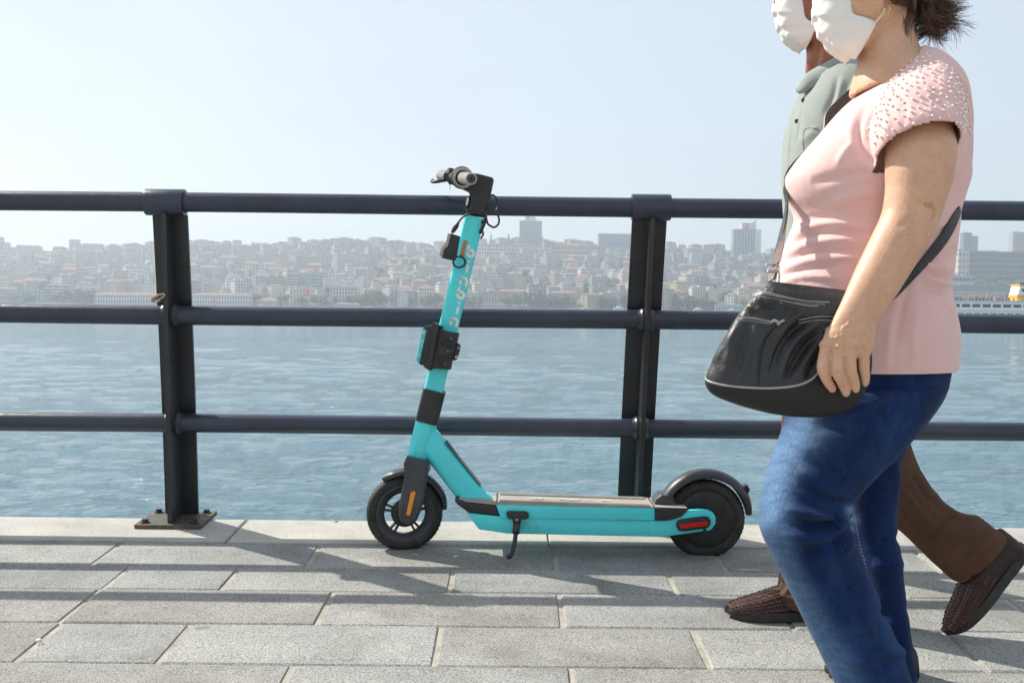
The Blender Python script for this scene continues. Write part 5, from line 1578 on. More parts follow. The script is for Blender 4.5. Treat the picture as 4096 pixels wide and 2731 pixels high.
legcore = [(1850, 855, 2150, 860, WY, .13), (1850, 900, 2130, 900, WY, .12)]
def thigh_rows(o=0):
    return [(1815 + o, 900, 2182 - o, 885, 2.235, .115), (1806 + o, 955, 2136 - o, 950, 2.225, .112), (1783 + o, 1020, 2092 - o, 1010, 2.215, .106), (1761 + o, 1085, 2044 - o, 1058, 2.21, .100),
            (1747 + o, 1148, 1992 - o, 1112, 2.205, .094), (1744 + o, 1205, 1955 - o, 1165, 2.20, .088), (1764 + o, 1262, 1958 - o, 1222, 2.20, .084), (1797 + o, 1330, 1990 - o, 1298, 2.20, .082),
            (1833 + o, 1402, 2022 - o, 1372, 2.20, .080), (1866 + o, 1470, 2052 - o, 1445, 2.20, .079), (1902 + o, 1542, 2082 - o, 1520, 2.20, .078), (1930 + o, 1600, 2104 - o, 1582, 2.20, .078), (1950 + o, 1652, 2124 - o, 1640, 2.20, .079)]
def far_rows(o=0):
    return [(1850 + o, 900, 2160 - o, 890, 2.37, .105), (1880 + o, 980, 2115 - o, 965, 2.385, .10), (1915 + o, 1070, 2072 - o, 1050, 2.40, .09), (1935 + o, 1150, 2056 - o, 1130, 2.405, .08), (1945 + o, 1210, 2060 - o, 1200, 2.41, .075),
            (1962 + o, 1275, 2070 - o, 1268, 2.41, .072), (1978 + o, 1345, 2078 - o, 1338, 2.415, .070), (1990 + o, 1420, 2088 - o, 1415, 2.415, .070), (1998 + o, 1500, 2098 - o, 1496, 2.42, .070), (1998 + o, 1556, 2108 - o, 1553, 2.42, .070)]
farm = limb([(2120, 215, 2.435, .058, .055), (2135, 330, 2.475, .056, .056), (2125, 450, 2.49, .048, .048), (2085, 560, 2.48, .042, .042), (2040, 660, 2.46, .033, .03), (2020, 700, 2.455, .03, .022), (1995, 760, 2.45, .040, .016), (1985, 800, 2.45, .036, .014)])
ffing = [limb([(1968 + 14 * k, 795, 2.45, .009, .009), (1965 + 14 * k, 840, 2.45, .0085, .0085), (1968 + 14 * k, 872 - abs(k - 1) * 7, 2.455, .007, .007)], 10, 4) for k in range(4)]
core = fuse('body', [T_(chest), T_([(a + 22, b, c - 22, d, e, f - .026) for a, b, c, d, e, f in (torso[-1:] + hips)]), T_(head), T_(neck), T_(jaw), T_(legcore),
                     T_([(r_[0] + 26, r_[1], r_[2] - 26, r_[3], r_[4], r_[5] - .026) for r_ in thigh_rows()]), T_([(r_[0] + 20, r_[1], r_[2] - 20, r_[3], r_[4], r_[5] - .02) for r_ in far_rows()]),
                     farm, limb([(2120, 215, 2.2, .055, .055), (2120, 300, 2.14, .058, .055), (2115, 350, 2.115, .056, .055)]),
                     ball(2020, 0, 2.228, .017, (.62, .5, 1.3)), ball(2026, 17, 2.228, .007), ball(1893, 15, WY, .016, (1.5, .9, 1))] + ffing, 0.0042, 5)
def zh(x, y): return ((3100 + .3189 * x) / K, (1250 + .3189 * y) / K)
arm_parts = [limb([(2112, 285, 2.15, .050, .046), (2116, 330, 2.115, .0655, .060), (2112, 400, 2.10, .0645, .060), (2102, 455, 2.095, .0575, .055), (2085, 512, 2.09, .0525, .050), (2050, 580, 2.078, .0495, .046),
                   (2017, 640, 2.065, .0450, .040), (1984, 700, 2.05, .0405, .031), (1962, 742, 2.04, .0400, .026), (1950, 775, 2.032, .044, .021)], 36, 6),
             T_([(*zh(735, 110), *zh(1268, 120), 2.040, .023), (*zh(625, 250), *zh(1262, 250), 2.030, .020), (*zh(588, 400), *zh(1246, 400), 2.025, .019), (*zh(565, 520), *zh(1205, 520), 2.022, .016), (*zh(585, 575), *zh(1188, 560), 2.022, .011)], 6, 36, 2.3)]
FING = [[(632, 470, 2.020, .0108), (608, 600, 2.014, .0108), (600, 700, 2.010, .0108), (632, 800, 2.014, .0098), (678, 890, 2.020, .0090), (720, 948, 2.024, .0078)],
        [(780, 470, 2.016, .0112), (775, 620, 2.009, .0116), (785, 745, 2.004, .0112), (835, 850, 2.009, .0103), (870, 935, 2.014, .0094), (893, 998, 2.018, .0082)],
        [(945, 470, 2.016, .0110), (945, 620, 2.010, .0114), (952, 735, 2.006, .0110), (985, 830, 2.010, .0101), (1004, 900, 2.014, .0093), (1014, 952, 2.018, .0080)],
        [(1100, 470, 2.020, .0102), (1115, 600, 2.015, .0106), (1115, 690, 2.012, .0101), (1128, 770, 2.015, .0093), (1134, 830, 2.018, .0086), (1135, 880, 2.022, .0074)]]
for f in FING:
    arm_parts.append(limb([(*zh(a, b), Y, r_, r_ * .93) for a, b, Y, r_ in f], 18, 6)); a, b, Y, r_ = f[-1]; arm_parts.append(ball(*zh(a, b), Y, r_ * 1.0, (1, .9, 1.15)))
for f in FING:
    a, b, Y, r_ = f[0]; arm_parts.append(ball(*zh(a, b - 60), Y + .006, r_ * 1.15))
arm_parts.append(limb([(*zh(720, 200), 2.045, .013, .012), (*zh(660, 380), 2.052, .0125, .012), (*zh(640, 520), 2.055, .0115, .011), (*zh(650, 640), 2.052, .0095, .009)], 14, 5))
arm = fuse('arm', arm_parts, 0.0021, 3)
def shp(pts): return [zh(*p) for p in pts]
folds(arm, [([(2122, 466), (2134, 474), (2142, 468)], 4, -.004), ([(2142, 470), (2148, 490), (2140, 512)], 3.0, -.0035), ([(2100, 470), (2118, 462)], 7, -.002),
            ([(2060, 520), (2090, 512), (2120, 520)], 8, -.0012),
            (shp([(930, 100), (910, 150), (850, 185), (850, 250)]), 2.3, .0016), (shp([(850, 250), (870, 290), (960, 290), (1000, 210)]), 2.0, .0013), (shp([(960, 290), (1080, 260), (1130, 290)]), 2.2, .0010),
            (shp([(690, 290), (740, 320), (790, 300), (860, 270)]), 2.2, .0011), (shp([(1060, 300), (1080, 340), (1010, 370)]), 2.0, .0010),
            (shp([(1120, 80), (1200, 100), (1270, 130)]), 1.5, -.0012), (shp([(1080, 50), (1180, 75), (1280, 100)]), 1.5, -.0008),
            (shp([(640, 380), (640, 420)]), 6, .002), (shp([(780, 400), (785, 440)]), 6, .0028), (shp([(950, 390), (955, 430)]), 6, .0026), (shp([(1100, 380), (1110, 420)]), 6, .0018),
            (shp([(700, 420), (710, 520)]), 4, -.0022), (shp([(865, 420), (870, 520)]), 4, -.0022), (shp([(1030, 410), (1040, 500)]), 4, -.002),
            (shp([(720, 740), (785, 752), (850, 735)]), 1.6, -.0013), (shp([(735, 765), (785, 775), (850, 760)]), 1.5, -.0010), (shp([(900, 740), (950, 750), (1010, 735)]), 1.6, -.0013), (shp([(1070, 690), (1115, 700), (1165, 685)]), 1.6, -.0012),
            (shp([(575, 690), (600, 705), (630, 690)]), 1.5, -.0012), (shp([(650, 860), (680, 850), (720, 840)]), 1.2, -.0007), (shp([(810, 900), (850, 890), (900, 880)]), 1.2, -.0007), (shp([(960, 880), (1000, 872), (1045, 868)]), 1.2, -.0007),
            (shp([(780, 250), (775, 330)]), 2.5, .0007), (shp([(900, 330), (930, 380)]), 2.0, .0008)], amp=1.7)
# soft flesh on the upper arm
co = get_co(arm); no = get_no(arm); set_co(arm, co + no * (vnoise(co, 38, 4) * .0010)[:, None])
bobj = put('body', join('body', [core, arm]), M['skin_w'], woman)
for f in FING:
    a, b, Y, r_ = f[-1]
    bm = bmesh.new(); b_sph(bm, (0, 0, 0), 1.0, 2, (r_ * .72, r_ * .22, r_ * .95)); p = V(*zh(a + 4, b + 2), Y - r_ * .80)
    bmesh.ops.transform(bm, matrix=Matrix.Translation(p) @ Matrix.Rotation(R(12), 4, 'X'), verts=bm.verts)
    bmo('fingernail', bm, M['nail'], bobj, True)
# face
for s in (-1,):
    pass
for yy in (2.262, 2.338):
    bm = bmesh.new(); b_sph(bm, V(1903, -32, yy), .0125, 2); e = bmo('eye', bm, M['eye_w'], bobj, True)
    bm = bmesh.new(); b_sph(bm, V(1903, -32, yy) + Vector((-.0085, 0, 0)), .0055, 2); bmo('iris', bm, M['eye_d'], e, True)
# T-shirt
slv = [(2040, 190, 2170, 150, 2.19, .060), (2018, 228, 2200, 200, 2.155, .074), (2004, 275, 2214, 258, 2.130, .078, .010), (2003, 322, 2213, 302, 2.112, .077, .030), (2008, 362, 2206, 338, 2.104, .075, .045)]
slf = [(2050, 190, 2170, 150, 2.41, .060), (2030, 225, 2205, 195, 2.445, .074), (2030, 275, 2215, 255, 2.47, .078), (2040, 330, 2215, 310, 2.485, .076)]
shirt = fuse('t_shirt', [T_(torso + hips), T_(slv), T_(slf)], 0.0046, 6)
shirt_near = 2.36
folds(shirt, [
    ([(2015, 395), (1960, 400), (1900, 412), (1865, 420)], 11, -.007), ([(2018, 440), (1960, 452), (1900, 470)], 12, .005), ([(2020, 385), (1985, 350), (1968, 300)], 9, -.007),
    ([(1960, 330), (1940, 352), (1925, 380)], 9, .006), ([(1990, 230), (1975, 280), (1972, 325)], 8, -.006), ([(1968, 260), (1955, 300), (1960, 340)], 8, .005),
    ([(1822, 545), (1870, 520), (1930, 515), (2000, 522)], 7, .007), ([(1815, 562), (1870, 538), (1940, 532), (2010, 540)], 6, -.006), ([(1806, 585), (1860, 562), (1925, 552), (1990, 555)], 7, .007),
    ([(1802, 600), (1860, 580), (1930, 574), (1990, 578)], 6, -.006), ([(1798, 620), (1860, 600), (1940, 592), (1980, 594)], 7, .006), ([(1792, 635), (1850, 618), (1930, 612)], 5.5, -.005), ([(1790, 652), (1850, 636), (1930, 640)], 6, .005),
    ([(1830, 505), (1870, 500), (1920, 498)], 7, -.005), ([(2188, 520), (2160, 530), (2135, 552)], 7, -.006), ([(2198, 560), (2165, 565), (2130, 590)], 7, .006), ([(2193, 590), (2160, 592), (2128, 600)], 6, -.006),
    ([(2190, 618), (2150, 612), (2112, 600)], 7, .006), ([(2186, 640), (2150, 632), (2112, 612)], 6, -.007), ([(2182, 655), (2150, 648), (2115, 630)], 7, .009), ([(2178, 672), (2140, 668), (2110, 650)], 7, -.007),
    ([(2195, 710), (2160, 690), (2120, 665)], 9, .004), ([(2090, 640), (2070, 720), (2055, 800)], 10, -.005), ([(2110, 680), (2100, 760), (2098, 850)], 12, .004), ([(2050, 720), (2040, 790), (2035, 850)], 9, .004),
    ([(2225, 340), (2200, 400), (2190, 450)], 8, -.006), ([(2232, 380), (2215, 430), (2200, 480)], 7, .005),
    ([(2090, 140), (2130, 190), (2138, 250), (2132, 290)], 2.2, .0026), ([(2175, 150), (2212, 200), (2228, 260), (2226, 320)], 2.2, -.004), ([(2182, 150), (2218, 200), (2233, 260), (2230, 320)], 2.4, .002),
    ([(2040, 205), (2012, 250), (1994, 300), (2002, 352)], 2.4, -.0035),
    ([(2030, 240), (2042, 280), (2035, 320)], 7, .004), ([(2065, 200), (2078, 250), (2075, 300)], 8, -.003), ([(2160, 180), (2180, 230), (2190, 290)], 8, .004),
    ([(2000, 848), (2060, 853), (2120, 855), (2200, 852)], 1.6, -.0022), ([(1800, 846), (1900, 848), (2000, 848)], 1.6, -.0022)], near=shirt_near)
# neckline, hem and sleeve openings
p_hem = V(2000, 858, WY).z
ax = np.array(V(2112, 362, 2.10) - V(2112, 300, 2.12)); 
send = T_(slv)[0][-44:]; sc_ = np.mean(np.array(send), 0); sn = np.cross(np.array(send[10]) - sc_, np.array(send[0]) - sc_); sn /= np.linalg.norm(sn); sn *= (1 if sn[2] < 0 else -1)
sendf = T_(slf)[0][-44:]; sf = np.mean(np.array(sendf), 0)
def cutter(c, no, uv):
    neckl = np.interp(uv[:, 0], [1900, 1932, 1975, 2015, 2050, 2090, 2135], [262, 238, 212, 180, 158, 131, 116])
    k = (uv[:, 1] < neckl) & (uv[:, 0] < 2112)
    d = (c - sc_) @ sn
    k |= (d > -.007) & (d < .012) & (no @ sn > .72) & (np.linalg.norm(c - sc_, axis=1) < .105) & (c[:, 1] < 2.175)
    return k
SHELL = shirt.copy()
drop(shirt, cutter)
bmh = bmesh.new(); bmh.from_mesh(shirt); bmesh.ops.bisect_plane(bmh, geom=bmh.verts[:] + bmh.edges[:] + bmh.faces[:], plane_co=(0, 0, p_hem), plane_no=(0.012, 0, -1), clear_outer=True); bmh.to_mesh(shirt); bmh.free()
co = get_co(shirt); no = get_no(shirt); set_co(shirt, co + no * (vnoise(co, 26, 9) * .0012 + .0012)[:, None])
sh = put('t_shirt', shirt, M['pink'], woman, .0022)
# pearls sewn on the sleeve
poly = [(2062, 168), (2092, 142), (2130, 124), (2172, 148), (2205, 178), (2226, 235), (2234, 300), (2220, 312), (2190, 300), (2132, 270), (2070, 298), (2010, 330), (1996, 300), (2012, 245), (2035, 205)]
co = get_co(shirt); no = get_no(shirt); uv = proj(co)
ok = inpoly(uv, poly) & (no[:, 1] < -.05) & (co[:, 1] < 2.30)
idx = np.nonzero(ok)[0]; rngp = np.random.default_rng(4); rngp.shuffle(idx)
bm = bmesh.new(); b_sph(bm, (0, 0, 0), .0032, 2); PM = bpy.data.meshes.new('pearl'); bm.to_mesh(PM); bm.free(); PM.materials.append(M['pearl']); PM.polygons.foreach_set('use_smooth', [True] * len(PM.polygons))
sel = []
for i in idx:
    if all(np.linalg.norm(co[i] - co[j]) > .0124 for j in sel): sel.append(i)
    if len(sel) >= 296: break
inv = wm(sh).inverted()
for i in sel:
    o = bpy.data.objects.new('pearl', PM); col.objects.link(o); o.parent = sh; o.matrix_parent_inverse = inv
    o.location = co[i] + no[i] * .0026; s_ = rngp.uniform(.65, .95); o.scale = (s_, s_, s_)
# jeans
jeans = fuse('jeans', [T_([(1800, 800, 2190, 800, WY, .160), (1812, 850, 2184, 850, WY, .162), (1818, 900, 2170, 905, WY, .158), (1840, 960, 2132, 960, WY, .145), (1870, 1010, 2090, 1010, WY, .12)]), T_(thigh_rows()), T_(far_rows())], 0.0048, 5)
jf = [([(2040, 872), (2020, 930), (1985, 1010), (1940, 1090), (1905, 1160), (1918, 1230), (1945, 1320), (1975, 1400), (2010, 1480), (2050, 1580)], 2.6, .0028),
      ([(2046, 872), (2026, 930), (1991, 1010), (1946, 1090), (1911, 1160), (1924, 1230), (1951, 1320), (1981, 1400), (2016, 1480), (2056, 1580)], 2.0, -.0022),
      ([(2125, 870), (2118, 910), (2122, 940), (2135, 955)], 2.2, .0025),
      ([(1958, 1160), (1915, 1148), (1870, 1125), (1835, 1105)], 9, -.009), ([(1950, 1142), (1900, 1122), (1860, 1092), (1830, 1075)], 9, .007), ([(1958, 1172), (1910, 1185), (1860, 1180), (1805, 1165)], 8, .010),
      ([(1958, 1180), (1915, 1200), (1870, 1205), (1815, 1195)], 8, -.009), ([(1955, 1190), (1915, 1222), (1860, 1232), (1800, 1225)], 9, .008), ([(1955, 1200), (1925, 1240), (1880, 1262), (1820, 1262)], 9, -.007), ([(1960, 1215), (1940, 1260), (1900, 1290), (1850, 1300)], 10, .006),
      ([(1935, 1100), (1890, 1070), (1850, 1045)], 9, -.005), ([(1990, 1000), (1930, 985), (1870, 975)], 10, -.004), ([(2060, 900), (2000, 930), (1930, 945)], 12, .004),
      ([(1985, 1320), (1950, 1350), (1890, 1365)], 12, -.004), ([(2000, 1370), (1960, 1400), (1900, 1420)], 12, .004), ([(2030, 1440), (1990, 1470), (1920, 1480)], 11, -.005), ([(2040, 1480), (2000, 1510), (1930, 1520)], 10, .005), ([(2060, 1520), (2010, 1545), (1950, 1560)], 9, -.005),
      ([(2052, 1050), (2062, 1120), (2058, 1180)], 8, .004), ([(2070, 1230), (2040, 1245), (2010, 1240)], 9, -.006), ([(2075, 1290), (2040, 1300), (2005, 1290)], 10, .006), ([(2085, 1390), (2050, 1410), (2015, 1400)], 10, -.005), ([(2095, 1480), (2060, 1500), (2020, 1490)], 10, .005)]
folds(jeans, jf[:4]); folds(jeans, [(a, w_ * 1.35, m_ * 1.8) for a, w_, m_ in jf[4:]])
co = get_co(jeans); no = get_no(jeans); set_co(jeans, co + no * (vnoise(co, 24, 12) * .0016)[:, None])
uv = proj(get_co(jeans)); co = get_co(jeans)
worn_sunlit = np.zeros(len(uv))  # pale strokes mix real fade with painted sunlight on the near leg
d, t = seg_dist(uv, [(1850, 985), (1800, 1050), (1775, 1120), (1768, 1190)]); worn_sunlit = np.maximum(worn_sunlit, .75 * np.exp(-(d / 42) ** 2))
d, t = seg_dist(uv, [(1768, 1190), (1800, 1290), (1850, 1390), (1900, 1480), (1950, 1570)]); worn_sunlit = np.maximum(worn_sunlit, .42 * np.exp(-(d / 34) ** 2))
d, t = seg_dist(uv, [(1952, 1172), (1966, 1192)]); worn_sunlit = np.maximum(worn_sunlit, .8 * np.exp(-(d / 11) ** 2))
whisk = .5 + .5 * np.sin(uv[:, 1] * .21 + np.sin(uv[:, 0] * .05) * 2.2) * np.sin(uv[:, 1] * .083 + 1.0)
worn_sunlit = np.clip(worn_sunlit * (0.8 + .3 * whisk) + .05 * vnoise(co, 60, 3), 0, 1); worn_sunlit[co[:, 1] > 2.34] *= .3
drop(jeans, lambda c, n_, uv_: ((n_[:, 2] < -.6) & (uv_[:, 1] > 1545)) & (n_[:, 0] * 0 == 0) & ((uv_[:, 1] > 1580) | (c[:, 1] > 2.33)))
# the attribute has to follow the vertices that are left
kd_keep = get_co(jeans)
at = jeans.attributes.new('worn_sunlit', 'FLOAT', 'POINT')
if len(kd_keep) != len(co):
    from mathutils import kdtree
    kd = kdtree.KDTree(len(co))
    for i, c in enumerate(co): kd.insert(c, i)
    kd.balance(); worn_sunlit = np.array([worn_sunlit[kd.find(c)[1]] for c in kd_keep])
at.data.foreach_set('value', worn_sunlit.astype(np.float32))
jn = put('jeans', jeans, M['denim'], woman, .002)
bm = bmesh.new(); bm.from_mesh(jeans); TJ = BVHTree.FromBMesh(bm); bm.free()
for off in (-3, 4):
    Pq = catmull([(2043 + off, 876, 0), (2023 + off, 930, 0), (1988 + off, 1010, 0), (1943 + off, 1090, 0), (1908 + off, 1160, 0), (1921 + off, 1230, 0), (1948 + off, 1320, 0), (1978 + off, 1400, 0), (2013 + off, 1480, 0), (2050 + off, 1565, 0)], 26)
    bm = bmesh.new(); hp = []
    for a, b, _ in Pq:
        h = TJ.ray_cast(C_, (V(a, b, 3.0) - C_).normalized()); hp.append(h[0])
    for i in range(0, len(hp) - 1, 2):
        if hp[i] and hp[i + 1] and (hp[i] - hp[i + 1]).length < .02: b_cyl(bm, hp[i] + Vector((0, -.0006, 0)), hp[i + 1] + Vector((0, -.0006, 0)), .0010, n=5)
    o = bmo('seam_stitches', bm, M['stitch_dark'], jn); o['kind'] = 'stuff'
# twin stitching of the inner seam on the far leg
st_pts = [V(1958, 1158, 2.325), V(1966, 1200, 2.325), V(1975, 1250, 2.33), V(1992, 1310, 2.335)]
P = catmull([tuple(p) for p in st_pts], 14)
bm = bmesh.new()
for i in range(0, len(P) - 1, 2): b_cyl(bm, P[i], P[i + 1] * .8 + P[i] * .2, .0011, n=5)
o = bmo('seam_stitches', bm, M['stitch'], jn); o['kind'] = 'stuff'
# mask
def mask(parent, rows, Yc, hd, mat=M['mask'], pleats=5, amp=.0075, n=18):
    A = catmull(rows, 8); vs = []; fs = []
    L_ = len(A)
    for i, q in enumerate(A):
        v = i / (L_ - 1); ph = (v * pleats) % 1.0; saw = (ph if ph < .82 else (1 - ph) * 4.5) * math.sin(math.pi * min(1, v * 1.15)) ** .5 if 0 < v < .97 else 0
        row = []
        for k in range(n + 1):
            t = k / n; a = t * math.pi / 2
            x = q[0] + (q[2] - q[0]) * (1 - math.cos(a)); y = q[1] + (q[3] - q[1]) * (1 - math.cos(a)) ** .8
            Y = Yc - hd * q[4] * math.sin(a)
            p = V(x, y, Y); fade = (1 - t) ** .45
            p = p + Vector((-math.cos(a), -math.sin(a), 0)) * (amp * (saw - .4) * fade + .0012 * math.sin(t * 17 + i * .7) * (1 - t))
            row.append(p)
        full = [Vector((p.x, 2 * Yc - p.y, p.z)) for p in row[:0:-1]] + row
        vs += full
    w_ = 2 * n + 1
    for i in range(L_ - 1):
        for k in range(w_ - 1): fs.append((i*w_ + k, i*w_ + k + 1, (i+1)*w_ + k + 1, (i+1)*w_ + k))
    o = mk('face_mask', vs, fs, mat, parent, True)
    s = o.modifiers.new('s', 'SOLIDIFY'); s.thickness = .0014; s.offset = 1
    return o
mk_w = mask(woman, [(1888, -62, 1948, -45, .75), (1874, -22, 1954, -8, .86), (1871, 18, 1960, 30, .93), (1876, 50, 1988, 40, 1.0), (1888, 80, 2011, 53, 1.06), (1906, 104, 2000, 80, 1.0), (1928, 123, 1984, 108, .8), (1952, 136, 1966, 136, .45)], WY, .066)
tube('ear_loop', [V(2008, 56, 2.230), V(2018, 44, 2.226), V(2028, 32, 2.222), V(2032, 20, 2.222)], .0014, M['mask'], mk_w, 6, 4)
tube('ear_loop', [V(1958, -30, 2.238), V(1990, -28, 2.228), V(2022, -22, 2.222)], .0014, M['mask'], mk_w, 6, 4)
P0 = V(2031, 21, 2.217); 
tube('earring', [P0 + Vector((.0115 * math.cos(a), 0, .0115 * math.sin(a))) for a in np.linspace(2.6, 6.9, 12)], .0013, M['gold'], woman, 8, 4)
# hair: cap strands gathered in a short messy tail
def strands(name, gens, mat, parent, r0=.0006):
    vs = []; fs = []
    for pts in gens:
        P = catmull(pts, 4); rr = np.linspace(1, .25, len(P)) * r0 * rh.uniform(.6, 1.8)
        v, f = tube_geo(P, rr, 3, 1.0, len(vs)); vs += list(v); fs += f
    return mk(name, vs, fs, mat, parent, True)
rh = random.Random(21)
cap = fuse('hair', [T_([(1978, -118, 2042, -118, WY, .034), (1950, -102, 2078, -104, WY, .061), (1955, -60, 2104, -68, WY, .077), (1985, -28, 2108, -35, WY, .080), (2022, -5, 2106, 0, WY, .079), (2045, 20, 2102, 20, WY, .070), (2070, 45, 2096, 42, WY, .05)]),
                    ball(2155, 35, WY, .026, (1.2, .9, 1.0)), ball(2122, 18, WY, .026, (1.1, .9, .8))], .004, 4)
hairo = put('hair', cap, M['hair'], woman)
gens = []
for i in range(620):
    a = rh.uniform(-1, 1); f = rh.random()
    ph = rh.uniform(0, 1)
    x0 = 1958 + ph * 95; y0 = -100 + ph * 105 + rh.uniform(-8, 8); s = rh.choice([-1, 1, -1])
    hdv = .079 * math.sin(math.pi * min(.5, .18 + ph * .6))
    p0 = V(x0, y0, WY + s * hdv); pm_ = V((x0 + 2110) / 2 + rh.uniform(-6, 6), (y0 + 12) / 2 + rh.uniform(-8, 8), WY + s * .082); p1 = V(2108 + rh.uniform(-8, 8), 14 + rh.uniform(-26, 26), WY + s * rh.uniform(.0, .04)); 
    gens.append([p0, pm_, p1])
for cl_i in range(95):
    ang0 = rh.uniform(-1.1, 1.6); ln0 = rh.uniform(55, 108) * (1.0 if ang0 < 1.0 else .85); curl0 = rh.uniform(-1.6, 2.0); yy = rh.uniform(-.045, .045)
    x0, y0 = 2126 + rh.uniform(-8, 8), 20 + rh.uniform(-26, 26); sx_, sy_ = rh.uniform(-12, 12), rh.uniform(-12, 12)
    for i in range(22):
        p1 = V(2112 + rh.uniform(-6, 8), 12 + rh.uniform(-18, 20), WY + rh.uniform(-.03, .03))
        ang = ang0 + rh.gauss(0, .10); ln = ln0 * rh.uniform(.8, 1.1); curl = curl0 + rh.gauss(0, .18); x, y = x0 + rh.gauss(0, 3), y0 + rh.gauss(0, 3); pts = [p1]
        for k in range(5):
            x += math.cos(ang) * ln / 5 + sx_ * .2; y += math.sin(ang) * ln / 5 + sy_ * .2; ang += curl * .38
            pts.append(V(x, y, WY + yy * (1 - .06 * k) + rh.gauss(0, .0025 + .0012 * k)))
        gens.append(pts)
for i in range(60):
    x, y = rh.uniform(2060, 2105), rh.uniform(40, 70); gens.append([V(x, y - 30, WY - .045), V(x - 6, y, WY - .052), V(x - rh.uniform(-6, 14), y + rh.uniform(15, 40), WY - .054)])
strands('loose_strands', gens, M['hair'], hairo)['kind'] = 'stuff'
tube('hair_tie', [V(2108, 12, WY) + Vector((0, .030 * math.cos(a), .030 * math.sin(a))) for a in np.linspace(0, 6.28, 14)], .005, M['blk'], hairo, 8, 3)
# ---- shoes ----
def shoe(parent, T, woven=True, mat='shoe', L_=0.285, sz=1.0):
    T = T @ Matrix.Diagonal((1, 1, sz, 1))
    xs = [0, .012, .04, .08, .12, .16, .20, .245, .275, L_]
    top = [.026, .036, .048, .060, .076, .092, .098, .094, .092, .086]
    wd = [.012, .030, .043, .0495, .048, .042, .037, .036, .034, .018]
    N_ = 26
    def sect(x): return np.interp(x, xs, top), np.interp(x, xs, wd)
    bm = bmesh.new(); rows = []
    X = list(np.linspace(0, L_, 40))
    for x in X:
        h, w_ = sect(x); row = []
        for k in range(N_):
            a = 2 * math.pi * k / N_; c, s = math.cos(a), math.sin(a)
            z = .016 + (h - .016) * (s if s > 0 else s * .12) ** 1 if s > 0 else .016 + .004 * s
            if s > 0: z = .016 + (h - .016) * s ** .8
            row.append(bm.verts.new(T @ Vector((x, w_ * math.copysign(abs(c) ** .85, c), z))))
        rows.append(row)
    for A, B in zip(rows[:-1], rows[1:]):
        for k in range(N_): bm.faces.new((A[k], A[(k+1) % N_], B[(k+1) % N_], B[k]))
    bm.faces.new(rows[0]); bm.faces.new(rows[-1][::-1])
    up_ = bmo('shoe', bm, M['shoe_dark'] if woven else M[mat], parent, True)
    bm = bmesh.new(); lo = []; hi = []
    n = 44
    for k in range(n):
        a = 2 * math.pi * k / n
        x = L_ / 2 - (L_ / 2 + .006) * math.cos(a); h, w_ = sect(min(max(x, 0), L_)); s = math.sin(a)
        y = math.copysign((w_ + .004) * min(1, abs(s) ** .35 * 1.0), s) if abs(s) > .02 else 0
        lift = .012 * max(0, 1 - x / .05) ** 2
        lo.append(bm.verts.new(T @ Vector((x, y * .97, lift)))); hi.append(bm.verts.new(T @ Vector((x, y, .024 + lift * .6))))
    bm.faces.new(lo); bm.faces.new(hi[::-1])
    for k in range(n): bm.faces.new((lo[k], lo[(k+1) % n], hi[(k+1) % n], hi[k]))
    auto_smooth(bmo('sole', bm, M['sole'], up_), 50)
    if woven:
        bm = bmesh.new()
        nx = 19
        for i in range(nx):
            x = .012 + i * .0088; h, w_ = sect(x)
            for j in range(-7, 8):
                a = R(90 + j * 11.5); c, s = math.cos(a), math.sin(a)
                if s <= 0.05: continue
                p = Vector((x + (.004 if j % 2 else 0), w_ * math.copysign(abs(c) ** .85, c), .016 + (h - .016) * s ** .8))
                nrm2 = Vector((-.25 if x < .15 else 0, c * 1.0, s * 1.1)).normalized()
                q = nrm2.to_track_quat('Z', 'X').to_matrix().to_4x4()
                r_ = bmesh.ops.create_cube(bm, size=1.0)
                sx, sy = (.0040, .0078) if (i + j) % 2 else (.0070, .0046)
                bmesh.ops.transform(bm, matrix=T @ Matrix.Translation(p) @ q @ Matrix.Diagonal((sx, sy, .0042 if (i + j) % 2 else .0026, 1)), verts=r_['verts'])
        o = bmo('woven_strips', bm, M['shoe'], up_); o['kind'] = 'stuff'
    return up_
def shoeT(p, ang, yaw=0): return Matrix.Translation(p) @ Matrix.Rotation(R(yaw), 4, 'Z') @ Matrix.Rotation(-R(ang), 4, 'Y')
gw = V(1900, 1560, 2.42); shoe(woman, shoeT(Vector((gw.x, 2.42, gz(2.42) + .001)), 0), False, 'blk', .195, .7)
gw = V(1885, 1660, 2.20); shoe(woman, shoeT(Vector((gw.x, 2.20, gz(2.2) + .001)), 0), False, 'blk', .235, .7)

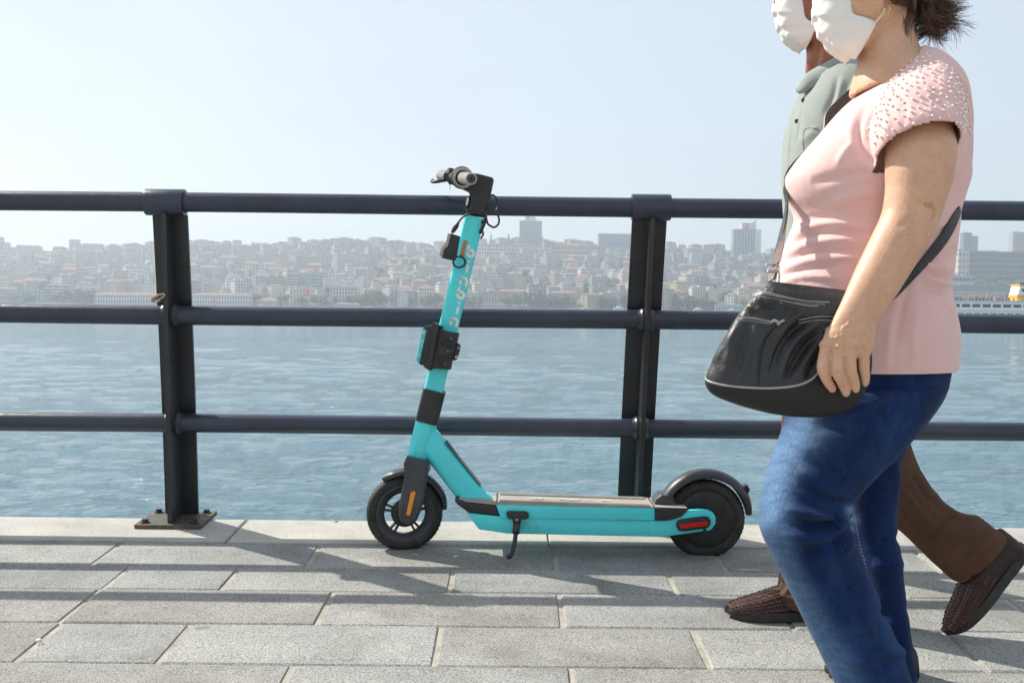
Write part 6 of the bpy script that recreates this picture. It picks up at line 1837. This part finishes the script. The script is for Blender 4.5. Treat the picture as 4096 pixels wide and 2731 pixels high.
# ---- shoulder bag ----
BY = 2.085
bag = empty('shoulder_bag', tuple(V(1800, 800, BY))); tag(bag, 'black leather shoulder bag with zips and pale piping hanging at the hip of the woman', 'bag')
brow = [(1768, 646, 1955, 668, BY + .01, .016), (1748, 666, 1978, 696, BY, .026), (1714, 696, 1992, 732, BY, .034), (1686, 740, 1999, 775, BY, .040), (1653, 795, 2002, 822, BY, .046), (1632, 838, 2000, 852, BY, .050),
        (1620, 868, 1994, 872, BY, .054), (1622, 888, 1990, 884, BY, .054), (1640, 908, 1984, 905, BY, .050), (1690, 925, 1966, 930, BY, .044), (1755, 942, 1932, 950, BY, .034), (1815, 952, 1890, 957, BY, .018)]
bme = fuse('bag_body', [T_(brow, 5, 48, 2.6)], .0034, 4)
folds(bme, [([(1700, 730), (1680, 790), (1665, 860)], 11, .006), ([(1725, 730), (1705, 800), (1690, 870)], 9, -.006), ([(1775, 745), (1745, 790), (1735, 840), (1732, 885)], 3, .0035), ([(1783, 745), (1753, 790), (1743, 840), (1740, 885)], 3, -.003),
            ([(1880, 720), (1820, 760), (1790, 800), (1770, 860)], 7, -.008), ([(1885, 740), (1835, 775), (1805, 820), (1790, 870)], 7, .008), ([(1885, 765), (1850, 795), (1825, 835), (1805, 875)], 6, -.008), ([(1880, 790), (1855, 820), (1835, 860)], 7, .007),
            ([(1880, 820), (1865, 850), (1850, 870)], 6, -.005), ([(1850, 712), (1810, 745), (1790, 780)], 8, .006), ([(1718, 700), (1735, 712), (1750, 705)], 6, .005), ([(1745, 690), (1760, 705), (1790, 700)], 6, -.005), ([(1790, 690), (1810, 705), (1850, 702)], 7, .005), ([(1720, 712), (1740, 722)], 5, -.004),
            ([(1640, 835), (1660, 800), (1690, 760)], 9, .004), ([(1732, 674), (1790, 684), (1850, 694), (1900, 698)], 3.2, -.006), ([(1692, 731), (1730, 735), (1775, 742)], 2.8, -.005), ([(1835, 738), (1880, 731), (1930, 733)], 3, -.005),
            ([(1640, 915), (1760, 945), (1880, 955)], 8, .003)], near=BY + .01, amp=1.25)
PIPE = [(1619, 850), (1622, 872), (1660, 884), (1720, 890), (1780, 891), (1835, 884), (1868, 868), (1884, 845), (1889, 815)]
bme.materials.clear(); bme.materials.append(M['leather']); bme.materials.append(M['leather_base'])
n = len(bme.polygons); c = np.empty(n * 3, np.float32); bme.polygons.foreach_get('center', c); uvb = proj(c.reshape(-1, 3).astype(float))
yl = np.interp(uvb[:, 0], [1619, 1640, 1680, 1740, 1790, 1835, 1868, 1884, 1890], [868, 880, 886, 891, 891, 884, 868, 845, 800])
mi = ((uvb[:, 1] > yl) | (uvb[:, 0] > 1890)).astype(np.int32); mi[(uvb[:, 1] < 760)] = 0
bme.polygons.foreach_set('material_index', mi)
bb = put('bag_body', bme, None, bag)
def onto(me, pts, lift=.001):
    """lay a line drawn on the photo onto the near side of a mesh"""
    bm = bmesh.new(); bm.from_mesh(me); t = BVHTree.FromBMesh(bm); bm.free(); out = []
    P = catmull([(a, b, 0) for a, b in pts], 8)
    for a, b, _ in P:
        tgt = V(a, b, 3.0); d = (tgt - C_).normalized()
        h = t.ray_cast(C_, d)
        if h[0] is None:
            h = t.find_nearest(V(a, b, BY))
            out.append(h[0] + Vector((0, -lift, 0))); continue
        out.append(h[0] - d * lift)
    return out
def laid(name, me, pts, r_, mat, parent, lift=.0005):
    P = onto(me, pts, lift); P = np.array([tuple(p) for p in P])
    for _ in range(3): P[1:-1] = (P[:-2] + 2 * P[1:-1] + P[2:]) / 4
    v, f = tube_geo(P, np.full(len(P), r_), 8); return mk(name, v, f, mat, parent, True)
laid('piping', bme, PIPE, .0022, M['piping'], bb)
for a in ([(1728, 668), (1760, 672), (1800, 681), (1850, 691), (1905, 694)], [(1730, 678), (1770, 684), (1810, 693), (1850, 701), (1880, 703)]):
    laid('zip_edge', bme, a, .0012, M['piping'], bb)
laid('zip_teeth', bme, [(1730, 673), (1770, 678), (1810, 687), (1850, 696), (1895, 699)], .0019, M['black_oxide'], bb)
for a in ([(1690, 728), (1730, 730), (1772, 738)], [(1690, 734), (1730, 738), (1770, 744)], [(1835, 735), (1880, 727), (1930, 729)], [(1835, 742), (1880, 735), (1930, 737)]):
    laid('pocket_zip_edge', bme, a, .0009, M['piping'], bb)
laid('pocket_zip', bme, [(1700, 731), (1735, 734), (1775, 741)], .0014, M['black_oxide'], bb)
laid('zip_pull', bme, [(1770, 741), (1778, 736), (1788, 740)], .0028, M['piping'], bb, .002)
laid('zip_pull', bme, [(1785, 746), (1795, 738), (1802, 736)], .0026, M['piping'], bb, .002)
laid('seam', bme, [(1790, 742), (1762, 775), (1748, 820), (1742, 886)], .0010, M['leather_base'], bb)
bmt = bmesh.new(); bmt.from_mesh(SHELL); TREE = BVHTree.FromBMesh(bmt); bmt.free()
def hug(P, off=.004):
    """keep a path just outside the shirt"""
    out = []
    for p in P:
        loc, nn, _, d = TREE.find_nearest(Vector(p))
        v = Vector(p)
        if (v - loc).dot(nn) < off or d < .03: v = loc + nn * off
        out.append(v)
    return out
def smooth_path(P, it=4):
    P = np.array([tuple(p) for p in P])
    for _ in range(it): P[1:-1] = (P[:-2] + 2 * P[1:-1] + P[2:]) / 4
    return [Vector(p) for p in P]
CX = (V(2010, 500, 2.3).x, 2.3)
free = [V(1772, 644, 2.095), V(1779, 612, 2.105), V(1790, 560, 2.15), V(1800, 505, 2.22), V(1805, 465, 2.28)]
over = [Vector(p) for p in catmull([tuple(v) for v in [V(1805, 465, 2.28), V(1812, 410, 2.34), V(1845, 345, 2.40), V(1885, 285, 2.43), V(1930, 238, 2.445), V(1985, 190, 2.44), V(2040, 150, 2.42), V(2110, 150, 2.44), V(2180, 215, 2.47), V(2190, 300, 2.46), V(2180, 390, 2.43), V(2185, 445, 2.39), V(2200, 478, 2.30)]], 6)]
seen_ = onto(SHELL, [(2196, 492), (2168, 540), (2140, 582), (2112, 622), (2080, 660), (2050, 700)], .004)
path = free[:-1] + hug(over) 
ribbon('strap', smooth_path(free[:-1] + hug(over, .0025)[:40]), .021, M['leather'], bag, CX, sub=3)
ribbon('strap', smooth_path(hug(over[38:], .0015), 6), .026, M['leather'], bag, CX, sub=2)
def patch(name, A, B, me, mat, parent, lift=.0065, n=6):
    """strip of leather laid on the near side of a mesh between two edges"""
    a = catmull([(x, y, 0) for x, y in A], 6); b = catmull([(x, y, 0) for x, y in B], 6)
    rows = [onto_raw(me, [(a[i][0] * (1 - k / n) + b[i][0] * k / n, a[i][1] * (1 - k / n) + b[i][1] * k / n) for k in range(n + 1)], lift) for i in range(len(a))]
    vs = [p for r_ in rows for p in r_]; w_ = n + 1
    fs = [(i*w_ + k, i*w_ + k + 1, (i+1)*w_ + k + 1, (i+1)*w_ + k) for i in range(len(rows) - 1) for k in range(n)]
    vv = np.array([tuple(p) for p in vs]).reshape(len(rows), w_, 3)
    for _ in range(3): vv[1:-1] = (vv[:-2] + 2 * vv[1:-1] + vv[2:]) / 4
    o = mk(name, vv.reshape(-1, 3), fs, mat, parent, True); s_ = o.modifiers.new('s', 'SOLIDIFY'); s_.thickness = .0025; s_.offset = 0
    return o
def onto_raw(me, pts, lift):
    out = []; last = None
    for a, b in pts:
        d = (V(a, b, 3.0) - C_).normalized(); h = TREE.ray_cast(C_, d)
        if h[0] is None:
            p = last if last is not None else TREE.find_nearest(V(a, b, 2.26))[0]
        else: p = h[0] - d * lift
        last = p; out.append(p)
    return out
patch('strap', [(2203, 474), (2186, 497), (2158, 540), (2128, 580), (2092, 625), (2050, 668), (2005, 705)], [(2208, 486), (2197, 516), (2178, 552), (2150, 588), (2108, 632), (2062, 680), (2015, 722)], SHELL, M['leather'], bag)
ribbon('strap_lining', [V(1783, 606, 2.112), V(1794, 556, 2.156), V(1804, 505, 2.226), V(1808, 470, 2.28)], .024, M['strap_in'], bag, CX, .0012)
def frame_ring(x, y, Y, w_, h_, name='strap_ring'):
    c = V(x, y, Y); pts = []
    for k in range(13):
        a = 2 * math.pi * k / 12; pts.append(c + Vector((w_ * math.copysign(abs(math.cos(a)) ** .5, math.cos(a)), 0, h_ * math.copysign(abs(math.sin(a)) ** .5, math.sin(a)))))
    return tube(name, pts, .0018, M['ring_metal'], bag, 8, 3)
frame_ring(1776, 636, 2.092, .012, .013); frame_ring(1774, 616, 2.096, .013, .008, 'strap_slider')

# =============================== the man ===============================
MY = 2.78
man = empty('person', (V(1930, 1400, MY).x, MY, gz(MY)))
tag(man, 'man in sage polo shirt and brown trousers walking left behind the woman', 'person')
mt = [(1862, 160, 1935, 130, MY, .062), (1848, 190, 1972, 152, MY, .125), (1832, 225, 2010, 190, MY, .165), (1817, 262, 2036, 240, MY, .180), (1804, 310, 2046, 300, MY, .182), (1799, 370, 2046, 370, MY, .175),
      (1801, 460, 2036, 460, MY, .160), (1808, 560, 2028, 560, MY, .155), (1810, 650, 2026, 650, MY, .158), (1808, 730, 2032, 735, MY, .162)]
mh = [(1856, -108, 1915, -110, MY, .030), (1824, -92, 1950, -94, MY, .056), (1803, -55, 1968, -58, MY, .072), (1796, -15, 1968, -20, MY, .0745), (1796, 20, 1955, 12, MY, .070), (1800, 50, 1938, 40, MY, .062), (1813, 80, 1918, 68, MY, .052), (1834, 103, 1893, 92, MY, .038)]
mn_ = [(1865, 30, 1945, 5, MY, .05), (1853, 92, 1948, 55, MY, .056), (1853, 130, 1950, 95, MY, .058), (1856, 165, 1955, 125, MY, .060), (1858, 200, 1955, 150, MY, .060), (1872, 235, 1950, 195, MY, .045)]
def mleg_f(o=0): return [(1812 + o, 840, 1985 - o, 845, 2.83, .095), (1803 + o, 900, 1965 - o, 910, 2.83, .093), (1795 + o, 980, 1945 - o, 985, 2.83, .088), (1798 + o, 1080, 1928 - o, 1085, 2.83, .080), (1800 + o, 1190, 1915 - o, 1195, 2.825, .073), (1794 + o, 1290, 1898 - o, 1298, 2.82, .068), (1786 + o, 1345, 1886 - o, 1362, 2.82, .066), (1783 + o, 1380, 1876 - o, 1408, 2.82, .066)]
def mleg_r(o=0): return [(1870 + o, 840, 2045 - o, 840, 2.72, .095), (1890 + o, 930, 2062 - o, 905, 2.71, .092), (1925 + o, 1030, 2082 - o, 985, 2.70, .088), (1975 + o, 1125, 2108 - o, 1060, 2.69, .080), (2030 + o, 1190, 2150 - o, 1128, 2.68, .074), (2078 + o, 1232, 2200 - o, 1172, 2.675, .070), (2125 + o, 1278, 2256 - o, 1190, 2.67, .068), (2186 + o, 1334, 2313 - o, 1228, 2.665, .066)]
def garm(x0, Y0, out, elb, wr):
    a = limb([(1958, 225, Y0, .042, .040), (1965, 310, Y0 + out, .050, .046), (elb[0], elb[1], Y0 + out * 1.3, .042, .042), ((elb[0] + wr[0]) / 2, (elb[1] + wr[1]) / 2, Y0 + out * 1.3, .038, .036), (wr[0], wr[1], Y0 + out * 1.2, .028, .022), (wr[0] - 3, wr[1] + 40, Y0 + out * 1.2, .040, .015), (wr[0] - 3, wr[1] + 62, Y0 + out * 1.2, .038, .014)])
    fs_ = [limb([(wr[0] - 24 + 14 * k, wr[1] + 55, Y0 + out * 1.2, .010, .010), (wr[0] - 26 + 14 * k, wr[1] + 90, Y0 + out * 1.2 - .004, .009, .009), (wr[0] - 24 + 14 * k, wr[1] + 122 - abs(k - 1.3) * 6, Y0 + out * 1.2 + .004, .0075, .0075)], 10, 4) for k in range(4)]
    th = limb([(wr[0] - 22, wr[1] + 20, Y0 + out * 1.2 + .01, .012, .011), (wr[0] - 34, wr[1] + 50, Y0 + out * 1.2 + .014, .011, .010), (wr[0] - 35, wr[1] + 78, Y0 + out * 1.2 + .012, .009, .009)], 10, 4)
    return [a, th] + fs_
mb = fuse('body', [T_([(a + 18, b + 8, c - 18, d + 8, e, f - .022) for a, b, c, d, e, f in mt]), T_([(1826, 640, 2010, 645, MY, .135), (1826, 720, 2012, 725, MY, .135), (1828, 800, 2014, 800, MY, .135), (1835, 870, 2005, 870, MY, .13)]), T_(mh), T_(mn_),
                   T_([(r_[0] + 20, r_[1], r_[2] - 20, r_[3], r_[4], r_[5] - .024) for r_ in mleg_f()]), T_([(r_[0] + 14, r_[1] + 4, r_[2] - 14, r_[3] + 4, r_[4], r_[5] - .024) for r_ in mleg_r()]),
                   ball(1890, -10, MY - .074, .020, (.62, .4, 1.3)), ball(1795, 5, MY, .017, (1.4, .8, 1))] + garm(0, 2.675, -.05, (1985, 440), (1950, 610)) + garm(0, 2.885, .05, (1985, 440), (1955, 600)), .0046, 5)
folds(mb, [([(1862, 120), (1856, 160), (1850, 195)], 5, .006), ([(1878, 95), (1872, 140), (1862, 185)], 5, -.007), ([(1895, 90), (1890, 140), (1880, 180)], 6, .005), ([(1910, 90), (1915, 130), (1905, 165)], 5, -.004)])
mbo = put('body', mb, M['skin_m'], man)
for yy in (MY - .034, MY + .034):
    bm = bmesh.new(); b_sph(bm, V(1806, -38, yy), .0125, 2); e = bmo('eye', bm, M['eye_w'], mbo, True)
    bm = bmesh.new(); b_sph(bm, V(1806, -38, yy) + Vector((-.0085, 0, 0)), .0055, 2); bmo('iris', bm, M['eye_d'], e, True)
hc = fuse('hair', [T_([(1858, -114, 1920, -116, MY, .033), (1838, -98, 1958, -100, MY, .060), (1850, -60, 1975, -62, MY, .077), (1885, -28, 1975, -25, MY, .079), (1915, 0, 1965, 10, MY, .074)])], .005, 4)
put('hair', hc, M['hair_grey'], man)
mk_m = mask(man, [(1790, -60, 1838, -45, .75), (1781, -25, 1842, -14, .88), (1778, 12, 1846, 18, .93), (1783, 38, 1852, 42, 1.0), (1791, 62, 1874, 58, 1.02), (1802, 84, 1868, 78, .95), (1822, 101, 1860, 96, .8), (1844, 113, 1851, 113, .45)], MY, .064)
tube('ear_loop', [V(1872, 58, MY - .066), V(1882, 30, MY - .072), V(1890, 8, MY - .074)], .0014, M['mask'], mk_m, 6, 4)
# polo shirt with collar, placket, buttons and pocket
ms = [(1935, 190, 2010, 160, 2.66, .06), (1925, 240, 2035, 215, 2.615, .075), (1925, 310, 2040, 290, 2.595, .078), (1925, 380, 2040, 365, 2.59, .076)]
ms2 = [(a, b, c, d, 2 * MY - e, f) for a, b, c, d, e, f in ms]
polo = fuse('polo_shirt', [T_([(a - 3, b, c + 3, d, e, f + .005) for a, b, c, d, e, f in mt]), T_(ms), T_(ms2)], .005, 6)
folds(polo, [([(1935, 175), (1925, 230), (1905, 280)], 8, .006), ([(1925, 175), (1912, 225), (1890, 270)], 7, -.006), ([(1830, 215), (1822, 260), (1812, 330), (1808, 420)], 3, .003), ([(1848, 215), (1840, 262), (1830, 330)], 2.4, -.003),
             ([(1880, 300), (1860, 310), (1840, 330)], 9, .004), ([(1860, 400), (1840, 410), (1815, 400)], 10, -.004), ([(1810, 450), (1830, 470), (1850, 480)], 8, .004), ([(1845, 297), (1880, 293)], 1.6, .0025)])
def polocut(c, n_, uv_):
    nl = np.interp(uv_[:, 0], [1820, 1838, 1860, 1900, 1950, 1990], [215, 212, 190, 160, 135, 118])
    return ((uv_[:, 1] < nl)) | ((n_[:, 2] < -.6) & (uv_[:, 1] > 715))
drop(polo, polocut)
po_ = put('polo_shirt', polo, M['sage'], man, .002)
def collar(side):
    # band folded over: inner neck edge to outer leaf edge
    top_ = [(1836, 208), (1842, 185), (1856, 168), (1890, 148), (1925, 130), (1962, 118)]
    leaf = [(1832, 214), (1846, 214), (1866, 200), (1905, 190), (1945, 178), (1980, 160)]
    vs = []; n = 6
    A = catmull([(a, b, 0) for a, b in top_], 5); B = catmull([(a, b, 0) for a, b in leaf], 5)
    m_ = len(A)
    for i in range(m_):
        t = i / (m_ - 1); Yi = MY + side * (.018 + .060 * math.sin(t * 1.45)); Yo = MY + side * (.024 + .098 * math.sin(t * 1.45))
        p = V(A[i][0], A[i][1], Yi); q = V(B[i][0], B[i][1], Yo)
        for k in range(5):
            s = k / 4; r_ = p.lerp(q, s) + Vector((-.004, side * .006, .008)) * math.sin(s * math.pi)
            vs.append(r_)
    fs = [(i*5 + k, i*5 + k + 1, (i+1)*5 + k + 1, (i+1)*5 + k) for i in range(m_ - 1) for k in range(4)]
    o = mk('collar', vs, fs, M['sage'], po_, True); s = o.modifiers.new('s', 'SOLIDIFY'); s.thickness = .003; s.offset = 0
collar(-1); collar(1)
for (x, y) in ((1846, 231), (1831, 279)):
    P = onto(polo, [(x, y), (x + 1, y)], 0)[0]
    bm = bmesh.new(); b_cyl(bm, P + Vector((0, .0005, 0)), P + Vector((-.002, -.003, 0)), .0055, n=16); bmo('button', bm, M['fork'], po_)
tube('pocket_edge', onto(polo, [(1848, 296), (1862, 293), (1878, 296)], .001)[::4], .0016, M['sage'], po_, 6, 2)
tube('pocket_edge', onto(polo, [(1848, 297), (1844, 320), (1846, 345)], .001)[::4], .0012, M['sage'], po_, 6, 2)
trs = fuse('trousers', [T_([(1806, 700, 2034, 705, MY, .158), (1804, 780, 2044, 780, MY, .162), (1806, 850, 2046, 850, MY, .160), (1830, 910, 2030, 910, MY, .14)]), T_(mleg_f()), T_(mleg_r())], .005, 5)
folds(trs, [([(1795, 1310), (1830, 1322), (1870, 1318)], 7, .007), ([(1790, 1335), (1825, 1345), (1870, 1350)], 6, -.007), ([(1786, 1355), (1815, 1372), (1850, 1375)], 6, .006), ([(1860, 1290), (1820, 1340), (1800, 1375)], 6, .005), ([(1786, 1382), (1820, 1394), (1860, 1400)], 1.5, -.002),
            ([(2110, 1072), (2090, 1110), (2050, 1150)], 9, -.005), ([(2150, 1130), (2130, 1170), (2090, 1210)], 10, .005), ([(2190, 1175), (2150, 1220), (2130, 1265)], 9, -.006), ([(2260, 1195), (2210, 1225), (2180, 1270)], 10, .007), ([(2285, 1210), (2240, 1250), (2205, 1300)], 7, -.005), ([(2170, 1165), (2210, 1190), (2250, 1190)], 7, .006), ([(2195, 1325), (2250, 1280), (2300, 1240)], 1.6, -.002),
            ([(2100, 1090), (2130, 1140), (2180, 1180)], 7, -.006), ([(2060, 1100), (2100, 1160), (2150, 1215)], 8, .006), ([(2055, 1150), (2090, 1200), (2130, 1250)], 7, -.005)], amp=1.5)
put('trousers', trs, M['brown_trousers'], man, .002) if False else put('trousers', trs, M['brown_trousers'], man)
gf = V(1668, 1430, 2.82); shoe(man, shoeT(Vector((gf.x, 2.82, gz(2.82) + .001)), 0))
tp = V(2188, 1462, 2.665); shoe(man, shoeT(tp, 50.5))
